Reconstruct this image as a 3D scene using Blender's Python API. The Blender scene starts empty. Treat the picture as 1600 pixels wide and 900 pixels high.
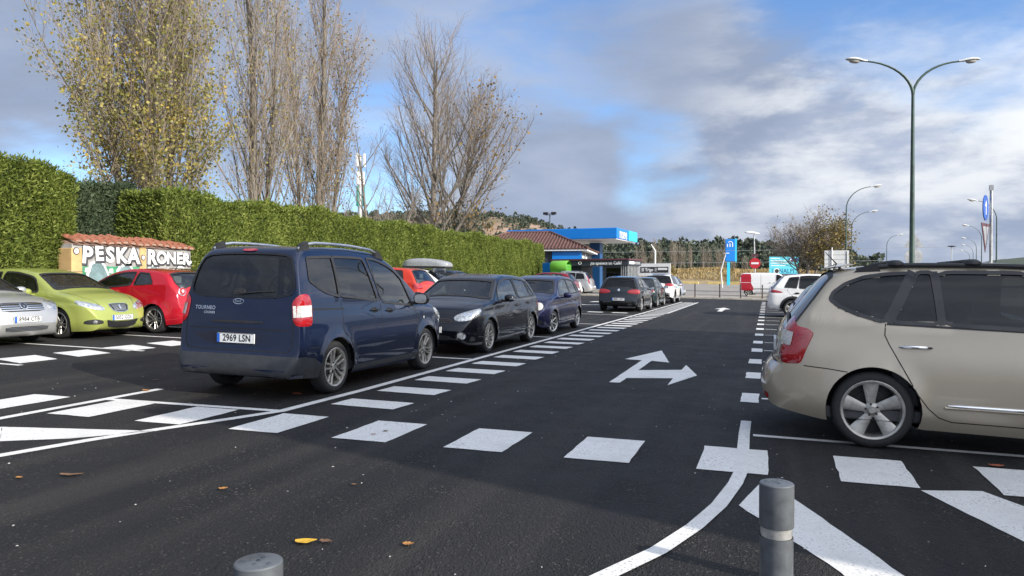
import bpy, bmesh, math, random
import numpy as np
from mathutils import Vector, Matrix
from mathutils.bvhtree import BVHTree
from mathutils.geometry import delaunay_2d_cdt

SC = bpy.context.scene
COL = SC.collection
R = math.radians

# ------------------------------------------------------------------ camera
CAM_H = 1.48
cam_d = bpy.data.cameras.new('camera')
cam_d.sensor_width = 36.0
cam_d.lens = 36.0 * 1150.0 / 1600.0
cam_d.clip_start = 0.05
cam_d.clip_end = 6000.0
cam = bpy.data.objects.new('camera', cam_d)
COL.objects.link(cam)
cam.location = (0, 0, CAM_H)
cam.rotation_euler = (R(90 - 0.747), 0, R(19.13))
SC.camera = cam

# ------------------------------------------------------------------ view
SC.view_settings.view_transform = 'Standard'
SC.view_settings.look = 'None'
SC.view_settings.gamma = 1.0
SC.view_settings.exposure = 1.0
SC.view_settings.use_curve_mapping = False

# ------------------------------------------------------------------ sun + sky
SUN_TO = Vector((0.96, -0.28, 0)).normalized()      # horizontal direction towards the sun
SUN_EL = R(24.5)
sun_d = bpy.data.lights.new('sun', 'SUN')
sun_d.energy = 2.9
sun_d.angle = R(0.53)
sun_d.color = (1.0, 0.93, 0.82)
sun = bpy.data.objects.new('sun', sun_d)
COL.objects.link(sun)
sdir = Vector((SUN_TO.x * math.cos(SUN_EL), SUN_TO.y * math.cos(SUN_EL), math.sin(SUN_EL)))
sun.rotation_euler = sdir.to_track_quat('Z', 'Y').to_euler()
sun.location = (30, -30, 40)

world = bpy.data.worlds.new('World')
SC.world = world
world.use_nodes = True
def build_world():
    nt = world.node_tree
    N, L = nt.nodes, nt.links
    N.clear()
    def nd(t, **k):
        n = N.new(t)
        for a, b in k.items():
            setattr(n, a, b)
        return n
    def math_(op, a, b=None, c=None, clamp=False):
        n = nd('ShaderNodeMath', operation=op)
        n.use_clamp = clamp
        for i, v in enumerate((a, b, c)):
            if v is None: continue
            if isinstance(v, (int, float)): n.inputs[i].default_value = v
            else: L.new(v, n.inputs[i])
        return n.outputs[0]
    def ramp(v, a, b):
        n = nd('ShaderNodeMapRange'); n.interpolation_type = 'SMOOTHSTEP'
        L.new(v, n.inputs[0]); n.inputs[1].default_value = a; n.inputs[2].default_value = b
        return n.outputs[0]
    def mix(f, a, b):
        n = nd('ShaderNodeMix', data_type='RGBA')
        if isinstance(f, float): n.inputs[0].default_value = f
        else: L.new(f, n.inputs[0])
        for i, v in ((6, a), (7, b)):
            if isinstance(v, tuple): n.inputs[i].default_value = v + (1,)
            else: L.new(v, n.inputs[i])
        return n.outputs[2]
    out = nd('ShaderNodeOutputWorld')
    bg = nd('ShaderNodeBackground')
    sky = nd('ShaderNodeTexSky', sky_type='NISHITA')
    sky.sun_disc = False
    sky.sun_elevation = SUN_EL
    sky.sun_rotation = math.atan2(SUN_TO.x, SUN_TO.y)
    sky.altitude = 900; sky.air_density = 1.0; sky.dust_density = 0.6; sky.ozone_density = 1.6
    tc = nd('ShaderNodeTexCoord')
    sep = nd('ShaderNodeSeparateXYZ'); L.new(tc.outputs['Generated'], sep.inputs[0])
    # flat cloud layer: project the view direction on a plane high above (clouds foreshorten to the horizon)
    zc = math_('ADD', math_('MAXIMUM', sep.outputs[2], 0.0), 0.55)
    px = math_('DIVIDE', sep.outputs[0], zc); py = math_('DIVIDE', sep.outputs[1], zc)
    cb = nd('ShaderNodeCombineXYZ'); L.new(px, cb.inputs[0]); L.new(py, cb.inputs[1])
    L.new(math_('MULTIPLY', sep.outputs[2], 3.0), cb.inputs[2])
    def noise(vec, scale, detail, rough, dist=0.0, off=(0, 0, 0)):
        m = nd('ShaderNodeMapping'); L.new(vec, m.inputs[0]); m.inputs['Location'].default_value = off
        n = nd('ShaderNodeTexNoise'); L.new(m.outputs[0], n.inputs[0])
        n.inputs['Scale'].default_value = scale; n.inputs['Detail'].default_value = detail
        n.inputs['Roughness'].default_value = rough; n.inputs['Distortion'].default_value = dist
        return n.outputs[0]
    big = noise(cb.outputs[0], CLOUD['s1'], 5, 0.5, 0.25, CLOUD['o1'])
    fine = noise(cb.outputs[0], 3.4, 8, 0.58, 0.15, (4.2, 1.1, 0))
    shade = noise(cb.outputs[0], 2.3, 7, 0.55, 0.2, CLOUD['o2'])
    # gaps in the cloud deck: (direction, angular size, strength)
    dens = math_('ADD', math_('MULTIPLY', big, 0.75), math_('MULTIPLY', fine, 0.55))
    nrm = nd('ShaderNodeVectorMath', operation='NORMALIZE'); L.new(tc.outputs['Generated'], nrm.inputs[0])
    def blob(vec, r0, r1):
        d = nd('ShaderNodeVectorMath', operation='DOT_PRODUCT'); L.new(nrm.outputs[0], d.inputs[0])
        d.inputs[1].default_value = Vector(vec).normalized()
        return ramp(d.outputs['Value'], math.cos(R(r0)), math.cos(R(r1)))
    for vec, r0, r1, s in CLOUD['gaps']:
        dens = math_('SUBTRACT', dens, math_('MULTIPLY', blob(vec, r0, r1), s))
    cover = ramp(dens, CLOUD['c0'], CLOUD['c1'])
    lum = ramp(shade, 0.36, 0.70)
    # heaped clouds catch more light than the flat deck
    heap = None
    for vec, r0, r1, k in CLOUD['heaps']:
        b = math_('MULTIPLY', blob(vec, r0, r1), k)
        heap = b if heap is None else math_('MAXIMUM', heap, b)
    puff = noise(cb.outputs[0], 4.4, 9, 0.58, 0.1, (7.7, 2.9, 0))
    bright = math_('MULTIPLY', ramp(puff, 0.38, 0.64), heap)
    grey = mix(lum, CLOUD['dark'], CLOUD['mid'])
    cl = mix(bright, grey, CLOUD['white'])
    # cloud brightened and warmed toward the sun, out of view, for more fill light
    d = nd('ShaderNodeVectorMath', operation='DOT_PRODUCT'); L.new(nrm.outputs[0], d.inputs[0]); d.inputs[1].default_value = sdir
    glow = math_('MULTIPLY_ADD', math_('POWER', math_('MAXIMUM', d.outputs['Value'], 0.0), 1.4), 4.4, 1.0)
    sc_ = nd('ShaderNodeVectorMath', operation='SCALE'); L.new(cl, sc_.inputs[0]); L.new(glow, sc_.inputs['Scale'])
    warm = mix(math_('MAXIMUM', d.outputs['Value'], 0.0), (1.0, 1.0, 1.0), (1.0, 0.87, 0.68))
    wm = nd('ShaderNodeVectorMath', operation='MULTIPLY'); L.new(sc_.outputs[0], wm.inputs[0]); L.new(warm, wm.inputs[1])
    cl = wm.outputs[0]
    lowhaze = ramp(sep.outputs[2], 0.13, 0.0)
    skyc = nd('ShaderNodeMix', data_type='RGBA'); skyc.blend_type = 'MULTIPLY'; skyc.inputs[0].default_value = 1.0
    L.new(sky.outputs[0], skyc.inputs[6]); skyc.inputs[7].default_value = CLOUD['tint'] + (1,)
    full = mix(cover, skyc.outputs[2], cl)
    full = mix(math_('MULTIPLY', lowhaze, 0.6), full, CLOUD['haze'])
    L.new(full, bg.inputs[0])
    bg.inputs[1].default_value = 0.12
    L.new(bg.outputs[0], out.inputs[0])
# colours are radiances before the 0.12 strength
CLOUD = dict(s1=1.3, o1=(1.3, 0.4, 0), o2=(0.3, 2.2, 0), c0=0.36, c1=0.66,
             dark=(1.38, 1.66, 2.28), mid=(2.0, 2.32, 3.0), white=(3.7, 3.85, 4.05), haze=(1.55, 1.85, 2.5), tint=(0.60, 0.74, 0.92),
             gaps=[((-0.847, 0.73, 0.235), 20, 0, 0.13), ((-0.131, 1.013, 0.145), 5.5, 0, 0.19), ((0.24, 1.1, 0.47), 17, 0, 0.50), ((-0.50, 0.87, 0.14), 8, 0, 0.24), ((0.02, 1.08, 0.17), 12, 0, -0.12), ((0.26, 1.1, 0.2), 16, 0, -0.2)],
             heaps=[((0.26, 1.1, 0.2), 22, 5, 1.0), ((0.10, 1.08, 0.14), 12, 3, 0.8), ((0.05, 1.05, 0.09), 14, 4, 0.75), ((0.12, 1.08, 0.30), 12, 4, 0.7), ((-0.5, 0.87, 0.11), 9, 3, 0.6)])

# ------------------------------------------------------------------ helpers
SLOPE = -0.0175
def gz(x):
    """height of the paved ground: a gentle cross fall to the right"""
    return SLOPE * max(-26.0, min(24.0, x))

def mesh_from(name, verts, faces):
    me = bpy.data.meshes.new(name)
    me.from_pydata([tuple(v) for v in verts], [], [tuple(int(i) for i in f) for f in faces])
    me.update()
    return me

def link(name, me, mat=None, parent=None, loc=None, rot=None, smooth=False, angle=None):
    o = bpy.data.objects.new(name, me)
    COL.objects.link(o)
    if mat is not None and me is not None and len(me.materials) == 0:
        me.materials.append(mat)
    if parent is not None: o.parent = parent
    if loc is not None: o.location = loc
    if rot is not None: o.rotation_euler = rot
    if smooth:
        me.polygons.foreach_set('use_smooth', [True] * len(me.polygons))
        if angle: me.set_sharp_from_angle(angle=R(angle))
    return o

def tag(o, label=None, cat=None, group=None, kind=None):
    if label: o['label'] = label
    if cat: o['category'] = cat
    if group: o['group'] = group
    if kind: o['kind'] = kind
    return o

def empty(name, loc, rz=0.0, label=None, cat=None, group=None):
    o = bpy.data.objects.new(name, None)
    o.empty_display_size = 0.2
    COL.objects.link(o)
    o.location = loc; o.rotation_euler = (0, 0, rz)
    return tag(o, label, cat, group)

class MB:
    """collects shapes into one mesh"""
    def __init__(s): s.v = []; s.f = []
    def add(s, v, f):
        b = len(s.v); s.v += [tuple(p) for p in v]; s.f += [tuple(i + b for i in q) for q in f]
        return s
    def box(s, x0, x1, y0, y1, z0, z1, bev=0.0):
        if bev <= 0:
            v = [(x, y, z) for z in (z0, z1) for y in (y0, y1) for x in (x0, x1)]
            f = [(0, 2, 3, 1), (4, 5, 7, 6), (0, 1, 5, 4), (2, 6, 7, 3), (0, 4, 6, 2), (1, 3, 7, 5)]
            return s.add(v, f)
        bm = bmesh.new()
        bmesh.ops.create_cube(bm, size=1)
        for q in bm.verts:
            q.co = Vector(((x0 + x1) / 2 + q.co.x * (x1 - x0), (y0 + y1) / 2 + q.co.y * (y1 - y0), (z0 + z1) / 2 + q.co.z * (z1 - z0)))
        bmesh.ops.bevel(bm, geom=bm.edges[:], offset=bev, segments=2, profile=0.5, affect='EDGES')
        s.bm(bm); bm.free()
        return s
    def bm(s, bm):
        bm.verts.index_update()
        return s.add([v.co for v in bm.verts], [[v.index for v in f.verts] for f in bm.faces])
    def tube(s, pts, rad, n=8, cap=True):
        """swept tube along pts, rad scalar or list"""
        pts = [Vector(p) for p in pts]
        if not hasattr(rad, '__len__'): rad = [rad] * len(pts)
        V = []; F = []
        ref = Vector((0, 0, 1))
        prev = None
        for i, p in enumerate(pts):
            t = (pts[min(i + 1, len(pts) - 1)] - pts[max(i - 1, 0)]).normalized()
            if prev is None:
                a = t.cross(ref)
                if a.length < 0.05: a = t.cross(Vector((1, 0, 0)))
            else:
                a = prev - t * prev.dot(t)
            a.normalize(); prev = a
            b = t.cross(a)
            for k in range(n):
                q = 2 * math.pi * k / n
                V.append(p + (a * math.cos(q) + b * math.sin(q)) * rad[i])
        for i in range(len(pts) - 1):
            for k in range(n):
                F.append((i * n + k, i * n + (k + 1) % n, (i + 1) * n + (k + 1) % n, (i + 1) * n + k))
        if cap:
            F.append(tuple(range(n - 1, -1, -1))); F.append(tuple((len(pts) - 1) * n + k for k in range(n)))
        return s.add(V, F)
    def lathe(s, prof, n=32, axis='z', c=(0, 0, 0), close=False):
        V = []; F = []
        for r, h in prof:
            for k in range(n):
                q = 2 * math.pi * k / n
                a, b = r * math.cos(q), r * math.sin(q)
                if axis == 'z': V.append((c[0] + a, c[1] + b, c[2] + h))
                elif axis == 'y': V.append((c[0] + a, c[1] + h, c[2] + b))
                else: V.append((c[0] + h, c[1] + a, c[2] + b))
        m = len(prof)
        for i in range(m if close else m - 1):
            j = (i + 1) % m
            for k in range(n):
                q = (i * n + k, i * n + (k + 1) % n, j * n + (k + 1) % n, j * n + k)
                F.append(q if axis != 'y' else q[::-1])
        return s.add(V, F)
    def prism(s, poly, a0, a1, plane='xz'):
        """extrude a 2D polygon"""
        n = len(poly)
        def P(u, w, a):
            return {'xz': (u, a, w), 'yz': (a, u, w), 'xy': (u, w, a)}[plane]
        V = [P(u, w, a0) for u, w in poly] + [P(u, w, a1) for u, w in poly]
        F = [tuple(range(n)), tuple(range(2 * n - 1, n - 1, -1))] + [(i, i + n, (i + 1) % n + n, (i + 1) % n) for i in range(n)]
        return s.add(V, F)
    def mesh(s, name): 
        me = mesh_from(name, s.v, s.f)
        bm = bmesh.new(); bm.from_mesh(me)
        bmesh.ops.recalc_face_normals(bm, faces=bm.faces[:])
        bm.to_mesh(me); bm.free()
        return me
    def build(s, name, mat, parent=None, loc=None, rot=None, smooth=False, angle=40):
        return link(name, s.mesh(name), mat, parent, loc, rot, smooth, angle)

def text_mesh(txt, size, offset=0.0, align='CENTER', extrude=0.0, res=3, space=1.0, shear=0.0):
    cu = bpy.data.curves.new('lettering', 'FONT')
    cu.body = txt; cu.size = size; cu.align_x = align; cu.align_y = 'CENTER'
    cu.offset = offset; cu.extrude = extrude; cu.resolution_u = res; cu.space_character = space; cu.shear = shear
    o = bpy.data.objects.new('lettering', cu)
    me = bpy.data.meshes.new_from_object(o)
    bpy.data.objects.remove(o); bpy.data.curves.remove(cu)
    me.materials.clear()
    return me

# ------------------------------------------------------------------ materials
def new_mat(name):
    m = bpy.data.materials.new(name); m.use_nodes = True
    nt = m.node_tree
    return m, nt, nt.nodes['Principled BSDF']
def setp(b, **k):
    for a, v in k.items():
        a = a.replace('_', ' ')
        if isinstance(v, tuple) and len(v) == 3: v = v + (1,)
        b.inputs[a].default_value = v
def tex(nt, kind, scale, coord='Object', **k):
    tc = nt.nodes.new('ShaderNodeTexCoord')
    n = nt.nodes.new(kind)
    nt.links.new(tc.outputs[coord], n.inputs['Vector'])
    n.inputs['Scale'].default_value = scale
    for a, v in k.items(): n.inputs[a.replace('_', ' ')].default_value = v
    return n
def rampn(nt, src, stops):
    r = nt.nodes.new('ShaderNodeValToRGB')
    nt.links.new(src, r.inputs[0])
    e = r.color_ramp.elements
    while len(e) < len(stops): e.new(0.5)
    for q, (p, c) in zip(e, stops):
        q.position = p
        q.color = (c, c, c, 1) if isinstance(c, (int, float)) else tuple(c) + (1,)
    return r.outputs[0]
def mixn(nt, f, a, b, blend='MIX'):
    n = nt.nodes.new('ShaderNodeMix'); n.data_type = 'RGBA'; n.blend_type = blend
    for i, v in ((0, f), (6, a), (7, b)):
        if isinstance(v, (int, float)): n.inputs[i].default_value = v
        elif isinstance(v, tuple): n.inputs[i].default_value = v + (1,) if len(v) == 3 else v
        else: nt.links.new(v, n.inputs[i])
    return n.outputs[2]
def bump(nt, b, src, strength, dist):
    n = nt.nodes.new('ShaderNodeBump'); n.inputs['Strength'].default_value = strength; n.inputs['Distance'].default_value = dist
    nt.links.new(src, n.inputs['Height']); nt.links.new(n.outputs[0], b.inputs['Normal'])
    return n
def simple(name, col, rough=0.5, metal=0.0, vary=0.12, scale=6.0, coord='Object', **k):
    """plain surface with a little uneven tone"""
    m, nt, b = new_mat(name)
    setp(b, Base_Color=col, Roughness=rough, Metallic=metal, **k)
    if vary:
        n = tex(nt, 'ShaderNodeTexNoise', scale, coord, Detail=6.0, Roughness=0.65)
        lo = tuple(c * (1 - vary) for c in col); hi = tuple(min(1, c * (1 + vary)) for c in col)
        nt.links.new(rampn(nt, n.outputs[0], [(0.3, lo), (0.7, hi)]), b.inputs['Base Color'])
        nt.links.new(rampn(nt, n.outputs[0], [(0.3, max(0, rough - 0.08)), (0.7, min(1, rough + 0.1))]), b.inputs['Roughness'])
    return m
M = {}
def paint(name, col, metal=0.35, rough=0.32, dirt=0.25, dirtcol=(0.16, 0.15, 0.135)):
    m, nt, b = new_mat(name)
    setp(b, Base_Color=col, Metallic=metal, Roughness=rough, Coat_Weight=0.9, Coat_Roughness=0.03, Specular_IOR_Level=0.12)
    n = tex(nt, 'ShaderNodeTexNoise', 3.2, Detail=9.0, Roughness=0.68)
    n2 = tex(nt, 'ShaderNodeTexNoise', 38.0, Detail=4.0, Roughness=0.6)
    tc = nt.nodes.new('ShaderNodeTexCoord'); sp = nt.nodes.new('ShaderNodeSeparateXYZ')
    nt.links.new(tc.outputs['Object'], sp.inputs[0])
    # road film: mud thrown up from the wheels sits on the lower panels
    low = rampn(nt, sp.outputs[2], [(0.15, 1.0), (0.85, 0.22)])
    mu = nt.nodes.new('ShaderNodeMath'); mu.operation = 'MULTIPLY'
    nt.links.new(rampn(nt, n.outputs[0], [(0.35, 0.15), (0.75, 1.0)]), mu.inputs[0]); nt.links.new(low, mu.inputs[1])
    mu2 = nt.nodes.new('ShaderNodeMath'); mu2.operation = 'MULTIPLY'; nt.links.new(mu.outputs[0], mu2.inputs[0]); mu2.inputs[1].default_value = dirt
    mu3 = nt.nodes.new('ShaderNodeMath'); mu3.operation = 'MULTIPLY'; nt.links.new(mu2.outputs[0], mu3.inputs[0])
    nt.links.new(rampn(nt, n2.outputs[0], [(0.3, 0.6), (0.7, 1.2)]), mu3.inputs[1])
    nt.links.new(mixn(nt, mu3.outputs[0], col, dirtcol), b.inputs['Base Color'])
    nt.links.new(rampn(nt, mu3.outputs[0], [(0.0, rough), (0.5, 0.7)]), b.inputs['Roughness'])
    nt.links.new(rampn(nt, mu3.outputs[0], [(0.0, 0.95), (0.35, 0.25)]), b.inputs['Coat Weight'])
    return m

def glass(name, tint, refl_ior=1.8, rough=0.01):
    m, nt, b = new_mat(name)
    nt.nodes.remove(b)
    out = nt.nodes['Material Output']
    tr = nt.nodes.new('ShaderNodeBsdfTransparent'); tr.inputs[0].default_value = tint + (1,)
    gl = nt.nodes.new('ShaderNodeBsdfGlossy'); gl.inputs['Roughness'].default_value = rough
    gl.inputs[0].default_value = (0.95, 0.97, 1, 1)
    fr = nt.nodes.new('ShaderNodeFresnel'); fr.inputs[0].default_value = refl_ior
    n = tex(nt, 'ShaderNodeTexNoise', 7.0, Detail=6.0, Roughness=0.7)
    df = nt.nodes.new('ShaderNodeBsdfDiffuse'); df.inputs[0].default_value = (0.3, 0.29, 0.27, 1)
    mx = nt.nodes.new('ShaderNodeMixShader'); nt.links.new(fr.outputs[0], mx.inputs[0])
    nt.links.new(tr.outputs[0], mx.inputs[1]); nt.links.new(gl.outputs[0], mx.inputs[2])
    m2 = nt.nodes.new('ShaderNodeMixShader')
    nt.links.new(rampn(nt, n.outputs[0], [(0.35, 0.006), (0.8, 0.03)]), m2.inputs[0])   # dust film
    nt.links.new(mx.outputs[0], m2.inputs[1]); nt.links.new(df.outputs[0], m2.inputs[2])
    nt.links.new(m2.outputs[0], out.inputs[0])
    return m

def lens(name, col, rough=0.08):
    """ribbed light lens"""
    m, nt, b = new_mat(name)
    setp(b, Base_Color=col, Roughness=rough, Coat_Weight=1.0, Coat_Roughness=0.02)
    v = tex(nt, 'ShaderNodeTexVoronoi', 75.0)
    hi = tuple(min(1, c * 1.2 + 0.005) for c in col)
    nt.links.new(mixn(nt, rampn(nt, v.outputs[0], [(0.1, 0.0), (0.6, 1.0)]), hi, tuple(c * 0.7 for c in col)), b.inputs['Base Color'])
    return m

def mats():
    M['black_plastic'] = simple('black_plastic', (0.018, 0.018, 0.019), 0.55, vary=0.3, scale=20)
    M['grey_plastic'] = simple('grey_plastic', (0.028, 0.03, 0.034), 0.5, vary=0.25, scale=14)
    M['gloss_black'] = simple('gloss_black', (0.01, 0.01, 0.011), 0.12, vary=0)
    M['seam'] = simple('seam', (0.006, 0.006, 0.007), 0.7, vary=0)
    M['rubber'] = simple('rubber', (0.022, 0.022, 0.022), 0.78, vary=0.35, scale=25)
    M['rim'] = simple('rim', (0.52, 0.51, 0.49), 0.32, 0.85, vary=0.22, scale=18)
    M['rim_dull'] = simple('rim_dull', (0.44, 0.42, 0.38), 0.42, 0.8, vary=0.3, scale=16)
    M['dark_metal'] = simple('dark_metal', (0.035, 0.034, 0.033), 0.55, 0.5, vary=0.4, scale=22)
    M['chrome'] = simple('chrome', (0.75, 0.76, 0.77), 0.13, 1.0, vary=0.06)
    M['alu'] = simple('alu', (0.62, 0.63, 0.64), 0.3, 0.9, vary=0.08)
    M['interior'] = simple('interior', (0.06, 0.06, 0.062), 0.8, vary=0.3)
    M['headliner'] = simple('headliner', (0.34, 0.33, 0.31), 0.9, vary=0.1)
    M['seat'] = simple('seat', (0.15, 0.15, 0.155), 0.85, vary=0.3, scale=12)
    M['glass_clear'] = glass('glass_clear', (0.80, 0.88, 0.85))
    M['glass_side'] = glass('glass_side', (0.66, 0.74, 0.72))
    M['glass_dark'] = glass('glass_dark', (0.05, 0.055, 0.06), 1.42)
    M['glass_mid'] = glass('glass_mid', (0.26, 0.27, 0.28), 1.6)
    M['lens_red'] = lens('lens_red', (0.40, 0.010, 0.016))
    M['lens_clear'] = lens('lens_clear', (0.62, 0.6, 0.56))
    M['lens_smoke'] = lens('lens_smoke', (0.20, 0.20, 0.2))
    M['lens_orange'] = lens('lens_orange', (0.6, 0.2, 0.02))
    M['headlamp'] = simple('headlamp', (0.55, 0.56, 0.55), 0.12, 0.75, vary=0.6, scale=28, Coat_Weight=1.0, Coat_Roughness=0.02)
    M['plate'] = simple('plate', (0.72, 0.73, 0.73), 0.4, vary=0.06)
    M['plate_blue'] = simple('plate_blue', (0.02, 0.12, 0.5), 0.4, vary=0.05)
    M['ink'] = simple('ink', (0.015, 0.015, 0.018), 0.5, vary=0)
    M['white_dial'] = simple('white_dial', (0.75, 0.75, 0.74), 0.5, vary=0.05)
    M['mirror'] = simple('mirror', (0.85, 0.87, 0.88), 0.03, 1.0, vary=0)
mats()
# ================================================================== ground and markings
def asphalt_mat():
    m, nt, b = new_mat('asphalt')
    v = tex(nt, 'ShaderNodeTexVoronoi', 95.0)
    v2 = tex(nt, 'ShaderNodeTexVoronoi', 42.0)
    big = tex(nt, 'ShaderNodeTexNoise', 0.35, Detail=8.0, Roughness=0.62)
    mid = tex(nt, 'ShaderNodeTexNoise', 1.6, Detail=9.0, Roughness=0.72)
    fine = tex(nt, 'ShaderNodeTexNoise', 160.0, Detail=3.0, Roughness=0.7)
    base = rampn(nt, big.outputs[0], [(0.3, (0.0095, 0.0097, 0.0105)), (0.7, (0.019, 0.0185, 0.0185))])
    # pale stone faces where the binder has worn off
    stone = rampn(nt, v.outputs['Color'], [(0.80, 0.0), (0.93, 1.0)])
    worn = rampn(nt, mid.outputs[0], [(0.42, 0.08), (0.68, 0.95)])
    mu = nt.nodes.new('ShaderNodeMath'); mu.operation = 'MULTIPLY'
    nt.links.new(stone, mu.inputs[0]); nt.links.new(worn, mu.inputs[1])
    c = mixn(nt, mu.outputs[0], base, (0.16, 0.15, 0.135))
    gr = rampn(nt, fine.outputs[0], [(0.35, 0.6), (0.7, 1.5)])
    c = mixn(nt, 1.0, c, gr, 'MULTIPLY')
    # paving lanes: long streaks along the roller's path
    tc = nt.nodes.new('ShaderNodeTexCoord'); mp = nt.nodes.new('ShaderNodeMapping')
    mp.inputs['Rotation'].default_value = (0, 0, R(-62)); mp.inputs['Scale'].default_value = (2.2, 0.09, 1)
    nt.links.new(tc.outputs['Object'], mp.inputs[0])
    st = nt.nodes.new('ShaderNodeTexNoise'); st.inputs['Scale'].default_value = 1.0; st.inputs['Detail'].default_value = 7.0
    nt.links.new(mp.outputs[0], st.inputs[0])
    c = mixn(nt, rampn(nt, st.outputs[0], [(0.47, 0.0), (0.72, 0.55)]), c, (0.048, 0.044, 0.039))
    nt.links.new(c, b.inputs['Base Color'])
    nt.links.new(rampn(nt, mid.outputs[0], [(0.3, 0.62), (0.7, 0.85)]), b.inputs['Roughness'])
    setp(b, Specular_IOR_Level=0.30)
    ad = nt.nodes.new('ShaderNodeMath'); ad.operation = 'ADD'
    nt.links.new(v.outputs[0], ad.inputs[0]); nt.links.new(v2.outputs[0], ad.inputs[1])
    bump(nt, b, ad.outputs[0], 1.0, 0.008)
    return m
def marking_mat():
    m, nt, b = new_mat('road_paint')
    n = tex(nt, 'ShaderNodeTexNoise', 55.0, Detail=5.0, Roughness=0.75)
    n2 = tex(nt, 'ShaderNodeTexNoise', 2.2, Detail=8.0, Roughness=0.68)
    c = rampn(nt, n2.outputs[0], [(0.28, (0.56, 0.55, 0.52)), (0.5, (0.72, 0.71, 0.68)), (0.75, (0.79, 0.78, 0.75))])
    ad = nt.nodes.new('ShaderNodeMath'); ad.operation = 'MULTIPLY_ADD'
    nt.links.new(n2.outputs[0], ad.inputs[0]); ad.inputs[1].default_value = 0.35; nt.links.new(n.outputs[0], ad.inputs[2])
    pores = rampn(nt, ad.outputs[0], [(0.72, 0.0), (0.88, 0.85)])
    nt.links.new(mixn(nt, pores, c, (0.05, 0.05, 0.05)), b.inputs['Base Color'])
    setp(b, Roughness=0.6)
    bump(nt, b, n.outputs[0], 0.4, 0.004)
    return m
M['asphalt'] = asphalt_mat()
M['road_paint'] = marking_mat()
M['pavement'] = simple('pavement', (0.30, 0.28, 0.25), 0.85, vary=0.25, scale=1.2)
M['kerb'] = simple('kerb', (0.36, 0.33, 0.28), 0.85, vary=0.25, scale=3)
M['old_road'] = simple('old_road', (0.26, 0.235, 0.205), 0.85, vary=0.2, scale=0.6)

def sheet(name, x0, x1, y0, y1, dz, mat, xs=()):
    X = sorted(set([x0, x1] + [x for x in (-26, -20, -12, -5, 0, 5, 12, 24) if x0 < x < x1]))
    V = []; F = []
    for x in X:
        V += [(x, y0, gz(x) + dz), (x, y1, gz(x) + dz)]
    for i in range(len(X) - 1): F.append((2 * i, 2 * i + 2, 2 * i + 3, 2 * i + 1))
    o = link(name, mesh_from(name, V, F), mat)
    return tag(o, kind='structure')

def earth_mat():
    m, nt, b = new_mat('earth')
    n = tex(nt, 'ShaderNodeTexNoise', 0.05, Detail=10.0, Roughness=0.65)
    c = rampn(nt, n.outputs[0], [(0.3, (0.16, 0.13, 0.075)), (0.5, (0.30, 0.23, 0.13)), (0.7, (0.20, 0.18, 0.09))])
    nt.links.new(c, b.inputs['Base Color']); setp(b, Roughness=0.95)
    return m
M['earth'] = earth_mat()
terrain = sheet('ground', -3000, 3000, -200, 4500, -0.06, M['earth'])
asphalt = sheet('asphalt', -19.6, 24, -12, 52.5, 0.0, M['asphalt'])

def mark(name, pts, dz=0.004, jag=0.006):
    """flat painted shape on the asphalt; edges wander by a few mm as screeded paint does"""
    rnd = random.Random(int(abs(pts[0][0] * 971 + pts[0][1] * 37)))
    P = []
    n = len(pts)
    for i in range(n):
        a, b = Vector(pts[i]), Vector(pts[(i + 1) % n])
        k = max(1, min(14, int((b - a).length / 0.12)))
        for j in range(k):
            q = a.lerp(b, j / k)
            P.append((q.x + rnd.uniform(-jag, jag), q.y + rnd.uniform(-jag, jag)))
    me = mesh_from(name, [(x, y, gz(x) + dz) for x, y in P], [tuple(range(len(P)))])
    if me.polygons[0].normal.z < 0:
        me.flip_normals()
    return link(name, me, M['road_paint'], asphalt)
def line(name, pts, w, dz=0.004):
    A = []; B = []
    pts = [Vector(p) for p in pts]
    for i, p in enumerate(pts):
        t = (pts[min(i + 1, len(pts) - 1)] - pts[max(i - 1, 0)]).normalized()
        nrm = Vector((-t.y, t.x)) * w / 2
        A.append(p + nrm); B.append(p - nrm)
    V = [(q.x, q.y, gz(q.x) + dz) for q in A] + [(q.x, q.y, gz(q.x) + dz) for q in B]
    n = len(pts)
    F = [(i, n + i, n + i + 1, i + 1) for i in range(n - 1)]
    return link(name, mesh_from(name, V, F), M['road_paint'], asphalt)

# zebra crossing in front of the camera (runs a little askew)
ZX = [-7.72, -6.57, -5.51, -4.45, -3.38, -2.33, -1.29, -0.25, 0.78, 1.82, 2.86]
for x in ZX:
    y0 = 5.83 + 0.057 * x; y1 = y0 + 0.83
    mark('crossing_stripe', [(x - 0.26, y0 - 0.015), (x + 0.26, y0 + 0.015), (x + 0.26, y1 + 0.015), (x - 0.26, y1 - 0.015)], 0.0055)
# aisle edge line and its hatched margin
line('edge_line', [(-5.75, 3.6), (-5.64, 4.09), (-5.47, 4.75), (-5.28, 5.3), (-5.02, 5.95), (-4.82, 6.5), (-4.77, 8), (-4.74, 20), (-4.72, 30), (-4.75, 44.3)], 0.11)
for i in range(36):
    y = 7.05 + i * 1.03
    if y > 43.6: break
    mark('hatch_stripe', [(-4.58, y), (-3.80, y + 0.0), (-3.77, y + 0.44), (-4.56, y + 0.42)])
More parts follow.
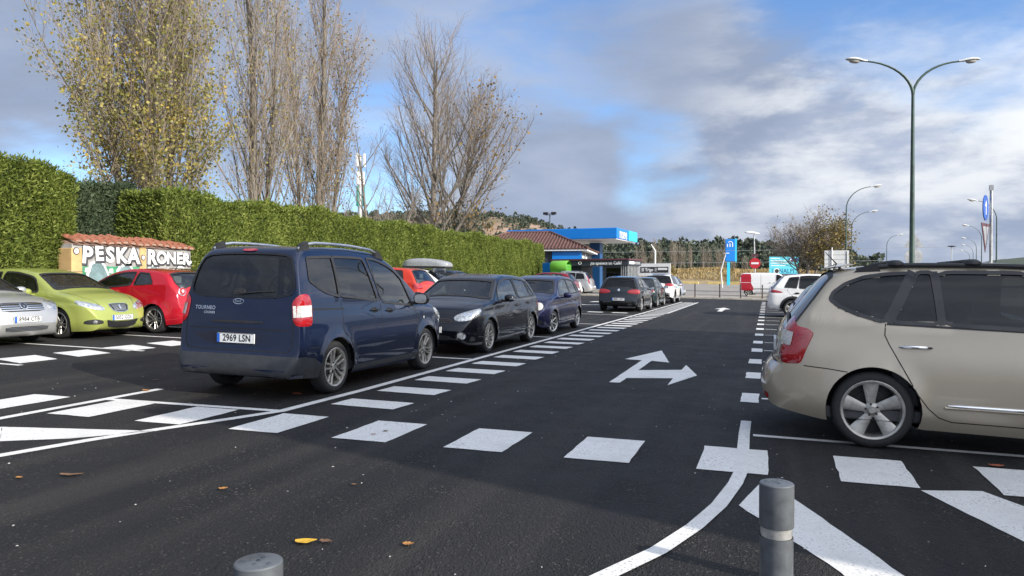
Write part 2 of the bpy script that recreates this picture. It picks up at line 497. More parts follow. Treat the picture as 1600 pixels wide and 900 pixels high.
# long tapering end of the hatching
line('edge_line', [(-3.78, 30.0), (-3.8, 44.0)], 0.08, 0.0065)
line('edge_line', [(-7.01, 4.6), (-7.02, 7.1)], 0.11)
line('bay_line', [(-6.98, 6.30), (-4.85, 6.49)], 0.10, 0.0045)
mark('painted_wedge', [(-6.62, 4.83), (-6.10, 4.42), (-5.66, 4.72), (-5.24, 5.24)])
mark('painted_wedge', [(-6.62, 4.83), (-7.3, 4.1), (-6.4, 3.5), (-6.10, 4.42)])
for y in (11.7, 16.7, 21.9, 27.6, 34.2, 39.4):
    line('bay_line', [(-6.95, y), (-4.80, y + 0.05)], 0.10)
# parallel-bay left edge further down and short dashes beside it
for x in (-6.9, -5.9):
    mark('dash_marking', [(x, 29.1), (x + 0.62, 29.1), (x + 0.62, 29.55), (x, 29.55)])
mark('dash_marking', [(-8.9, 36.0), (-8.1, 36.6), (-8.1, 37.1), (-8.9, 36.6)])
mark('dash_marking', [(-9.4, 40.2), (-7.9, 41.6), (-7.9, 43.4), (-9.4, 41.4)])
# second aisle on the left: hatched margin and bay lines of the back row
for y in (7.95, 8.95, 9.95, 10.95, 11.95, 13.0):
    mark('hatch_stripe', [(-11.55, y + 0.36), (-10.72, y + 0.15), (-10.72, y + 0.78), (-11.52, y + 1.02)])
for i in range(14):
    y = 10.23 + (i - 2) * 2.28
    line('bay_line', [(-17.2, y), (-10.5 if i < 5 else -12.2, y)], 0.09)
# right row: bay dividers ending in short bars at the aisle
RB = [9.53, 11.74, 13.74, 15.90, 17.89, 20.30, 22.6, 24.9, 27.2, 29.5, 31.8, 34.1, 36.4, 38.7, 41.0, 43.3, 45.6, 47.9]
for y in RB:
    line('bay_line', [(-0.06, y), (5.0, y + 0.1)], 0.09)
    mark('bay_bar', [(-0.30, y - 0.36), (-0.09, y - 0.36), (-0.09, y + 0.36), (-0.30, y + 0.36)], 0.006)
line('bay_line', [(-0.12, 7.27), (5.0, 7.40)], 0.09)
# guide line that swings out of the bay row to the exit
line('guide_line', [(-0.20, 7.95), (-0.20, 7.3), (-0.19, 6.6), (-0.18, 5.91), (-0.21, 5.5), (-0.29, 4.93), (-0.40, 4.45), (-0.55, 3.98), (-0.78, 3.48), (-1.1, 2.9), (-1.6, 2.2)], 0.10, 0.0075)
# broad diagonal bars right of the bollard
mark('diagonal_bar', [(-0.17, 4.98), (-0.04, 5.58), (0.13, 5.40), (0.66, 4.08), (1.1, 2.9), (0.72, 2.9), (0.36, 4.03)])
mark('diagonal_bar', [(1.03, 5.83), (1.44, 5.98), (2.2, 4.6), (2.7, 3.4), (2.1, 3.2), (1.45, 4.75)])
# arrows
def arrow(cx, cy, s, kind):
    if kind == 'both':
        P = [(-2.07, 10.08), (-1.92, 10.1), (-1.92, 10.6), (-1.29, 10.88), (-1.28, 10.15), (-0.99, 11.35), (-1.28, 12.61), (-1.28, 11.92), (-1.91, 11.57), (-1.91, 12.97), (-1.59, 12.85), (-1.99, 14.86), (-2.39, 13.02), (-2.08, 12.97)]
        mark('arrow_marking', P, 0.0045, 0.004)
    else:
        w = 0.10 * s; h = 0.36 * s
        mark('arrow_marking', [(cx - w, cy), (cx + w, cy), (cx + w, cy + 1.2 * s), (cx + h, cy + 1.2 * s), (cx, cy + 2.3 * s), (cx - h, cy + 1.2 * s), (cx - w, cy + 1.2 * s)], 0.0045, 0.004)
arrow(0, 0, 1, 'both')
mark('arrow_marking', [(-2.34, 35.89), (-2.0, 37.6), (-1.63, 36.0), (-1.85, 35.6), (-1.86, 33.2), (-2.07, 33.3), (-2.08, 35.6)], 0.0045, 0.004)
# ================================================================== cars
def smooth_poly(pts, step=0.012, win=5, passes=2):
    """resample a polyline by arc length and round its corners; x stays monotone"""
    p = np.array(pts, float)
    d = np.r_[0, np.cumsum(np.hypot(*np.diff(p, axis=0).T))]
    n = int(d[-1] / step)
    t = np.linspace(0, d[-1], n)
    q = np.c_[np.interp(t, d, p[:, 0]), np.interp(t, d, p[:, 1])]
    for _ in range(passes):
        k = np.ones(2 * win + 1) / (2 * win + 1)
        for a in (0, 1):
            e = np.r_[2 * q[0, a] - q[win:0:-1, a], q[:, a], 2 * q[-1, a] - q[-2:-win - 2:-1, a]]
            q[:, a] = np.convolve(e, k, 'valid')
    q[0] = p[0]; q[-1] = p[-1]
    q[:, 0] = np.maximum.accumulate(q[:, 0] + np.arange(n) * 1e-7)
    return q

def chaikin(poly, it=2, r=0.22):
    P = [Vector(p) for p in poly]
    for _ in range(it):
        Q = []
        for i in range(len(P)):
            a, b = P[i], P[(i + 1) % len(P)]
            Q += [a.lerp(b, r), a.lerp(b, 1 - r)]
        P = Q
    return P

def inside2(px, py, poly):
    c = np.zeros(px.shape, bool)
    n = len(poly)
    for i in range(n):
        x1, y1 = poly[i]; x2, y2 = poly[(i + 1) % n]
        if y1 == y2: continue
        m = ((y1 > py) != (y2 > py)) & (px < (x2 - x1) * (py - y1) / (y2 - y1) + x1)
        c ^= m
    return c

class Body:
    """car shell: a skin lofted over the side, plan and section curves of a car
       local axes: x from rear bumper (0) to the front (L), y to the car's left, z up"""
    def __init__(s, sp):
        s.sp = sp
        L, W = sp['L'], sp['W']
        top = smooth_poly(sp['top']); bot = smooth_poly(sp['bot'])
        # stations along the top curve
        d = np.r_[0, np.cumsum(np.hypot(*np.diff(top, axis=0).T))]
        ns = int(d[-1] / sp.get('step', 0.038))
        t = np.linspace(0, d[-1], ns)
        X = np.interp(t, d, top[:, 0]); X[0] = 0.0015; X[-1] = L - 0.0015
        P = lambda x: np.interp(x, top[:, 0], top[:, 1])
        B = lambda x: np.interp(x, bot[:, 0], bot[:, 1])
        bx, bz = np.array(sp['belt'], float).T
        belt = np.interp(X, bx, bz)
        er, ef = sp.get('er', 0.35), sp.get('ef', 0.45)
        wr, wf = sp.get('wer', 0.72), sp.get('wef', 0.62)
        ur = np.clip((er - X) / er, 0, 1); uf = np.clip((X - (L - ef)) / ef, 0, 1)
        pw = sp.get('pw', 2.4)
        plan = (wr + (1 - wr) * np.sqrt(np.clip(1 - ur ** pw, 0, 1))) * (wf + (1 - wf) * np.sqrt(np.clip(1 - uf ** pw, 0, 1)))
        # gentle barrel shape of the body in plan
        plan = plan * (1 - sp.get('barrel', 0.03) * np.abs((X - L * 0.48) / (L * 0.5)) ** 2)
        hw = W / 2 * plan
        zb = B(X); zt = P(X)
        tum, tumc = sp.get('tum', 0.30), sp.get('tumc', 0.22)
        crown, k = sp.get('crown', 0.05), sp.get('k', 0.035)
        sw = sp.get('swage', None)
        xc = L * 0.5
        def side(z, i):
            h, b0, bl = hw[i], zb[i], belt[i]
            z1 = b0 + 0.22
            lo = np.clip((z1 - z) / 0.22, 0, 1)
            y = h * (1 - 0.07 * lo ** 2)
            y = y - h * sp.get('bulge', 0.035) * np.clip((z - 0.52) / 0.45, 0, 1.2) ** 2
            if sw:
                zs = np.interp(X[i], [q[0] for q in sw[0]], [q[1] for q in sw[0]])
                y = y - sw[1] * 0.5 * (1 + np.tanh((z - zs) / sw[2]))
            up = np.clip(z - bl, 0, 2)
            y = y - np.where(up > 0, 0.014 * np.clip(up / 0.03, 0, 1), 0) - tum * up - tumc * up ** 2
            return np.maximum(y, 0.02)
        def topz(x, y):
            r = np.clip(np.abs(y) / (W / 2), 0, 1)
            xs = np.clip(xc + (x - xc) * (1 + k * r ** 2.2), 0, L)
            return P(xs) - crown * r ** 2.4 * np.clip((P(xs) - 0.55) / 0.5, 0.15, 1)
        NB, N1, N2, NT = 3, 13, 11, 15
        ring = []; edge = []
        for i, x in enumerate(X):
            zz = np.linspace(zb[i], max(zt[i], zb[i] + 0.002), 160)
            yy = side(zz, i)
            tz = topz(x, yy)
            bad = np.nonzero(tz < zz)[0]
            j = bad[0] if len(bad) else len(zz) - 1
            ze = zz[max(j - 1, 0)] if j else zz[0]
            if j > 0 and len(bad):
                a = tz[j - 1] - zz[j - 1]; c = zz[j] - tz[j]
                ze = zz[j - 1] + (zz[j] - zz[j - 1]) * (a / (a + c + 1e-9))
            ye = side(np.array([ze]), i)[0]
            edge.append((x, ye, ze))
            zs = min(belt[i], zb[i] + (ze - zb[i]) * 0.62)
            z1 = np.linspace(zb[i], zs, N1); z2 = np.linspace(zs, ze, N2 + 1)[1:]
            sz = np.r_[z1, z2]
            sy = side(sz, i)
            ty = ye * np.linspace(1, 0, NT + 1)[1:]
            tzz = topz(x, ty)
            by = np.linspace(0, sy[0], NB + 1)[:-1]
            Y = np.r_[by, sy, ty]; Z = np.r_[np.full(NB, zb[i]), sz, tzz]
            # round the corner between side and top
            c0 = NB + N1 + N2 - 1
            for _ in range(sp.get('round', 3)):
                Y2, Z2 = Y.copy(), Z.copy()
                a, b = c0 - 3, c0 + 3
                Y2[a:b] = (Y[a - 1:b - 1] + 2 * Y[a:b] + Y[a + 1:b + 1]) / 4
                Z2[a:b] = (Z[a - 1:b - 1] + 2 * Z[a:b] + Z[a + 1:b + 1]) / 4
                Y, Z = Y2, Z2
            ring.append(np.c_[np.full(len(Y), x), Y, Z])
        s.edge = np.array(edge); s.beltf = (bx, bz); s.P = P
        A = np.array(ring)                      # stations x ring x 3  (left half, y >= 0)
        nr = A.shape[1]
        # wheel arch flares
        s.axles = [(sp['ro'], sp['wr']), (sp['ro'] + sp['wb'], sp['wr'])]
        s.Ra = sp['wr'] + sp.get('gap', 0.045)
        for ax, az in s.axles:
            dd = np.hypot(A[:, :, 0] - ax, A[:, :, 2] - az)
            on = (A[:, :, 1] > 0.62 * W / 2)
            A[:, :, 1] += np.where(on, sp.get('flare', 0.016) * np.exp(-((dd - s.Ra) / 0.055) ** 2), 0)
        full = np.concatenate([A, A[:, -2:0:-1] * np.array([1, -1, 1])], axis=1)
        nf = full.shape[1]
        s.V = full.reshape(-1, 3)
        F = []
        for i in range(len(X) - 1):
            for j in range(nf):
                jn = (j + 1) % nf
                F.append((i * nf + j, (i + 1) * nf + j, (i + 1) * nf + jn, i * nf + jn))
        F.append(tuple(range(nf))); F.append(tuple((len(X) - 1) * nf + j for j in range(nf - 1, -1, -1)))
        s.F = F
        s.bvh = BVHTree.FromPolygons([Vector(v) for v in s.V], [f for f in F], all_triangles=False)
        q = np.array([f[:4] for f in F])
        s.fc = s.V[q].mean(axis=1)
        e1 = s.V[q[:, 2]] - s.V[q[:, 0]]; e2 = s.V[q[:, 3]] - s.V[q[:, 1]]
        nn = np.cross(e1, e2); ln = np.linalg.norm(nn, axis=1, keepdims=True)
        s.fn = nn / np.maximum(ln, 1e-9)
        # make normals point outwards
        cen = np.array([L / 2, 0, 0.7])
        if np.sum(np.einsum('ij,ij->i', s.fn, s.fc - cen) * ln[:, 0]) < 0:
            s.fn = -s.fn; s.F = [f[::-1] for f in F]
        s.keep = np.ones(len(F), bool)
        s.moves = []
    # -- projection of drawings on the skin
    def frame(s, d):
        d = Vector(d).normalized()
        u = Vector((0, 0, 1)).cross(d)
        if u.length < 0.1: u = Vector((1, 0, 0))
        u.normalize(); w = d.cross(u)
        return d, u, w
    def hit(s, p, d, off=0.0):
        d = Vector(d).normalized()
        loc, nrm, idx, dist = s.bvh.ray_cast(Vector(p) - d * 9.0, d)
        if loc is None:
            loc, nrm, idx, dist = s.bvh.find_nearest(Vector(p))
        if nrm.dot(d) > 0: nrm = -nrm
        return loc + nrm * off, nrm
    def cut(s, poly, d):
        d, u, w = s.frame(d)
        P2 = [(p.dot(u), p.dot(w)) for p in poly]
        ua, wa, da = np.array(u), np.array(w), np.array(d)
        fu, fw = s.fc @ ua, s.fc @ wa
        m = (s.fn @ da < -0.05) & inside2(fu, fw, P2)
        s.keep &= ~m
        s.moves.append((P2, u, w, d))
    def arch_cut(s):
        hwid = s.sp['W'] / 2
        for ax, az in s.axles:
            dd = np.hypot(s.fc[:, 0] - ax, s.fc[:, 2] - az)
            s.keep &= ~((dd < s.Ra) & (np.abs(s.fc[:, 1]) > hwid - 0.36))
    def finish(s):
        s.arch_cut()
        F = [f for f, k in zip(s.F, s.keep) if k]
        V = s.V.copy()
        # snap the ragged rims of the openings to the drawn outlines
        gone = set(); stay = set()
        for f, k in zip(s.F, s.keep): (stay if k else gone).update(f)
        rim = np.array(sorted(gone & stay), int)
        hwid = s.sp['W'] / 2
        for v in rim:
            p = V[v]
            done = False
            for ax, az in s.axles:
                dx, dz = p[0] - ax, p[2] - az
                r = math.hypot(dx, dz)
                if abs(r - s.Ra) < 0.055 and abs(p[1]) > hwid - 0.3 and r > 1e-6:
                    q = (ax + dx / r * s.Ra, p[1], az + dz / r * s.Ra)
                    sg = 1 if p[1] > 0 else -1
                    if abs(p[1]) > 0.7 * hwid:
                        h, _ = s.hit((q[0], p[1], q[2]), (0, -sg, 0))
                        if abs(h.y - p[1]) < 0.08: q = tuple(h)
                    V[v] = q; done = True
            if done: continue
            best = None
            for P2, u, w, d in s.moves:
                pu, pw = Vector(p).dot(u), Vector(p).dot(w)
                n = len(P2)
                A = np.array(P2); Bq = np.roll(A, -1, axis=0)
                e = Bq - A
                t = np.clip(((pu - A[:, 0]) * e[:, 0] + (pw - A[:, 1]) * e[:, 1]) / np.maximum((e ** 2).sum(1), 1e-12), 0, 1)
                c = A + e * t[:, None]
                dist = np.hypot(c[:, 0] - pu, c[:, 1] - pw)
                i = int(dist.argmin())
                if dist[i] < 0.05 and (best is None or dist[i] < best[0]):
                    best = (dist[i], c[i], u, w, d, Vector(p).dot(d))
            if best:
                _, c, u, w, d, dep = best
                q = u * c[0] + w * c[1] + d * dep
                h, _ = s.hit(q, d)
                if (h - Vector(p)).length < 0.12: V[v] = h
        used = sorted(set(i for f in F for i in f))
        mp = {v: i for i, v in enumerate(used)}
        return [tuple(V[v]) for v in used], [tuple(mp[i] for i in f) for f in F]
    def patch(s, poly, d, off=0.004, dome=0.0, grid=0.07, rim=0.0):
        """a skin-tight panel with the outline poly, seen along d"""
        d, u, w = s.frame(d)
        P0 = [(p.dot(u), p.dot(w)) for p in poly]
        P2 = []
        for i in range(len(P0)):
            a, b_ = P0[i], P0[(i + 1) % len(P0)]
            k = max(1, int(math.hypot(b_[0] - a[0], b_[1] - a[1]) / 0.06))
            P2 += [(a[0] + (b_[0] - a[0]) * j / k, a[1] + (b_[1] - a[1]) * j / k) for j in range(k)]
        xs, ys = [p[0] for p in P2], [p[1] for p in P2]
        pts = [Vector(p) for p in P2]; nb = len(pts)
        gx = np.arange(min(xs) + grid / 2, max(xs), grid); gy = np.arange(min(ys) + grid / 2, max(ys), grid)
        if len(gx) and len(gy):
            GX, GY = np.meshgrid(gx, gy); GX, GY = GX.ravel(), GY.ravel()
            ok = inside2(GX, GY, P2)
            A = np.array(P2); Bq = np.roll(A, -1, axis=0); e = Bq - A
            for x, y in zip(GX[ok], GY[ok]):
                t = np.clip(((x - A[:, 0]) * e[:, 0] + (y - A[:, 1]) * e[:, 1]) / np.maximum((e ** 2).sum(1), 1e-12), 0, 1)
                c = A + e * t[:, None]
                if np.hypot(c[:, 0] - x, c[:, 1] - y).min() > grid * 0.35: pts.append(Vector((x, y)))
        vo, eo, fo, ov, _, _ = delaunay_2d_cdt(pts, [(i, (i + 1) % nb) for i in range(nb)], [], 1, 1e-5)
        V = []
        A = np.array(P2); Bq = np.roll(A, -1, axis=0); e = Bq - A
        base = sum((p.dot(d) for p in poly)) / len(poly)
        for q in vo:
            o2 = off
            if dome:
                t = np.clip(((q.x - A[:, 0]) * e[:, 0] + (q.y - A[:, 1]) * e[:, 1]) / np.maximum((e ** 2).sum(1), 1e-12), 0, 1)
                c = A + e * t[:, None]
                dist = np.hypot(c[:, 0] - q.x, c[:, 1] - q.y).min()
                o2 = off + dome * (1 - math.exp(-dist / 0.03))
            h, n = s.hit(u * q.x + w * q.y + d * base, d, o2)
            V.append(h)
        F = [tuple(f) for f in fo]
        if V and F:
            f = F[0]; nn = (V[f[1]] - V[f[0]]).cross(V[f[2]] - V[f[0]])
            if nn.dot(d) > 0: F = [f[::-1] for f in F]
        if rim > 0:
            bidx = []
            for p in P2:
                bidx.append(min(range(len(vo)), key=lambda i: (vo[i].x - p[0]) ** 2 + (vo[i].y - p[1]) ** 2))
            b0 = len(V)
            V += [V[i] + d * rim for i in bidx]
            n = len(bidx)
            F += [(bidx[i], bidx[(i + 1) % n], b0 + (i + 1) % n, b0 + i) for i in range(n)]
        return V, F
    def strip(s, path, d, width, off=0.003, closed=False, step=0.06):
        """a thin band laid on the skin along path"""
        d, u, w = s.frame(d)
        P = []
        n = len(path)
        for i in range(n if closed else n - 1):
            a, b = Vector(path[i]), Vector(path[(i + 1) % n])
            k = max(1, int((b - a).length / step))
            for j in range(k): P.append(a.lerp(b, j / k))
        if not closed: P.append(Vector(path[-1]))
        n = len(P); V = []
        for i, p in enumerate(P):
            a = P[(i - 1) % n] if closed or i > 0 else P[i]
            b = P[(i + 1) % n] if closed or i < n - 1 else P[i]
            t = (b - a); t = t - d * t.dot(d)
            if t.length < 1e-9: t = u
            t.normalize()
            sd = t.cross(d).normalized() * width / 2
            for sg in (-1, 1):
                V.append(s.hit(p + sd * sg, d, off)[0])
        F = [(2 * i, 2 * ((i + 1) % n), 2 * ((i + 1) % n) + 1, 2 * i + 1) for i in range(n if closed else n - 1)]
        return V, F

_wheel_cache = {}
def wheel_meshes(rad, tw, style, mat, rf=0.72):
    key = (round(rad, 3), round(tw, 3), style, mat, rf)
    if key in _wheel_cache: return _wheel_cache[key]
    rr = rad * rf                    # rim radius
    h = tw / 2
    t = MB()
    t.lathe([(rr - 0.012, h - 0.012), (rr + 0.012, h - 0.004), (rad - 0.045, h + 0.002), (rad - 0.016, h - 0.012), (rad - 0.003, h - 0.035), (rad, 0.02), (rad, -0.02),
             (rad - 0.003, -h + 0.035), (rad - 0.016, -h + 0.012), (rad - 0.05, -h), (rr - 0.012, -h + 0.01)], 40, 'y')
    tyre = t.mesh('tyre')
    r = MB()
    # lip and barrel
    r.lathe([(rr + 0.010, h - 0.003), (rr + 0.004, h + 0.001), (rr - 0.014, h - 0.006), (rr - 0.026, h - 0.05), (rr - 0.03, -h + 0.03)], 40, 'y')
    n, kind = style
    yo = h - 0.012
    def spoke(a0, w0, w1, r0, r1, off0=0.0, off1=0.0, depth=0.028, y0=0.0, y1=0.0):
        # a tapered bar from hub to lip
        c, sn = math.cos(a0), math.sin(a0)
        V = []
        for rr_, w_, o_, yy in ((r0, w0, off0, y0), ((r0 + r1) / 2, (w0 + w1) / 2, (off0 + off1) / 2, (y0 + y1) / 2 - 0.004), (r1, w1, off1, y1)):
            for sg, dy in ((-1, -0.008), (-0.6, 0), (0.6, 0), (1, -0.008), (1, -depth), (-1, -depth)):
                a, b = rr_, o_ + sg * w_ / 2
                V.append((c * a - sn * b, yo + yy + dy, sn * a + c * b))
        F = []
        for i in range(2):
            for k in range(6):
                F.append((i * 6 + k, i * 6 + (k + 1) % 6, (i + 1) * 6 + (k + 1) % 6, (i + 1) * 6 + k))
        F += [(0, 1, 2, 3, 4, 5), (17, 16, 15, 14, 13, 12)]
        r.add(V, F)
    for i in range(n):
        a = 2 * math.pi * i / n + math.pi / 2
        if kind == 'wide':
            spoke(a, 0.062, 0.135 * rad / 0.32, 0.045, rr - 0.006, 0, 0.034, y0=-0.022, y1=-0.004)
        elif kind == 'twin':
            spoke(a, 0.026, 0.030, 0.045, rr - 0.008, 0.022, 0.040, y0=-0.02)
            spoke(a, 0.026, 0.030, 0.045, rr - 0.008, -0.022, -0.040, y0=-0.02)
        elif kind == 'slim':
            spoke(a, 0.03, 0.042, 0.045, rr - 0.008, 0, 0, y0=-0.022)
        elif kind == 'cover':
            spoke(a, 0.05, 0.075, 0.045, rr - 0.004, 0, 0, y0=0.0)
    r.lathe([(0.0, yo - 0.012), (0.03, yo - 0.012), (0.036, yo - 0.018), (0.066, yo - 0.024), (0.07, yo - 0.05)], 24, 'y')
    rim = r.mesh('rim')
    b = MB()
    b.lathe([(0.0, 0.0), (rr * 0.62, 0.0), (rr * 0.62, -0.02), (rr - 0.02, -0.03)], 28, 'y')
    for i in range(5):
        q = 2 * math.pi * i / 5 + 0.3
        b.lathe([(0.0, yo - 0.012), (0.009, yo - 0.013), (0.011, yo - 0.035)], 8, 'y', (0.05 * math.cos(q), 0, 0.05 * math.sin(q)))
    brake = b.mesh('brake_disc')
    for me, mm in ((tyre, M['rubber']), (rim, M[mat]), (brake, M['dark_metal'])):
        me.materials.append(mm)
        me.polygons.foreach_set('use_smooth', [True] * len(me.polygons)); me.set_sharp_from_angle(angle=R(38))
    _wheel_cache[key] = (tyre, rim, brake)
    return _wheel_cache[key]

def mirror_y(pts): return [Vector((p[0], -p[1], p[2])) for p in pts]

class Car:
    def __init__(s, name, sp, loc, heading, label, group=None, cat='car', steer=0.0):
        s.sp = sp
        s.b = Body(sp)
        x, y = loc
        s.root = empty(name, (0, 0, 0))
        tag(s.root, label, cat, group)
        sc = sp.get('scale', 1.0)
        # loc is where the middle of the car's footprint stands on the paving
        tilt = Matrix.Rotation(-SLOPE, 4, 'Y') if not sp.get('level') else Matrix.Identity(4)
        s.root.matrix_basis = Matrix.Translation((x, y, gz(x) + sp.get('lift', 0))) @ tilt @ Matrix.Rotation(heading, 4, 'Z') @ Matrix.Scale(sc, 4) 
        s.ox = sp['L'] / 2
        s.steer = steer
        s.windows = []
    def off(s, V): return [(v[0] - s.ox, v[1], v[2]) for v in V]
    def put(s, name, VF, mat, parent=None, smooth=True, angle=40, label=None):
        V, F = VF
        me = mesh_from(name, s.off(V), F)
        o = link(name, me, M[mat] if isinstance(mat, str) else mat, parent or s.root, smooth=smooth, angle=angle)
        if label: o['label'] = label
        return o
    def mb(s, name, m, mat, parent=None, smooth=True, angle=40):
        m.v = s.off(m.v)
        return m.build(name, M[mat] if isinstance(mat, str) else mat, parent or s.root, smooth=smooth, angle=angle)
    def window(s, name, poly, d, mat, both=False, frame=0.03, rnd=2, fmat='black_plastic', r=0.2):
        for sg in ((1, -1) if both else (1,)):
            P = [Vector(p) for p in poly]
            dd = Vector(d)
            if sg < 0: P = mirror_y(P); dd.y = -dd.y
            P = chaikin(P, rnd, r) if rnd else P
            s.b.cut(P, dd)
            s.windows.append((name, P, dd, mat, frame, fmat))
    def shell(s, mat, interior=True):
        V, F = s.b.finish()
        body = s.put('body', (V, F), mat, angle=32)
        for name, P, d, gm, fr, fmat in s.windows:
            g = s.put(name, s.b.patch(P, d, -0.004), gm)
            if fr: s.put('window_seal', s.b.strip(P, d, fr, 0.007, True), fmat, g)
        # wheel housings
        for ax, az in s.b.axles:
            for sg in (1, -1):
                m = MB(); hw = s.sp['W'] / 2
                y1, y0 = hw * 0.985 - 0.03, hw - 0.36
                m.lathe([(s.b.Ra + 0.004, y1), (s.b.Ra + 0.004, y0), (0.02, y0)], 30, 'y', (ax, 0, az))
                if sg < 0: m.v = [(a, -b, c) for a, b, c in m.v]; m.f = [f[::-1] for f in m.f]
                m.v = [(a, b, max(c, s.sp.get('sill', 0.2) + 0.05)) for a, b, c in m.v]
                s.mb('wheel_housing', m, 'black_plastic')
        if interior:
            # dark trim on the inside of the shell
            bm = bmesh.new(); me = body.data
            bm.from_mesh(me); bm.normal_update()
            for v in bm.verts: v.co -= v.normal * 0.022
            bmesh.ops.delete(bm, geom=[f for f in bm.faces if f.calc_center_median().z < 0.62], context='FACES')
            bmesh.ops.reverse_faces(bm, faces=bm.faces[:])
            m2 = bpy.data.meshes.new('inner_trim'); bm.to_mesh(m2); bm.free()
            link('inner_trim', m2, M['headliner'], s.root, smooth=True)
        return body
    def wheels(s, style=(5, 'twin'), mat='rim', tw=0.205, rf=0.72):
        sp = s.sp
        ty, ri, br = wheel_meshes(sp['wr'], tw, style, mat, rf)
        for i, (ax, az) in enumerate(s.b.axles):
            for sg in (1, -1):
                rot = (0, random.uniform(0, 6.28) * sg, 0 if sg > 0 else math.pi)
                w = link('wheel', ty, None, s.root)
                st = s.steer if i == 1 else 0
                w.matrix_basis = Matrix.Translation((ax - s.ox, sg * (sp['W'] / 2 - tw / 2 - 0.03), az)) @ Matrix.Rotation(st, 4, 'Z') @ Matrix.Rotation(rot[2], 4, 'Z') @ Matrix.Rotation(rot[1], 4, 'Y')
                link('rim', ri, None, w); link('brake_disc', br, None, w)
    def cabin(s, xf, belt, rows=2, dash=True, xseat=None):
        """seats, dashboard and wheel seen through the glass; xf = foot of the windscreen"""
        sp = s.sp; hw = sp['W'] / 2
        def seat(x, y, w=0.5):
            m = MB()
            m.box(x - 0.02, x + 0.5, y - w / 2, y + w / 2, 0.36, 0.54, 0.05)
            bm = MB(); bm.box(-0.07, 0.07, -w / 2, w / 2, 0, 0.62, 0.05)
            for v in bm.v: m.v.append((x + v[0] - 0.22 * v[2] - 0.0, y + v[1] * (1 - 0.2 * v[2]), 0.48 + v[2]))
            b0 = len(m.v) - len(bm.v); m.f += [tuple(i + b0 for i in f) for f in bm.f]
            hd = MB(); hd.box(-0.05, 0.05, -0.13, 0.13, 0, 0.18, 0.04)
            b0 = len(m.v); m.v += [(x - 0.17 + v[0], y + v[1], 1.13 + v[2]) for v in hd.v]; m.f += [tuple(i + b0 for i in f) for f in hd.f]
            s.mb('seat', m, 'seat')
        xs = xseat or xf - 1.35
        for y in (0.36, -0.36): seat(xs, y * hw / 0.88)
        if rows > 1:
            for y in (0.42, -0.42): seat(xs - 0.85, y * hw / 0.88, 0.56)
        m = MB(); m.box(0.5, xf, -hw + 0.09, hw - 0.09, 0.24, 0.34)
        s.mb('cabin_floor', m, 'interior', smooth=False)
        if dash:
            m = MB(); m.prism([(xf - 0.62, 0.62), (xf - 0.55, belt - 0.02), (xf - 0.3, belt + 0.02), (xf + 0.08, belt - 0.05), (xf + 0.08, 0.5)], -hw + 0.1, hw - 0.1, 'xz')
            s.mb('dashboard', m, 'interior', smooth=False)
            m = MB()
            pts = []
            for k in range(19):
                q = 2 * math.pi * k / 18
                pts.append((xf - 0.72 + 0.07 * math.sin(q), 0.36 * hw / 0.88 + 0.185 * math.cos(q), belt - 0.06 + 0.175 * math.sin(q)))
            m.tube(pts, 0.014, 6, cap=False)
            m.tube([(xf - 0.72, 0.36 * hw / 0.88 - 0.17, belt - 0.06), (xf - 0.70, 0.36 * hw / 0.88, belt - 0.08), (xf - 0.72, 0.36 * hw / 0.88 + 0.17, belt - 0.06)], 0.022, 6)
            s.mb('steering_wheel', m, 'black_plastic')
    def plate(s, rear, z, text=None, w=0.52, h=0.112, y=0.0, off=0.012):
        x = 0.0 if rear else s.sp['L']
        d = (1, 0, 0) if rear else (-1, 0, 0)
        # flat sheet resting on the skin: take the foremost of the sampled points
        hs = [s.b.hit((x, y + a, z + c), d)[0].x for a in (-w / 2, 0, w / 2) for c in (-h / 2, h / 2)]
        c = s.b.hit((x, y, z), d)[0].x
        x0 = min(hs + [c]) if rear else max(hs + [c])
        sg = -1 if rear else 1
        xb, xo = x0 - sg * 0.01, x0 + sg * off
        m = MB(); m.box(min(xb, xo), max(xb, xo), y - w / 2, y + w / 2, z - h / 2, z + h / 2, 0.004)
        p = s.mb('number_plate', m, 'plate', smooth=False)
        m = MB(); xa = xo + sg * 0.0012
        # blue band at the plate's left as one reads it
        yl = y + (w / 2) * (1 if rear else -1)
        yi = yl - 0.044 * (1 if rear else -1)
        m.add([(xa, yl, z - h / 2), (xa, yi, z - h / 2), (xa, yi, z + h / 2), (xa, yl, z + h / 2)], [(0, 1, 2, 3)])
        s.mb('blue_band', m, 'plate_blue', p, smooth=False)
        m = MB(); t = 0.004
        for (a, b, c_, e) in ((-w / 2, w / 2, -h / 2, -h / 2 + t), (-w / 2, w / 2, h / 2 - t, h / 2), (-w / 2, -w / 2 + t, -h / 2, h / 2), (w / 2 - t, w / 2, -h / 2, h / 2)):
            xr = xa + sg * 0.0006
            m.add([(xr, y + a, z + c_), (xr, y + b, z + c_), (xr, y + b, z + e), (xr, y + a, z + e)], [(0, 1, 2, 3)])
        s.mb('plate_border', m, 'ink', p, smooth=False)
        if text:
            me = text_mesh(text, h * 0.98, 0.0022, space=1.04)
            for v in me.vertices:
                tx, ty = v.co.x * 0.86, v.co.y
                yy = y + (-tx if rear else tx) + (-0.022 if rear else 0.022)
                v.co = (xa + sg * 0.001 - s.ox, yy, z + ty)
            link('plate_lettering', me, M['ink'], p)
        return p
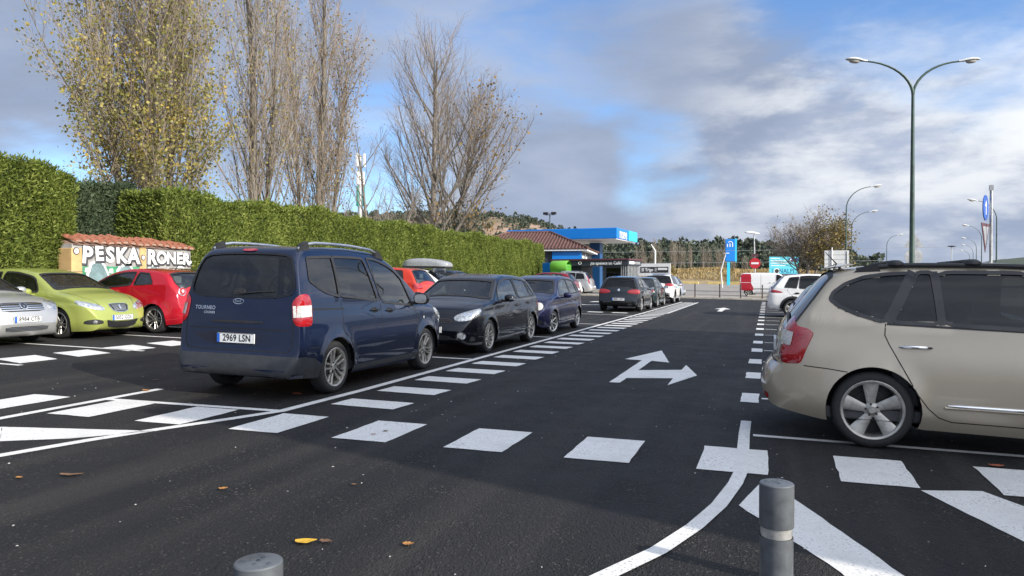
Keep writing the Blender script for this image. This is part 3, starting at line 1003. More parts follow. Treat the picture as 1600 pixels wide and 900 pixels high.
    def lettering(s, name, text, size, c, d, mat, spread=1.0, off=0.006, bold=0.0, parent=None):
        """raised badge letters that follow the skin; d looks at the skin"""
        me = text_mesh(text, size, bold, space=spread)
        d, u, w = s.b.frame(d)
        rt = d.cross(Vector((0, 0, 1))).normalized()
        for v in me.vertices:
            h, _ = s.b.hit(Vector(c) + rt * v.co.x + Vector((0, 0, 1)) * v.co.y, d, off)
            v.co = (h.x - s.ox, h.y, h.z)
        return link(name, me, M[mat], parent or s.root)
    def both(s, name, poly, d, mat, off=0.004, dome=0.0, rnd=2, grid=0.05, rim=0.0, r=0.22, label=None, sides=(1, -1), child=None):
        for sg in sides:
            P = [Vector(p) for p in poly]; dd = Vector(d)
            if sg < 0: P = mirror_y(P); dd.y = -dd.y
            if rnd: P = chaikin(P, rnd, r)
            o = s.put(name, s.b.patch(P, dd, off, dome, grid, rim), mat, label=label)
            if child: child(o, P, dd, sg)
    def one(s, name, poly, d, mat, off=0.004, dome=0.0, rnd=2, grid=0.06, rim=0.0, r=0.22, parent=None):
        P = [Vector(p) for p in poly]
        if rnd: P = chaikin(P, rnd, r)
        return s.put(name, s.b.patch(P, d, off, dome, grid, rim), mat, parent)
    def seam(s, path, both=True, w=0.009, d=(0, -1, 0), name='door_seam', mat='seam', off=0.0012):
        for sg in ((1, -1) if both else (1,)):
            P = [Vector(p) for p in path]; dd = Vector(d)
            if sg < 0: P = mirror_y(P); dd.y = -dd.y
            s.put(name, s.b.strip(P, dd, w, off, False, 0.04), mat)
    def wing_mirror(s, x, z, mat, y=None, sc=1.0, glassy=True):
        for sg in (1, -1):
            h, _ = s.b.hit((x, 1.2, z), (0, -1, 0))
            y0 = h.y if y is None else y
            m = MB()
            bm = bmesh.new()
            bmesh.ops.create_uvsphere(bm, u_segments=16, v_segments=10, radius=1.0)
            for v in bm.verts:
                c = v.co
                px = c.x * 0.085 * sc
                if px < -0.03 * sc: px = -0.03 * sc                  # flat back where the glass sits
                sy = abs(c.y) ** 0.75 * (1 if c.y > 0 else -1); sz = abs(c.z) ** 0.75 * (1 if c.z > 0 else -1)
                v.co = Vector((x + px, y0 + (0.155 + sy * 0.105) * sc, z + 0.06 * sc + sz * 0.075 * sc))
            m.bm(bm); bm.free()
            m.box(x - 0.03, x + 0.04, y0 - 0.02, y0 + 0.09 * sc, z - 0.02, z + 0.025)
            if sg < 0: m.v = [(a, -b, c) for a, b, c in m.v]; m.f = [f[::-1] for f in m.f]
            o = s.mb('wing_mirror', m, mat, angle=60)
            if glassy:
                m = MB(); V = []
                for k in range(20):
                    q = 2 * math.pi * k / 20
                    cy, cz = math.cos(q), math.sin(q)
                    V.append((x - 0.034 * sc, sg * (y0 + (0.155 + abs(cy) ** 0.7 * (1 if cy > 0 else -1) * 0.085) * sc), z + 0.06 * sc + abs(cz) ** 0.7 * (1 if cz > 0 else -1) * 0.058 * sc))
                m.add(V, [tuple(range(20))])
                s.mb('mirror_glass', m, 'mirror', o, smooth=False)
    def handle(s, x, z, mat='black_plastic', w=0.17, both=True, bar=None):
        for sg in ((1, -1) if both else (-1,)):
            P = [Vector((x - w / 2 + 0.02, sg, z - 0.035)), Vector((x + w / 2 - 0.02, sg, z - 0.035)), Vector((x + w / 2, sg, z)), Vector((x + w / 2 - 0.03, sg, z + 0.035)), Vector((x - w / 2 + 0.03, sg, z + 0.035)), Vector((x - w / 2, sg, z))]
            P = chaikin(P, 2)
            h = s.put('door_handle', s.b.patch(P, (0, -sg, 0), 0.0025, 0, 0.04), mat if bar else 'seam')
            y = abs(s.b.hit((x, sg * 2, z), (0, -sg, 0))[0].y)
            m = MB(); m.tube([(x - w * 0.62, sg * (y + 0.006), z), (x - w * 0.45, sg * (y + 0.028), z + 0.004), (x, sg * (y + 0.036), z + 0.006), (x + w * 0.45, sg * (y + 0.028), z + 0.004), (x + w * 0.62, sg * (y + 0.006), z)], [0.009, 0.013, 0.014, 0.013, 0.009], 8)
            s.mb('grip', m, bar or mat, h)
    def rails(s, x0, x1, yy, z0=None, mat='alu', rise=0.05, foot='black_plastic', rad=0.016):
        for sg in (1, -1):
            P = []
            for k in range(13):
                t = k / 12; x = x0 + (x1 - x0) * t
                z = s.b.hit((x, sg * yy, 3), (0, 0, -1))[0].z
                P.append((x, sg * yy, z + rise * min(1, math.sin(math.pi * t) * 2.4 + 0.12)))
            m = MB(); m.tube(P, rad, 8)
            o = s.mb('roof_rail', m, mat)
            for t0 in (0, 1):
                m = MB()
                x = x0 + (x1 - x0) * (0.0 if t0 == 0 else 1.0); dx = 0.14 * (1 if t0 == 0 else -1)
                z = s.b.hit((x, sg * yy, 3), (0, 0, -1))[0].z; z2 = s.b.hit((x + dx, sg * yy, 3), (0, 0, -1))[0].z
                m.prism([(x - dx * 0.2, z - 0.02), (x + dx * 1.4, z2 - 0.02), (x + dx * 1.2, z2 + rise + rad * 1.2), (x + dx * 0.5, z + rise * 0.9 + rad)], sg * yy - 0.028, sg * yy + 0.028, 'xz')
                s.mb('rail_foot', m, foot, o, smooth=False)
    # -- glass laid out from the body's own edges
    def ey(s, x): return float(np.interp(x, s.b.edge[:, 0], s.b.edge[:, 1]))
    def ez(s, x): return float(np.interp(x, s.b.edge[:, 0], s.b.edge[:, 2]))
    def bl(s, x): return float(np.interp(x, *s.b.beltf))
    def pane(s, name, xa, xb, mat, la=0.0, lb=0.0, top=0.075, bot=0.02, zmin=None, r=0.16, rnd=2, frame=0.03, kick=0.0, fmat='black_plastic'):
        """side window between xa and xb (at its foot); la / lb lean of its rear and front edges per metre of height"""
        n = 9; lo = []; hi = []
        for i in range(n):
            x = xa + (xb - xa) * i / (n - 1)
            zb = s.bl(x) + bot + kick * (1 - i / (n - 1)) ** 2
            lo.append((x, 1.0, zb))
        # upper edge from xb's lean back to xa's lean
        def foot(xf, lean):
            zb = s.bl(xf) + bot
            x = xf
            for _ in range(12):
                zt = s.ez(x) - top
                x = xf + lean * max(0.0, zt - zb)
            return x, max(zt, zb + 0.012)
        xb2, zb2 = foot(xb, lb); xa2, za2 = foot(xa, la)
        for i in range(n):
            x = xb2 + (xa2 - xb2) * i / (n - 1)
            z = min(s.ez(x) - top, 9)
            z = max(z, s.bl(x) + bot + 0.012)
            hi.append((x, 1.0, z))
        s.window(name, lo + hi, (0, -1, 0), mat, True, frame, rnd, fmat, r)
    def screen(s, name, x0, x1, mat, inset=0.07, sgn=1, b=0.0, t=0.0, frame=0.03, fmat='black_plastic', inset_b=None):
        """windscreen (sgn 1) or rear window (sgn -1): x0 at the roof end, x1 at the foot"""
        n = 7; left = []
        inset_b = inset if inset_b is None else inset_b
        for i in range(n):
            k = i / (n - 1); x = x0 + (x1 - x0) * k
            ins = inset + (inset_b - inset) * k
            y = s.ey(x) - ins
            h, _ = s.b.hit((x, y, 3), (0, 0, -1))
            left.append(Vector((h.x, y, h.z)))
        zt = s.b.hit((x0, 0, 3), (0, 0, -1))[0].z + t; zb = s.b.hit((x1, 0, 3), (0, 0, -1))[0].z + b
        left[0].z = max(left[0].z, zt - 0.05)
        P = [Vector((x0, 0.25, zt))] + left + [Vector((x1, 0.3, zb)), Vector((x1, -0.3, zb))] + [Vector((q.x, -q.y, q.z)) for q in left[::-1]] + [Vector((x0, -0.25, zt))]
        s.window(name, P, (-sgn, 0, 0), mat, False, frame, 2, fmat, 0.2)
    def wiper(s, pts, d, parent=None):
        P = [s.b.hit(p, d, 0.018)[0] for p in pts]
        m = MB(); m.tube(P, [0.012] + [0.008] * (len(P) - 1), 6)
        s.mb('wiper', m, 'black_plastic', parent)
    def aerial(s, x, h=0.3, lean=-0.6):
        z = s.b.hit((x, 0, 3), (0, 0, -1))[0].z
        m = MB(); m.tube([(x, 0, z - 0.01), (x + lean * 0.03, 0, z + 0.03), (x + lean * h, 0, z + h)], [0.018, 0.008, 0.003], 6)
        s.mb('aerial', m, 'black_plastic')
# ------------------------------------------------------------------ car outlines
def spec(L, W, H, wb, ro, wr, top, belt, **k):
    sill = k.get('sill', 0.2)
    rb, fb = top[0], top[-1]
    bot = k.pop('bot', None) or [(0, rb[1]), (0.025, rb[1] - 0.12), (0.10, max(sill + 0.06, rb[1] - 0.2)), (ro - 0.4, sill + 0.02), (ro, sill), (L / 2, sill - 0.02), (ro + wb, sill - 0.02), (L - 0.4, sill - 0.02), (L - 0.08, max(sill, fb[1] - 0.26)), (L - 0.02, fb[1] - 0.12), (L, fb[1])]
    d = dict(L=L, W=W, H=H, wb=wb, ro=ro, wr=wr, top=top, bot=bot, belt=belt, sill=sill)
    d.update(k)
    return d

COURIER = spec(4.157, 1.75, 1.79, 2.489, 0.86, 0.318,
    [(0, .36), (.02, .47), (.045, .51), (.085, .53), (.09, .80), (.11, 1.00), (.145, 1.2), (.21, 1.5), (.265, 1.66), (.33, 1.735), (.45, 1.765), (.9, 1.785), (1.5, 1.79), (2.1, 1.765), (2.45, 1.68), (2.6, 1.615), (3.30, 1.13), (3.44, 1.075), (3.75, .99), (3.98, .87), (4.09, .73), (4.14, .58), (4.157, .45)],
    [(0, 1.20), (1.0, 1.155), (2.0, 1.075), (2.9, 1.0), (4.15, .97)], sill=0.21, tum=0.20, tumc=0.14, crown=0.035, k=0.025, er=0.30, wer=0.80, ef=0.6, wef=0.6, barrel=0.02, round=3,
    flare=0.024, swage=([(0, 1.04), (4.1, .93)], 0.014, 0.02), gap=0.05)
GOLF = spec(4.20, 1.786, 1.48, 2.578, 0.76, 0.316,
    [(0, .45), (.02, .60), (.06, .66), (.10, .90), (.17, .99), (.44, 1.33), (.54, 1.405), (.75, 1.445), (1.4, 1.48), (1.9, 1.475), (2.3, 1.42), (2.42, 1.385), (3.10, 1.03), (3.2, 1.0), (3.6, .95), (3.92, .85), (4.05, .75), (4.13, .60), (4.18, .55), (4.2, .45)],
    [(0, 1.0), (1.0, .98), (2.2, .955), (3.1, .93), (4.2, .90)], sill=0.19, tum=0.36, tumc=0.2, crown=0.055, k=0.045, er=0.4, wer=0.74, ef=0.6, wef=0.56, round=3, swage=([(0, .80), (4.2, .74)], 0.012, 0.012))
POLO = spec(3.90, 1.65, 1.465, 2.46, 0.68, 0.295,
    [(0, .45), (.02, .60), (.06, .64), (.10, .88), (.15, .97), (.36, 1.30), (.46, 1.39), (.7, 1.43), (1.3, 1.465), (1.75, 1.455), (2.1, 1.40), (2.2, 1.37), (2.82, 1.03), (2.93, 1.0), (3.3, .94), (3.62, .84), (3.76, .72), (3.83, .60), (3.88, .55), (3.9, .45)],
    [(0, 1.0), (1.0, .97), (2.0, .94), (2.9, .92), (3.9, .90)], sill=0.19, tum=0.34, tumc=0.2, crown=0.05, k=0.04, er=0.4, wer=0.74, ef=0.55, wef=0.58, swage=([(0, .72), (3.9, .68)], 0.010, 0.012))
IBIZA = spec(4.06, 1.693, 1.445, 2.469, 0.75, 0.31,
    [(0, .45), (.02, .60), (.06, .66), (.12, .92), (.2, 1.0), (.50, 1.29), (.62, 1.36), (.85, 1.41), (1.4, 1.445), (1.8, 1.435), (2.15, 1.38), (2.28, 1.36), (3.0, 1.03), (3.12, .985), (3.5, .915), (3.80, .80), (3.93, .69), (4.0, .58), (4.045, .5), (4.06, .40)],
    [(0, 1.04), (1.0, .99), (2.2, .94), (3.1, .90), (4.06, .86)], sill=0.18, tum=0.36, tumc=0.22, crown=0.06, k=0.05, er=0.42, wer=0.7, ef=0.7, wef=0.52, flare=0.022, swage=([(0, .82), (4.0, .70)], 0.014, 0.012))
MITO = spec(4.063, 1.72, 1.446, 2.511, 0.78, 0.318,
    [(0, .42), (.02, .58), (.05, .66), (.09, .85), (.14, 1.05), (.44, 1.32), (.60, 1.40), (.9, 1.45), (1.4, 1.48), (1.8, 1.47), (2.15, 1.41), (2.3, 1.36), (3.0, 1.0), (3.12, .935), (3.5, .86), (3.80, .74), (3.93, .62), (4.0, .54), (4.05, .48), (4.063, .4)],
    [(0, 1.14), (.9, 1.10), (1.5, 1.06), (2.2, 1.0), (3.1, .93), (4.06, .88)], sill=0.18, tum=0.4, tumc=0.3, crown=0.07, k=0.06, er=0.5, wer=0.62, ef=0.7, wef=0.5, flare=0.03, swage=([(0, .80), (4.0, .72)], 0.012, 0.02), pw=2.0)
AVENSIS = spec(4.63, 1.76, 1.48, 2.70, 0.98, 0.315,
    [(0, .45), (.02, .60), (.06, .70), (.10, .95), (.2, 1.03), (.62, 1.07), (.72, 1.09), (1.25, 1.38), (1.45, 1.43), (1.9, 1.475), (2.3, 1.48), (2.7, 1.42), (2.85, 1.37), (3.6, 1.0), (3.72, .955), (4.1, .90), (4.38, .82), (4.5, .74), (4.57, .64), (4.61, .52), (4.63, .42)],
    [(0, .98), (1.5, .94), (2.7, .91), (3.6, .88), (4.63, .86)], sill=0.18, tum=0.34, tumc=0.22, crown=0.055, k=0.05, er=0.45, wer=0.7, ef=0.7, wef=0.54, swage=([(0, .74), (4.6, .70)], 0.010, 0.012))
CARENS = spec(4.545, 1.82, 1.66, 2.70, 0.93, 0.338,
    [(0, .50), (.015, .60), (.05, .655), (.115, .685), (.135, .90), (.165, 1.02), (.24, 1.13), (.54, 1.52), (.62, 1.575), (.74, 1.60), (1.1, 1.635), (1.9, 1.66), (2.3, 1.64), (2.62, 1.56), (2.78, 1.50), (3.5, 1.09), (3.62, 1.05), (3.95, .99), (4.25, .88), (4.4, .76), (4.48, .64), (4.53, .52), (4.545, .44)],
    [(0, 1.12), (.6, 1.11), (1.2, 1.10), (2.4, 1.065), (3.5, 1.02), (4.5, .97)], sill=0.2, tum=0.30, tumc=0.2, crown=0.05, k=0.04, er=0.5, wer=0.66, ef=0.65, wef=0.56, flare=0.018, swage=([(0, .90), (4.5, .80)], 0.008, 0.03), pw=2.2, step=0.032)
RAV4 = spec(4.60, 1.855, 1.69, 2.69, 0.97, 0.35,
    [(0, .55), (.02, .70), (.06, .80), (.10, 1.02), (.18, 1.12), (.50, 1.50), (.62, 1.585), (.9, 1.64), (1.5, 1.69), (2.1, 1.68), (2.5, 1.62), (2.65, 1.57), (3.4, 1.16), (3.5, 1.12), (3.9, 1.07), (4.3, .98), (4.45, .85), (4.55, .7), (4.6, .55)],
    [(0, 1.16), (1.2, 1.10), (2.4, 1.05), (3.4, 1.02), (4.6, 1.0)], sill=0.27, tum=0.34, tumc=0.22, crown=0.05, k=0.045, er=0.4, wer=0.72, ef=0.6, wef=0.6, flare=0.03, swage=([(0, .9), (4.6, .86)], 0.012, 0.015))
def hatch_like(L, W, H, src):
    """another make of the same body type: the outline stretched to its own size"""
    d = dict(src); fx, fz = L / src['L'], H / src['H']
    d.update(L=L, W=W, H=H, wb=src['wb'] * fx, ro=src['ro'] * fx)
    d['top'] = [(x * fx, z * fz) for x, z in src['top']]; d['bot'] = [(x * fx, z) for x, z in src['bot']]
    d['belt'] = [(x * fx, z * fz) for x, z in src['belt']]
    d['bot'][0] = (0, d['top'][0][1]); d['bot'][-1] = (L, d['top'][-1][1])
    if src.get('swage'): d['swage'] = ([(x * fx, z * fz) for x, z in src['swage'][0]],) + src['swage'][1:]
    return d

PAINT = {
    'navy': paint('navy_paint', (0.004, 0.0105, 0.036), 0.3, 0.3, 0.10),
    'black': paint('black_paint', (0.004, 0.005, 0.009), 0.2, 0.28, 0.03),
    'indigo': paint('indigo_paint', (0.009, 0.011, 0.045), 0.3, 0.3, 0.05),
    'lime': paint('lime_paint', (0.32, 0.365, 0.085), 0.25, 0.34, 0.12),
    'silver': paint('silver_paint', (0.50, 0.50, 0.49), 0.6, 0.34, 0.15),
    'red': paint('red_paint', (0.42, 0.004, 0.016), 0.15, 0.3, 0.08),
    'orange': paint('orange_red_paint', (0.58, 0.04, 0.015), 0.15, 0.3, 0.1),
    'champagne': paint('champagne_paint', (0.48, 0.415, 0.315), 0.45, 0.36, 0.2),
    'white': paint('white_paint', (0.78, 0.78, 0.77), 0.0, 0.3, 0.12),
    'graphite': paint('graphite_paint', (0.014, 0.019, 0.025), 0.4, 0.3, 0.1),
    'bottle': paint('bottle_green_paint', (0.009, 0.022, 0.024), 0.4, 0.3, 0.1),
    'steel': paint('steel_blue_paint', (0.40, 0.44, 0.48), 0.6, 0.32, 0.15),
    'grey': paint('grey_paint', (0.20, 0.22, 0.24), 0.5, 0.32, 0.15),
    'darkred': paint('dark_red_paint', (0.22, 0.008, 0.014), 0.25, 0.3, 0.1),
    'midblue': paint('mid_blue_paint', (0.02, 0.04, 0.085), 0.35, 0.3, 0.1),
}
HALF = math.pi / 2
PARK = 'cars parked in the car park'

def std_glass(c, hd, cw, rt, rb, panes, side='glass_side', rear='glass_side', front='glass_clear', ins=0.07, rframe='black_plastic'):
    c.screen('windscreen', hd, cw, front, 0.07, 1)
    c.screen('rear_window', rt, rb, rear, ins, -1)
    for i, (xa, xb, la, lb, kw) in enumerate(panes):
        c.pane('side_window', xa, xb, side if not kw.get('mat') else kw['mat'], la, lb, **{k: v for k, v in kw.items() if k != 'mat'})

# ------------------------------------------------------------------ the big navy people carrier
c = Car('people_carrier', COURIER, (-5.80, 7.74 + 4.157 / 2 - 0.86), HALF, 'navy blue boxy people carrier with silver roof rails and rear plate 2969 LSN', PARK)
c.screen('windscreen', 2.66, 3.26, 'glass_clear', 0.08, 1)
# wide dark glass of the tailgate
c.one_rear = [(0, .60, 1.645), (0, .30, 1.67), (0, -.30, 1.67), (0, -.60, 1.645), (0, -.67, 1.5), (0, -.72, 1.28), (0, -.70, 1.21), (0, -.55, 1.175), (0, -.3, 1.165), (0, .3, 1.165), (0, .55, 1.175), (0, .70, 1.21), (0, .72, 1.28), (0, .67, 1.5)]
c.window('rear_window', c.one_rear, (1, 0, 0), 'glass_mid', False, 0.02, 1, 'gloss_black', 0.2)
c.pane('side_window', .42, .985, 'glass_mid', 0.10, 0.03, kick=0.17, top=0.115, r=0.12)
c.pane('side_window', 1.005, 1.93, 'glass_mid', 0.03, -0.30, top=0.115, r=0.12)
c.pane('side_window', 2.03, 2.96, 'glass_side', -0.28, -0.55, top=0.10, bot=0.0, r=0.14)
c.shell(PAINT['navy'])
c.cabin(3.25, 1.05)
c.wheels((5, 'twin'), 'rim_dull', 0.2)
c.both('tail_light', [(.12, .745, 1.12), (.20, .78, 1.21), (.30, .83, 1.21), (.33, .86, 1.12), (.33, .87, .90), (.30, .87, .845), (.12, .80, .85), (.10, .765, .93)], (1, -0.9, 0), 'lens_red', 0.006, 0.016, 2, 0.04, 0.0, 0.18,
       child=lambda o, P, dd, sg: c.put('reversing_lens', c.b.patch([Vector((.115, sg * .775, 1.075)), Vector((.30, sg * .86, 1.085)), Vector((.30, sg * .86, .955)), Vector((.105, sg * .79, .945))], dd, 0.026, 0, 0.05), 'lens_clear', o))
c.both('bumper_reflector', [(0, .52, .425), (0, .36, .425), (0, .36, .385), (0, .52, .385)], (1, 0, 0), 'lens_red', 0.006, 0, 1, 0.05, 0.02)
# grey lower bumper and sill guards
c.one('rear_bumper', [(0, .56, .505), (0, .3, .51), (0, -.3, .51), (0, -.56, .505), (0, -.56, .29), (0, -.3, .28), (0, .3, .28), (0, .56, .29)], (1, 0, 0), 'grey_plastic', 0.008, 0, 0, 0.06, 0.0, 0.2)
c.both('bumper_corner', [(.05, .545, .505), (.0, .545, .29), (.10, .80, .26), (.45, .88, .24), (.50, .87, .40), (.38, .865, .47), (.22, .83, .505)], (1, -1, 0), 'grey_plastic', 0.010, 0, 0, 0.05, 0.0, 0.12)
c.both('sill_guard', [(1.22, 1, .30), (2.98, 1, .30), (2.98, 1, .225), (1.22, 1, .235)], (0, -1, 0), 'grey_plastic', 0.006, 0.006, 1, 0.08, 0.01, 0.1)
c.put('tailgate_seam', c.b.strip([(0, .735, 1.14), (0, .745, .62), (0, .69, .555), (0, -.69, .555), (0, -.745, .62), (0, -.735, 1.14)], (1, 0, 0), 0.012, 0.0015), 'seam')
c.put('tailgate_crease', c.b.strip([(0, .70, .80), (0, -.70, .80)], (1, 0, 0), 0.012, 0.0012), 'seam')
c.one('grab_trim', [(0, .36, .895), (0, -.36, .895), (0, -.36, .87), (0, .36, .87)], (1, 0, 0), 'black_plastic', 0.012, 0, 1, 0.06, 0.02)
c.plate(True, .69, '2969 LSN')
c.lettering('badge_lettering', 'TOURNEO', 0.06, (0, .47, 1.03), (1, 0, 0), 'chrome', 1.08, 0.006, 0.0016)
c.lettering('badge_lettering', 'COURIER', 0.038, (0, .40, .975), (1, 0, 0), 'chrome', 1.08, 0.006, 0.001)
P = [(0, .075 * math.cos(q), 1.115 + .034 * math.sin(q)) for q in np.linspace(0, 2 * math.pi, 25)[:-1]]
o = c.put('oval_badge', c.b.patch([Vector(p) for p in P], (1, 0, 0), 0.006, 0.004, 0.04, 0.01), 'chrome')
P2 = [Vector((0, p[1] * .86, 1.115 + (p[2] - 1.115) * .78)) for p in P]
o2 = c.put('badge_face', c.b.patch(P2, (1, 0, 0), 0.0125, 0, 0.04), PAINT['navy'], o)
c.lettering('badge_script', 'Ford', 0.045, (0, 0, 1.115), (1, 0, 0), 'chrome', 1.0, 0.0145, 0.0, o)
c.one('brake_lamp', [(0, .09, 1.725), (0, -.09, 1.725), (0, -.09, 1.695), (0, .09, 1.695)], (1, 0, 0), 'lens_red', 0.012, 0, 1, 0.05, 0.03)
c.wiper([(0, .0, 1.225), (0, -.05, 1.205), (0, -.25, 1.225), (0, -.46, 1.235)], (1, 0, 0))
c.one('wiper_cap', [(0, .07, 1.26), (0, -.07, 1.26), (0, -.09, 1.19), (0, .09, 1.19)], (1, 0, 0), 'black_plastic', 0.016, 0.01, 2, 0.04, 0.02)
for x in (1.005, 1.965):
    c.seam([(x - 0.01 if x < 1.5 else x, 1, 1.52), (x, 1, 1.0), (x, 1, .75), (x if x > 1.5 else x + 0.16, 1, .60 if x > 1.5 else .62), (x if x > 1.5 else x + 0.22, 1, .29)])
c.seam([(2.95, 1, 1.0), (3.02, 1, .8), (3.0, 1, .5), (2.93, 1, .29)])
c.seam([(1.22, 1, .285), (2.95, 1, .285)])
c.seam([(.37, 1, 1.035), (1.06, 1, 1.02)], w=0.02, name='slide_rail')
c.seam([(.30, 1, .60), (.50, 1, .585)], w=0.008)
c.handle(1.79, .975, 'gloss_black'); c.handle(2.2, .955, 'gloss_black')
c.wing_mirror(2.90, 1.03, 'gloss_black', sc=1.15)
c.rails(.40, 2.35, .60, mat='alu', rise=0.065, rad=0.019)
c.both('headlight', [(3.55, .80, .96), (3.95, .72, .84), (4.05, .62, .74), (3.98, .74, .70), (3.7, .84, .80)], (-0.7, -1, -0.2), 'headlamp', 0.004, 0.012, 2, 0.05, 0.01)
c.both('side_repeater', [(3.22, 1, .83), (3.25, 1, .83), (3.25, 1, .79), (3.22, 1, .79)], (0, -1, 0), 'lens_clear', 0.006, 0, 1, 0.05)
c.plate(False, .5)

# ------------------------------------------------------------------ hatchbacks facing the camera in the same row
def hatch_front(c, grille, lamps, fog=None, fogmat='chrome', lampmat='headlamp', plate=None, pz=0.42):
    L = c.sp['L']
    for poly, d in lamps:
        def inner(o, P, dd, sg):
            ctr = sum(P, Vector()) / len(P)
            h, n = c.b.hit(ctr, dd, 0.02)
            for k, dx in ((0, -.045), (1, .045)):
                q = [c.b.hit(ctr + Vector((0, sg * dx * 1.2, 0)) + Vector((0, math.cos(a) * .035, math.sin(a) * .035)), dd, 0.016)[0] for a in np.linspace(0, 2 * math.pi, 13)[:-1]]
                m = MB(); m.add(q, [tuple(range(12))]); c.mb('lamp_reflector', m, 'chrome', o, smooth=False)
        c.both('headlight', poly, d, lampmat, 0.004, 0.012, 2, 0.04, 0.012, child=inner)
    for poly, mat in grille:
        c.one('grille', poly, (-1, 0, 0), mat, 0.005, 0, 1, 0.06, 0.015, 0.15)
    if fog:
        c.both('fog_light', fog, (-1, -0.25, 0), fogmat, 0.006, 0.008, 2, 0.04, 0.015)
    c.plate(False, pz, plate)

c = Car('hatchback', GOLF, (-5.79, 12.91 - 0.862 + 4.2 / 2), -HALF, 'black five door hatchback facing the camera behind the navy people carrier', PARK)
std_glass(c, 2.48, 3.06, .52, .20, [(.42, .66, 0.75, 0.15, dict(mat='glass_side', top=.085)), (.72, 1.52, 0.18, -0.05, {}), (1.60, 2.80, -0.05, -0.8, dict(top=.07))])
c.shell(PAINT['black'])
c.cabin(3.0, .96)
c.wheels((5, 'twin'), 'rim_dull', 0.215)
hatch_front(c, [([(0, .40, .66), (0, -.40, .66), (0, -.42, .58), (0, .42, .58)], 'black_plastic'), ([(0, .44, .36), (0, -.44, .36), (0, -.40, .27), (0, .40, .27)], 'black_plastic')],
            [([(4.05, .42, .67), (4.03, .50, .74), (3.86, .74, .82), (3.70, .83, .845), (3.76, .84, .72), (3.98, .72, .625), (4.08, .50, .605)], (-1, -0.55, -0.15))],
            [(4.1, .66, .40), (4.1, .54, .40), (4.1, .54, .32), (4.1, .66, .32)], 'lens_clear', pz=.46)
for z in (.605, .635): c.one('grille_slat', [(0, .40, z + .006), (0, -.40, z + .006), (0, -.40, z - .006), (0, .40, z - .006)], (-1, 0, 0), 'gloss_black', 0.012, 0, 0, 0.08, 0.01)
c.both('fog_ring', [(4.1, .69, .42), (4.1, .51, .42), (4.1, .51, .30), (4.1, .69, .30)], (-1, -0.25, 0), 'chrome', 0.003, 0, 2, 0.04)
c.seam([(1.56, 1, 1.38), (1.56, 1, .9), (1.55, 1, .55), (1.50, 1, .24)]); c.seam([(2.83, 1, .87), (2.86, 1, .6), (2.80, 1, .24)]); c.seam([(.78, 1, 1.2), (.70, 1, .9), (1.0, 1, .62), (1.12, 1, .28)])
c.seam([(1.12, 1, .235), (2.8, 1, .235)])
c.seam([(1.1, 1, .42), (2.85, 1, .42)], w=0.03, mat='black_plastic', name='door_moulding', off=0.004)
c.handle(1.0, .875, 'black_plastic', 0.16); c.handle(1.78, .85, 'black_plastic', 0.16)
c.wing_mirror(2.62, .95, 'gloss_black')
c.both('mirror_indicator', [(2.66, 1.0, .955), (2.68, 1.18, .955), (2.68, 1.18, .945), (2.66, 1.0, .945)], (0, -1, 0), 'chrome', 0.0, 0, 0, 0.2) if False else None
for sg in (1, -1):
    m = MB(); m.box(2.66, 2.70, .98, 1.12, .985, 1.005, 0.005); m.v = [(a, b * sg, d_) for a, b, d_ in m.v]; c.mb('mirror_indicator', m, 'chrome')
c.put('bonnet_seam', c.b.strip([(4.05, .42, .69), (3.7, .60, .9), (3.15, .70, .95)], (0, 0, -1), 0.01, 0.0012), 'seam')
c.both('tail_light', [(.06, .72, .92), (.10, .80, .93), (.3, .86, .9), (.28, .86, .74), (.05, .66, .74), (.03, .45, .77), (.05, .45, .88)], (1, -.7, 0), 'lens_red', 0.005, 0.01)
m = MB(); m.tube([(2.62, 0, 1.18), (2.62, 0, 1.02)], 0.003, 5); m.lathe([(0.002, 0.03), (0.03, 0.0), (0.035, -0.03), (0.02, -0.05), (0.0, -0.055)], 12, 'z', (2.62, 0, .99)); c.mb('hanging_air_freshener', m, 'white_dial')
m = MB(); m.box(2.55, 2.60, -.12, .12, 1.22, 1.29, 0.02); c.mb('rear_view_mirror', m, 'black_plastic')

c = Car('hatchback', POLO, (-5.84, 17.71 - 0.76 + 3.9 / 2), -HALF, 'dark indigo hatchback with round headlights parked behind the black hatchback', PARK, steer=R(-14))
std_glass(c, 2.26, 2.79, .44, .18, [(.36, .60, 0.7, 0.1, dict(top=.085)), (.66, 1.38, 0.15, -0.05, {}), (1.45, 2.55, -0.05, -0.8, dict(top=.07))])
c.shell(PAINT['indigo'])
c.cabin(2.75, .95)
c.wheels((7, 'slim'), 'rim', 0.19)
def round_lamp(c, x, y, z, r, mat='lens_clear'):
    P = [(x, y + r * math.cos(q), z + r * math.sin(q)) for q in np.linspace(0, 2 * math.pi, 17)[:-1]]
    c.both('headlight', P, (-1, -0.2, -0.15), mat, 0.005, 0.018, 0, 0.04, 0.02)
round_lamp(c, 3.7, .58, .70, .105)
round_lamp(c, 3.8, .40, .66, .07)
c.one('grille', [(0, .28, .66), (0, -.28, .66), (0, -.26, .58), (0, .26, .58)], (-1, 0, 0), 'black_plastic', 0.005, 0, 1)
c.one('air_intake', [(0, .45, .36), (0, -.45, .36), (0, -.42, .28), (0, .42, .28)], (-1, 0, 0), 'black_plastic', 0.005, 0, 1)
c.both('air_intake', [(3.8, .70, .38), (3.8, .54, .36), (3.8, .54, .28), (3.8, .70, .28)], (-1, -0.3, 0), 'black_plastic', 0.005, 0, 1)
c.put('bumper_strip', c.b.strip([(3.8, .76, .50), (3.9, .5, .50), (3.9, -.5, .50), (3.8, -.76, .50)], (-1, 0, 0), 0.03, 0.005), PAINT['indigo'])
c.plate(False, .45)
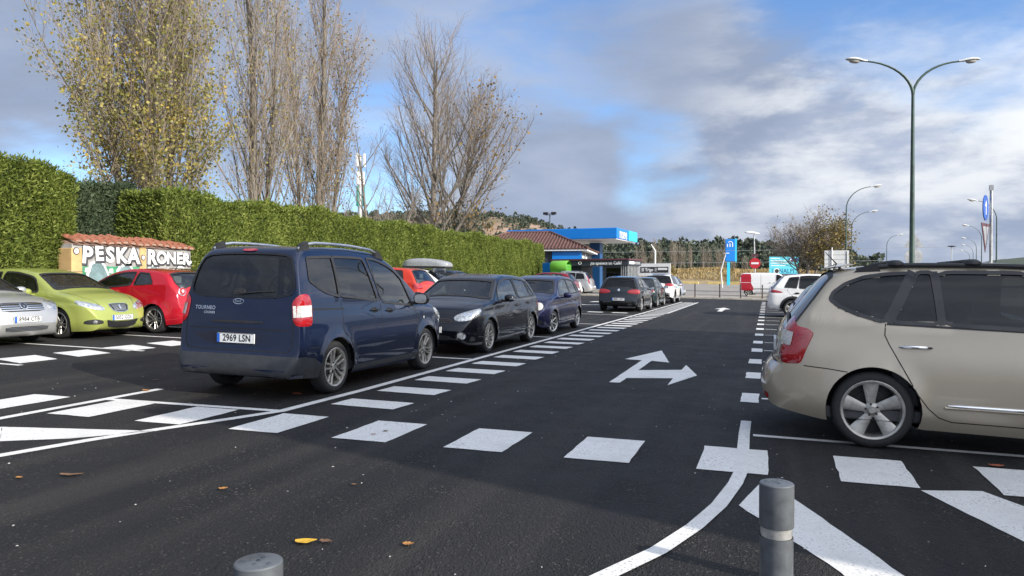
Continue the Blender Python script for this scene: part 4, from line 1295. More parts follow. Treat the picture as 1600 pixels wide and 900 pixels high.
c.seam([(1.41, 1, 1.36), (1.42, 1, .9), (1.40, 1, .25)]); c.seam([(2.58, 1, .87), (2.62, 1, .6), (2.56, 1, .25)]); c.seam([(.70, 1, 1.2), (.64, 1, .9), (.9, 1, .64), (1.02, 1, .3)])
c.seam([(1.05, 1, .52), (2.6, 1, .50)], w=0.04, mat=PAINT['indigo'], name='door_moulding', off=0.008)
c.handle(.95, .80, 'black_plastic', 0.15); c.handle(1.60, .79, 'black_plastic', 0.15)
c.wing_mirror(2.42, .90, PAINT['indigo'])
c.both('tail_light', [(.06, .66, .95), (.1, .74, .96), (.2, .78, .9), (.2, .78, .72), (.05, .62, .70)], (1, -.8, 0), 'lens_red', 0.005, 0.01)
m = MB(); m.box(2.36, 2.40, -.12, .12, 1.22, 1.29, 0.02); c.mb('rear_view_mirror', m, 'black_plastic')

# ------------------------------------------------------------------ cars further up the row, tails to the camera
def tail_detail(c, lights, plate_z, lm='lens_red', text=None, badge=None, bumper=None, wiper=True, inner=None):
    for poly in lights:
        c.both('tail_light', poly, (1, -.7, 0), lm, 0.005, 0.012, 2, 0.04, 0.01)
    c.plate(True, plate_z, text)
    if badge:
        P = [(0, .05 * math.cos(q), badge + .05 * math.sin(q)) for q in np.linspace(0, 2 * math.pi, 17)[:-1]]
        c.one('badge', P, (1, 0, 0), 'chrome', 0.006, 0.006, 0, 0.04, 0.01)
    if bumper:
        c.one('bumper_valance', bumper, (1, 0, 0), 'black_plastic', 0.006, 0, 1, 0.06, 0.01)
def door_set(c, f=1.0, fz=1.0, mirror=None, hmat='black_plastic'):
    L = c.sp['L'] / 4.2
    c.seam([(1.56 * L, 1, 1.35 * fz), (1.56 * L, 1, .9 * fz), (1.50 * L, 1, .26)]); c.seam([(2.83 * L, 1, .87 * fz), (2.86 * L, 1, .6 * fz), (2.80 * L, 1, .26)])
    c.seam([(.78 * L, 1, 1.2 * fz), (.70 * L, 1, .9 * fz), (1.0 * L, 1, .62 * fz), (1.12 * L, 1, .28)])
    c.handle(1.02 * L, .83 * fz, hmat, 0.16); c.handle(1.75 * L, .81 * fz, hmat, 0.16)
    if mirror: c.wing_mirror(2.62 * L, .90 * fz, mirror)

c = Car('hatchback', GOLF, (-5.83, 30.9 - 0.76 + 4.2 / 2), HALF, 'dark graphite hatchback seen from behind with red tail lights and white plate', PARK)
std_glass(c, 2.48, 3.06, .50, .19, [(.42, .66, 0.75, 0.15, dict(top=.085)), (.72, 1.52, 0.18, -0.05, {}), (1.60, 2.80, -0.05, -0.8, dict(top=.07))], rear='glass_dark', ins=0.12)
c.shell(PAINT['graphite']); c.cabin(3.0, .96); c.wheels((5, 'twin'), 'rim', 0.215)
tail_detail(c, [[(.06, .74, .94), (.12, .84, .93), (.3, .88, .88), (.28, .88, .76), (.05, .70, .74), (.03, .40, .78), (.05, .42, .88)]], .52, badge=.90, bumper=[(0, .62, .36), (0, -.62, .36), (0, -.60, .27), (0, .60, .27)], text='8083 LWT')
for y in (.42, .50):
    m = MB(); m.lathe([(0.03, -0.03), (0.034, -0.03), (0.034, 0.1), (0.03, 0.1)], 12, 'x', (0.02, -y, .29)); c.mb('exhaust', m, 'chrome')
c.one('spoiler', [(.50, .52, 1.42), (.50, -.52, 1.42), (.44, -.56, 1.37), (.44, .56, 1.37)], (1, 0, 0), PAINT['graphite'], 0.03, 0, 1, 0.06, 0.04)
c.put('bumper_seam', c.b.strip([(0, .8, .66), (0, -.8, .66)], (1, 0, 0), 0.012, 0.0015), 'seam')
door_set(c, mirror=PAINT['graphite'])

c = Car('hatchback', hatch_like(4.0, 1.70, 1.46, GOLF), (-5.86, 36.2 + 1.3), HALF, 'bottle green hatchback with round red and white tail lamp ahead of the graphite one', PARK)
std_glass(c, 2.36, 2.91, .49, .18, [(.72, 1.46, 0.2, -0.05, {}), (1.54, 2.66, -0.05, -0.8, dict(top=.07))])
c.shell(PAINT['bottle']); c.cabin(2.86, .95); c.wheels((6, 'slim'), 'rim', 0.19)
P = [(.1, .66 + .09 * math.cos(q), .84 + .10 * math.sin(q)) for q in np.linspace(0, 2 * math.pi, 17)[:-1]]
c.both('tail_light', P, (1, -.7, 0), 'lens_red', 0.005, 0.015, 0, 0.04, 0.01)
P = [(.1, .72 + .05 * math.cos(q), .74 + .05 * math.sin(q)) for q in np.linspace(0, 2 * math.pi, 17)[:-1]]
c.both('reversing_lamp', P, (1, -.7, 0), 'lens_clear', 0.018, 0.005, 0, 0.04, 0.01)
c.plate(True, .5); door_set(c, mirror='black_plastic')

c = Car('crossover', hatch_like(4.35, 1.83, 1.66, RAV4), (-5.83, 42.2 + 1.3), HALF, 'white crossover with black window band and wheel arches, tail to camera', PARK)
std_glass(c, 2.58, 3.2, .58, .20, [(.62, 1.45, 0.4, -0.05, {}), (1.55, 2.78, -0.05, -0.8, dict(top=.07))], side='glass_dark', rear='glass_dark', ins=0.04)
c.shell(PAINT['white'], False); c.wheels((5, 'wide'), 'rim', 0.22)
tail_detail(c, [[(.08, .74, 1.12), (.16, .86, 1.10), (.4, .90, 1.05), (.36, .90, .96), (.06, .74, .94), (.03, .5, .98), (.05, .5, 1.08)]], .72)
c.one('bumper_valance', [(0, .75, .62), (0, -.75, .62), (0, -.70, .36), (0, .70, .36)], (1, 0, 0), 'black_plastic', 0.008, 0, 1)
for ax, az in c.b.axles:
    c.seam([(ax + (c.b.Ra + .03) * math.cos(a), 1, az + (c.b.Ra + .03) * math.sin(a)) for a in np.linspace(-.25, math.pi + .25, 17)], w=0.07, name='arch_trim', mat='black_plastic', off=0.006)
c.one('roof_panel', [(.7, .52, 1.6), (2.4, .52, 1.6), (2.4, -.52, 1.6), (.7, -.52, 1.6)], (0, 0, -1), 'gloss_black', 0.003, 0, 1, 0.12)
door_set(c, fz=1.1, mirror='black_plastic')

c = Car('hatchback', hatch_like(4.28, 1.77, 1.57, GOLF), (-7.35, 50.3), math.pi, 'silver blue compact parked crosswise at the far end of the row', PARK)
std_glass(c, 2.50, 3.1, .52, .20, [(.45, .70, 0.75, 0.15, dict(top=.085)), (.76, 1.55, 0.18, -0.05, {}), (1.63, 2.85, -0.05, -0.8, dict(top=.07))], rear='glass_dark', side='glass_dark')
c.shell(PAINT['steel'], False); c.wheels((5, 'wide'), 'rim', 0.215)
tail_detail(c, [[(.06, .70, 1.02), (.12, .82, 1.02), (.34, .86, .97), (.30, .86, .88), (.05, .68, .86), (.04, .5, .9)]], .55, bumper=[(0, .7, .38), (0, -.7, .38), (0, -.62, .28), (0, .62, .28)])
door_set(c, mirror=PAINT['steel'])

# ------------------------------------------------------------------ back row on the left
c = Car('saloon', AVENSIS, (-12.92 - 4.63 / 2, 9.92), 0.0, 'silver saloon with chrome slatted grille and plate 8984 CTB at left edge', PARK)
std_glass(c, 2.92, 3.56, 1.42, .80, [(1.0, 1.95, 0.6, -0.05, {}), (2.05, 3.35, -0.05, -0.8, dict(top=.07))])
c.shell(PAINT['silver']); c.cabin(3.5, .96); c.wheels((7, 'slim'), 'rim', 0.205)
hatch_front(c, [([(0, .44, .78), (0, .30, .80), (0, -.30, .80), (0, -.44, .78), (0, -.40, .64), (0, .40, .64)], 'black_plastic'), ([(0, .42, .37), (0, -.42, .37), (0, -.40, .28), (0, .40, .28)], 'black_plastic')],
            [([(4.5, .52, .80), (4.42, .62, .84), (4.2, .80, .86), (4.1, .84, .83), (4.2, .84, .72), (4.42, .70, .64), (4.53, .54, .64)], (-1, -0.6, -0.15))],
            [(4.5, .74, .40), (4.5, .60, .38), (4.5, .60, .30), (4.5, .74, .30)], 'black_plastic', plate='8984 CTB', pz=.50)
for z in (.665, .70, .735, .77):
    c.one('grille_slat', [(0, .41, z + .009), (0, -.41, z + .009), (0, -.41, z - .008), (0, .41, z - .008)], (-1, 0, 0), 'chrome', 0.014, 0, 0, 0.08, 0.012)
for z in (.30, .325, .35): c.one('grille_slat', [(0, .40, z + .006), (0, -.40, z + .006), (0, -.40, z - .006), (0, .40, z - .006)], (-1, 0, 0), PAINT['grey'], 0.012, 0, 0, 0.08, 0.01)
P = [(4.63, .075 * math.cos(q), .725 + .055 * math.sin(q)) for q in np.linspace(0, 2 * math.pi, 21)[:-1]]
o = c.one('badge', P, (-1, 0, 0), 'chrome', 0.026, 0.004, 0, 0.04, 0.02)
c.put('badge_ring', c.b.strip([(4.63, .045 * math.cos(q), .725 + .033 * math.sin(q)) for q in np.linspace(0, 2 * math.pi, 17)[:-1]], (-1, 0, 0), 0.012, 0.033, True), 'ink', o)
c.put('badge_ring', c.b.strip([(4.63, .02 * math.cos(q), .73 + .045 * math.sin(q)) for q in np.linspace(0, 2 * math.pi, 17)[:-1]], (-1, 0, 0), 0.01, 0.034, True), 'ink', o)
c.put('bonnet_seam', c.b.strip([(4.45, .60, .8), (4.3, .62, .9), (3.8, .70, .95)], (0, 0, -1), 0.01, 0.0012), 'seam'); c.put('bonnet_seam', c.b.strip([(4.45, -.60, .8), (4.3, -.62, .9), (3.8, -.70, .95)], (0, 0, -1), 0.01, 0.0012), 'seam')
c.wing_mirror(3.15, .93, PAINT['silver'])

c = Car('hatchback', IBIZA, (-12.9 - 4.06 / 2, 12.02), 0.0, 'lime green hatchback with fan shaped black grille and plate 5052 GDL', PARK)
std_glass(c, 2.34, 2.97, .60, .24, [(.62, 1.40, 0.5, -0.1, {}), (1.48, 2.62, -0.05, -0.85, dict(top=.07))])
c.shell(PAINT['lime']); c.cabin(2.92, .93); c.wheels((5, 'twin'), 'rim', 0.205)
hatch_front(c, [([(0, .24, .70), (0, .12, .715), (0, -.12, .715), (0, -.24, .70), (0, -.17, .56), (0, .17, .56)], 'black_plastic'),
                ([(0, .40, .40), (0, .2, .36), (0, -.2, .36), (0, -.40, .40), (0, -.34, .25), (0, -.15, .22), (0, .15, .22), (0, .34, .25)], 'black_plastic')],
            [([(3.98, .36, .63), (3.93, .44, .71), (3.76, .66, .765), (3.58, .78, .80), (3.68, .78, .70), (3.88, .62, .61), (3.98, .42, .585)], (-1, -0.55, -0.25))],
            None, plate='5052 GDL', pz=.435)
for y in np.linspace(-.17, .17, 11):
    w_ = .0045
    c.one('grille_slat', [(0, y * .72 - w_, .575), (0, y * .72 + w_, .575), (0, y + w_, .70), (0, y - w_, .70)], (-1, 0, 0), 'alu', 0.012, 0, 0, 0.08, 0.008)
c.put('grille_frame', c.b.strip(chaikin([Vector(p) for p in [(4, .25, .705), (4, .12, .72), (4, -.12, .72), (4, -.25, .705), (4, -.17, .55), (4, .17, .55)]], 1), (-1, 0, 0), 0.012, 0.012, True), 'chrome')
c.lettering('badge_letter', 'S', 0.10, (4.06, 0, .64), (-1, 0, 0), 'chrome', 1.0, 0.022, 0.008)
c.both('fog_recess', [(3.95, .42, .38), (3.9, .56, .42), (3.8, .72, .39), (3.8, .74, .31), (3.95, .44, .31)], (-1, -0.4, 0), 'black_plastic', 0.005, 0, 1, 0.05, 0.01)
P = [(3.9, .58 + .04 * math.cos(q), .36 + .035 * math.sin(q)) for q in np.linspace(0, 2 * math.pi, 13)[:-1]]
c.both('fog_light', P, (-1, -0.4, 0), 'chrome', 0.012, 0.004, 0, 0.04, 0.01)
c.seam([(1.44, 1, 1.32), (1.45, 1, .9), (1.42, 1, .25)]); c.seam([(2.68, 1, .84), (2.72, 1, .6), (2.66, 1, .25)])
c.put('bonnet_seam', c.b.strip([(3.9, .42, .69), (3.6, .58, .85), (3.1, .68, .92)], (0, 0, -1), 0.01, 0.0012), 'seam'); c.put('bonnet_seam', c.b.strip([(3.9, -.42, .69), (3.6, -.58, .85), (3.1, -.68, .92)], (0, 0, -1), 0.01, 0.0012), 'seam')
c.handle(1.62, .78, PAINT['lime'], 0.16); c.wing_mirror(2.50, .88, PAINT['lime'], sc=1.05)
c.pane('quarter_light', 2.6, 2.6, 'glass_side') if False else None
m = MB(); m.box(2.42, 2.47, -.12, .12, 1.17, 1.25, 0.02); c.mb('rear_view_mirror', m, 'black_plastic')
c.wiper([(2.98, .5, .97), (2.95, .2, .99), (2.93, -.15, 1.0)], (0, 0, -1)); c.wiper([(2.98, -.1, .99), (2.95, -.35, .99), (2.9, -.6, .98)], (0, 0, -1))

c = Car('hatchback', MITO, (-12.40 - 4.063 / 2, 13.95), math.pi, 'crimson three door hatchback with round tail lamps reversed beside the lime one', PARK)
std_glass(c, 2.36, 2.95, .58, .20, [(.86, 1.42, 0.9, -0.15, dict(r=.2)), (1.50, 2.66, -0.12, -0.85, dict(top=.07))], ins=0.13)
c.shell(PAINT['red']); c.cabin(2.9, .95); c.wheels((5, 'twin'), 'rim', 0.205)
for r_, mat_, of in ((.105, 'chrome', .004), (.088, 'lens_red', .012), (.035, 'lens_clear', .03)):
    P = [(.1, .66 + r_ * math.cos(q), .97 + r_ * math.sin(q)) for q in np.linspace(0, 2 * math.pi, 21)[:-1]]
    c.both('tail_light' if mat_ == 'lens_red' else ('lamp_ring' if mat_ == 'chrome' else 'lamp_core'), P, (1, -.75, -.1), mat_, of, 0.012, 0, 0.04, 0.01)
P = [(0, .05 * math.cos(q), .99 + .05 * math.sin(q)) for q in np.linspace(0, 2 * math.pi, 17)[:-1]]
c.one('badge', P, (1, 0, 0), 'chrome', 0.006, 0.006, 0, 0.04, 0.01)
c.lettering('badge_lettering', 'MiTo', 0.07, (0, .38, .86), (1, 0, 0), 'chrome', 1.0, 0.006, 0.001)
c.plate(True, .69)
c.one('bumper_valance', [(0, .5, .34), (0, -.5, .34), (0, -.45, .26), (0, .45, .26)], (1, 0, 0), 'black_plastic', 0.006, 0, 1)
c.put('bumper_seam', c.b.strip([(0, .7, .66), (0, .4, .64), (0, -.4, .64), (0, -.7, .66)], (1, 0, 0), 0.010, 0.0015), 'seam')
m = MB(); m.lathe([(0.035, -0.03), (0.04, -0.03), (0.04, 0.1), (0.035, 0.1)], 12, 'x', (0.06, .45, .27)); c.mb('exhaust', m, 'chrome')
c.seam([(1.42, 1, 1.35), (1.42, 1, .95), (1.38, 1, .6), (1.36, 1, .25)]); c.seam([(2.70, 1, .88), (2.74, 1, .6), (2.66, 1, .25)])
c.handle(1.56, .80, PAINT['red'], 0.16); c.wing_mirror(2.5, .92, PAINT['red']); c.aerial(.95, 0.25)
m = MB(); m.box(2.42, 2.47, -.12, .12, 1.17, 1.25, 0.02); c.mb('rear_view_mirror', m, 'black_plastic')

def plain_hatch(src, L, W, H, x, y, head, paint_, label, cabin=True, lens_='lens_red', lift=0, plate=True, sc=1.0, name='hatchback', wheel=(5, 'twin'), plate_text=None):
    sp = hatch_like(L, W, H, src); f = L / 4.2; fz = H / 1.48
    sp['lift'] = lift; sp['scale'] = sc
    c = Car(name, sp, (x, y), head, label, PARK)
    q = src['top']
    std_glass(c, 2.48 * f, 3.06 * f, .52 * f, .20 * f, [(.72 * f, 1.52 * f, 0.3, -0.05, {}), (1.60 * f, 2.80 * f, -0.05, -0.8, dict(top=.07))])
    c.shell(PAINT[paint_]);  c.cabin(3.0 * f, .96 * fz); c.wheels(wheel, 'rim', 0.2)
    tail_detail(c, [[(.06, .42 * W, .96 * fz), (.12, .48 * W, .95 * fz), (.3, .5 * W, .9 * fz), (.28, .5 * W, .76 * fz), (.05, .40 * W, .74 * fz), (.03, .28 * W, .8 * fz)]], .55, lens_)
    c.both('headlight', [(L - .15, .26 * W, .67 * fz), (L - .33, .42 * W, .76 * fz), (L - .5, .47 * W, .77 * fz), (L - .42, .47 * W, .68 * fz), (L - .15, .28 * W, .59 * fz)], (-1, -.55, -.15), 'headlamp', 0.004, 0.012)
    c.one('grille', [(0, .4, .64 * fz), (0, -.4, .64 * fz), (0, -.38, .56 * fz), (0, .38, .56 * fz)], (-1, 0, 0), 'black_plastic', 0.005, 0, 1)
    if plate: c.plate(False, .44, plate_text)
    door_set(c, fz=fz, mirror=PAINT[paint_])
    return c
plain_hatch(GOLF, 4.3, 1.8, 1.50, -15.2, 16.3, 0.0, 'graphite', 'dark car mostly hidden behind the crimson hatchback by the graffiti wall')
plain_hatch(GOLF, 4.25, 1.78, 1.53, -14.6, 25.9, math.pi, 'orange', 'orange red hatchback reversed into the back row under the hedge', sc=1.10)
plain_hatch(GOLF, 4.1, 1.72, 1.47, -15.1, 28.3, 0.0, 'steel', 'pale silver hatchback between the orange car and the white one', sc=1.0)
WB = plain_hatch(GOLF, 4.3, 1.8, 1.56, -14.9, 30.7, 0.0, 'white', 'white hatchback carrying a grey roof box, front to the aisle', sc=1.08)
plain_hatch(GOLF, 4.2, 1.76, 1.53, -14.8, 33.6, 0.0, 'midblue', 'mid blue car whose roof shows above the black hatchback', sc=1.10)
plain_hatch(GOLF, 4.3, 1.78, 1.55, -13.6, 45.5, math.pi, 'darkred', 'dark red car whose roof shows above the indigo hatchback', sc=1.06)

# grey roof box, clamped on the white car's bars
rb = empty('roof_box', (0, 0, 0), 0, 'grey glossy roof box on bars on top of the white hatchback', 'roof box')
rb.matrix_basis = WB.root.matrix_basis.copy()
m = MB()
n = 24; ringn = 16; V = []; F = []
for i in range(n + 1):
    t = i / n; x = -1.05 + 2.1 * t
    w = 0.40 * (1 - abs(2 * t - 1) ** 6 * 0.35); hh = 0.335 * (math.sin(math.pi * (0.10 + 0.80 * t ** 0.75)) ** 0.55)
    if i in (0, n): hh *= 0.75
    for k in range(ringn + 1):
        q = math.pi * k / ringn
        cy, cz = math.cos(q), math.sin(q)
        V.append((x, w * abs(cy) ** 0.45 * (1 if cy > 0 else -1), 0.03 + hh * abs(cz) ** 0.55))
for i in range(n):
    for k in range(ringn): F.append((i * (ringn + 1) + k, (i + 1) * (ringn + 1) + k, (i + 1) * (ringn + 1) + k + 1, i * (ringn + 1) + k + 1))
F.append(tuple(range(ringn + 1))); F.append(tuple(n * (ringn + 1) + k for k in range(ringn, -1, -1)))
m.add(V, F)
zr = 1.62
m.build('lid', simple('roof_box_grey', (0.38, 0.39, 0.39), 0.3, 0.3, vary=0.12), rb, (0.1, 0, zr), smooth=True, angle=50)
m = MB(); m.box(-1.03, 1.03, -.385, .385, -0.06, 0.03, 0.03); m.build('tray', M['black_plastic'], rb, (0.1, 0, zr))
for x in (-0.45, 0.55):
    m = MB(); m.box(x - 0.03, x + 0.03, -.60, .60, -0.09, -0.062)
    for sg in (1, -1): m.box(x - 0.03, x + 0.03, sg * .56 - .02, sg * .56 + .02, -0.22, -0.09)
    m.build('cross_bar', M['alu'], rb, (0.1, 0, zr))

# white saloon and silver estate at the far end of the left row
SALOON = hatch_like(4.5, 1.74, 1.46, AVENSIS)
c = Car('saloon', SALOON, (-12.55 - 2.25, 51.2), math.pi, 'white saloon with red tail lamp and green sticker near the hedge end', PARK)
std_glass(c, 2.83, 3.46, 1.38, .78, [(1.0, 1.9, 0.6, -0.05, {}), (2.0, 3.25, -0.05, -0.8, dict(top=.07))])
c.shell(PAINT['white']); c.cabin(3.4, .95); c.wheels((5, 'cover'), 'rim', 0.2)
tail_detail(c, [[(.10, .62, .98), (.2, .80, .98), (.42, .84, .90), (.3, .86, .74), (.08, .70, .72), (.05, .56, .80)]], .52)
c.one('round_sticker', [(0, .3, .88), (0, .42, .88), (0, .42, .76), (0, .3, .76)], (1, 0, 0), simple('sticker_green', (0.1, 0.35, 0.15), 0.5, vary=0), 0.006, 0, 1)
door_set(c, mirror=PAINT['white'])
MPV = hatch_like(4.75, 1.9, 1.78, CARENS)
c = Car('estate_car', MPV, (-12.55 - 2.38, 55.6), math.pi, 'silver people carrier with tall red tail lights behind the white saloon', PARK)
fz = 1.78 / 1.66
std_glass(c, 2.96, 3.62, .62, .30, [(.60, 1.30, 0.35, 0, dict(top=.09)), (1.36, 2.2, 0.0, 0, dict(top=.09)), (2.28, 3.3, 0, -.75, {})], side='glass_dark', rear='glass_dark')
c.shell(PAINT['silver'], False); c.wheels((5, 'cover'), 'rim', 0.22)
tail_detail(c, [[(.45, .68, 1.5), (.52, .72, 1.5), (.36, .86, 1.2), (.26, .88, .85), (.14, .84, .85), (.16, .80, 1.1)]], .62)
c.rails(.9, 2.7, .60, mat='alu', rise=0.05)
door_set(c, fz=fz, mirror=PAINT['silver'])

# ------------------------------------------------------------------ right row
c = Car('people_carrier', CARENS, (-0.06 + 4.545 / 2, 8.00), 0.0, 'champagne beige people carrier with five spoke wheels at the right edge', PARK)
c.screen('windscreen', 2.86, 3.46, 'glass_clear', 0.08, 1)
c.screen('rear_window', .60, .24, 'glass_dark', 0.05, -1, frame=0.03, inset_b=0.06)
def kwin(pts, mat='glass_dark', r=0.12, rnd=2):
    c.window('side_window', [(x, 1.0, z) for x, z in pts], (0, -1, 0), mat, True, 0.032, rnd, 'gloss_black', r)
kwin([(.575, 1.30), (.64, 1.245), (.78, 1.18), (.98, 1.118), (1.03, 1.13), (1.12, 1.32), (1.215, 1.50), (1.205, 1.545), (1.05, 1.535), (.86, 1.505), (.70, 1.44), (.60, 1.36)])
kwin([(1.07, 1.112), (1.44, 1.105), (1.425, 1.30), (1.40, 1.555), (1.29, 1.552), (1.20, 1.38), (1.12, 1.22)])
kwin([(1.475, 1.104), (2.18, 1.083), (2.17, 1.35), (2.14, 1.56), (1.44, 1.557), (1.455, 1.33)])
kwin([(2.30, 1.08), (3.30, 1.045), (3.12, 1.22), (2.86, 1.42), (2.62, 1.52), (2.26, 1.555)], 'glass_side')
c.shell(PAINT['champagne']); c.cabin(3.4, 1.05); c.wheels((5, 'wide'), 'rim_dull', 0.225, 0.745)
TL = [(.26, .74, 1.10), (.20, .68, 1.135), (.15, .64, 1.08), (.13, .655, .92), (.12, .68, .76), (.22, .80, .71), (.34, .865, .715), (.385, .865, .86), (.43, .865, 1.01)]
def kia_tail(o, P, dd, sg):
    c.put('reversing_lens', c.b.patch([Vector((.17, sg * .70, 1.0)), Vector((.29, sg * .81, .99)), Vector((.27, sg * .82, .87)), Vector((.155, sg * .70, .87))], dd, 0.04, 0, 0.05), 'lens_clear', o)
c.both('tail_light', TL, (1, -1.1, 0), 'lens_red', 0.006, 0.02, 2, 0.035, 0.02, 0.15, child=kia_tail)
c.put('tailgate_seam', c.b.strip([(0, .66, 1.1), (0, .65, .75), (0, .60, .70), (0, -.60, .70), (0, -.65, .75), (0, -.66, 1.1)], (1, 0, 0), 0.012, 0.0015), 'seam')
c.seam([(.36, 1, .70), (.55, 1, .685), (.72, 1, .665)])
c.plate(True, .83)
c.one('spoiler', [(.56, .56, 1.585), (.56, -.56, 1.585), (.46, -.60, 1.545), (.46, .60, 1.545)], (1, 0, 0), PAINT['champagne'], 0.05, 0, 1, 0.06, 0.06)
c.lettering('badge_lettering', 'KIA', 0.09, (0, 0, 1.0), (1, 0, 0), 'chrome', 1.0, 0.008, 0.004)
c.lettering('badge_lettering', 'CARENS', 0.07, (0, -.42, 1.04), (1, 0, 0), 'chrome', 1.0, 0.006, 0.002)
c.both('bumper_reflector', [(.05, .60, .42), (.09, .70, .42), (.09, .70, .36), (.05, .60, .36)], (1, -.6, 0), 'lens_red', 0.005, 0, 1)
c.one('bumper_valance', [(0, .60, .42), (0, -.60, .42), (0, -.55, .30), (0, .55, .30)], (1, 0, 0), 'grey_plastic', 0.006, 0, 1)
# black trim on the pillars between the panes
c.seam([(1.035, 1, 1.11), (1.12, 1, 1.27), (1.255, 1, 1.56)], w=0.085, name='pillar_trim', mat='gloss_black', off=0.007)
c.seam([(1.458, 1, 1.10), (1.44, 1, 1.33), (1.42, 1, 1.562)], w=0.05, name='pillar_trim', mat='gloss_black', off=0.007)
c.seam([(2.24, 1, 1.08), (2.21, 1, 1.56)], w=0.14, name='pillar_trim', mat='gloss_black', off=0.007)
c.seam([(1.03, 1, 1.097), (2.2, 1, 1.065), (3.3, 1, 1.03)], w=0.018, name='belt_trim', mat='black_plastic', off=0.004)
# door cuts: the rear door edge sweeps down round the wheel arch
c.seam([(1.02, 1, 1.10), (1.015, 1, 1.0), (1.05, 1, .92), (1.12, 1, .79), (1.19, 1, .66), (1.275, 1, .50), (1.36, 1, .385), (1.44, 1, .315), (1.54, 1, .282), (2.22, 1, .275)])
c.seam([(2.26, 1, 1.5), (2.25, 1, 1.0), (2.25, 1, .6), (2.23, 1, .265)]); c.seam([(3.36, 1, 1.0), (3.42, 1, .7), (3.34, 1, .28)]); c.seam([(2.24, 1, .272), (3.34, 1, .272)])
for sg in (1, -1):
    q = [c.b.hit((x, sg * 2, .425 - .004 * (x - 1.5)), (0, -sg, 0), 0.010)[0] for x in np.linspace(1.50, 2.20, 9)]
    m = MB(); m.tube(q, [0.006] + [0.014] * 7 + [0.012], 8); c.mb('door_moulding', m, 'chrome')
    q = [c.b.hit((x, sg * 2, .405 - .004 * (x - 1.5)), (0, -sg, 0), 0.003)[0] for x in np.linspace(1.48, 2.20, 9)]
    m = MB(); m.tube(q, 0.014, 6); c.mb('door_moulding', m, PAINT['champagne'])
c.handle(1.255, .905, PAINT['champagne'], 0.20, bar='chrome'); c.handle(2.45, .88, PAINT['champagne'], 0.2, bar='chrome')
c.wing_mirror(3.12, 1.0, PAINT['champagne'])
c.rails(.80, 2.7, .62, mat='black_plastic', rise=0.022, rad=0.022)
for sg in (1, -1):
    q = [c.b.hit((x, sg * 2, 1.0), (0, -sg, 0)) for x in (1,)]
m = MB()
for x in (1.12, 1.72):
    z = c.b.hit((x, .6, 3), (0, 0, -1))[0].z
    m.box(x - 0.035, x + 0.035, -.63, .63, z + 0.035, z + 0.06, 0.01)
    for sg in (1, -1): m.lathe([(0.075, 0.0), (0.07, 0.022), (0.04, 0.042), (0.0, 0.046)], 14, 'z', (x, sg * .60, z + 0.015))
c.mb('roof_bar', m, 'black_plastic', angle=50)
c.aerial(.72, 0.16, -0.9)
c.plate(False, .5)

c = Car('hatchback', hatch_like(4.2, 1.78, 1.49, GOLF), (0.25 + 2.1, 14.9), 0.0, 'pale grey hatchback almost hidden beyond the beige people carrier', PARK)
std_glass(c, 2.48, 3.06, .52, .20, [(.42, .66, 0.75, 0.15, dict(top=.085)), (.72, 1.52, 0.18, -0.05, {}), (1.60, 2.80, -0.05, -0.8, dict(top=.07))])
c.shell(PAINT['steel']); c.cabin(3.0, .96); c.wheels((5, 'twin'), 'rim', 0.2)
tail_detail(c, [[(.06, .74, .94), (.12, .84, .93), (.3, .88, .88), (.28, .88, .76), (.05, .70, .74), (.03, .40, .78)]], .55, bumper=[(0, .7, .40), (0, -.7, .40), (0, -.62, .28), (0, .62, .28)])
c.wiper([(.18, 0, 1.03), (.2, .1, 1.05), (.22, .4, 1.06)], (1, 0, 0)); door_set(c, mirror=PAINT['steel'])

c = Car('crossover', RAV4, (-0.06 + 2.3, 30.9), 0.0, 'white crossover with slanting red tail light in the right hand row', PARK)
std_glass(c, 2.72, 3.34, .60, .20, [(.66, 1.1, 0.5, 0.2, dict(top=.09)), (1.18, 1.95, 0.1, -0.05, {}), (2.05, 3.05, -0.05, -0.8, dict(top=.07))], side='glass_dark', rear='glass_dark')
c.shell(PAINT['white']); c.cabin(3.3, 1.1); c.wheels((5, 'wide'), 'rim', 0.225)
tail_detail(c, [[(.08, .60, 1.08), (.14, .78, 1.08), (.42, .90, 1.02), (.60, .91, .94), (.30, .90, .93), (.07, .70, .95)]], .78, bumper=[(0, .8, .62), (0, -.8, .62), (0, -.70, .42), (0, .70, .42)])
for ax, az in c.b.axles:
    c.seam([(ax + (c.b.Ra + .035) * math.cos(a), 1, az + (c.b.Ra + .035) * math.sin(a)) for a in np.linspace(-.25, math.pi + .25, 17)], w=0.08, name='arch_trim', mat='black_plastic', off=0.006)
c.seam([(1.3, 1, .36), (3.2, 1, .36)], w=0.14, name='sill_guard', mat='black_plastic', off=0.006)
door_set(c, fz=1.12, mirror='black_plastic'); c.aerial(.75, 0.06, -1.2)

# ------------------------------------------------------------------ red and white van on the road beyond
VAN = spec(4.78, 1.90, 1.96, 3.1, 0.78, 0.325,
    [(0, .5), (.02, .6), (.05, .66), (.06, 1.2), (.10, 1.75), (.18, 1.90), (.35, 1.94), (1.5, 1.96), (2.7, 1.95), (3.15, 1.88), (3.3, 1.82), (4.1, 1.22), (4.25, 1.13), (4.5, 1.0), (4.65, .86), (4.74, .66), (4.78, .5)],
    [(0, 1.15), (3, 1.12), (4.7, 1.1)], sill=0.28, tum=0.10, tumc=0.1, crown=0.05, k=0.02, er=0.18, wer=0.9, ef=0.7, wef=0.6, level=True)
c = Car('van', VAN, (-1.35 + 1.55, 64.5), R(-4), 'white panel van with a red rear end on the road beyond', None, 'van')
c.screen('windscreen', 3.36, 4.06, 'glass_side', 0.08, 1)
c.pane('side_window', 2.95, 3.85, 'glass_dark', 0, -0.75, top=0.10)
c.shell(PAINT['white']); c.cabin(4.05, 1.2, 1); c.wheels((6, 'cover'), 'rim_dull', 0.2)
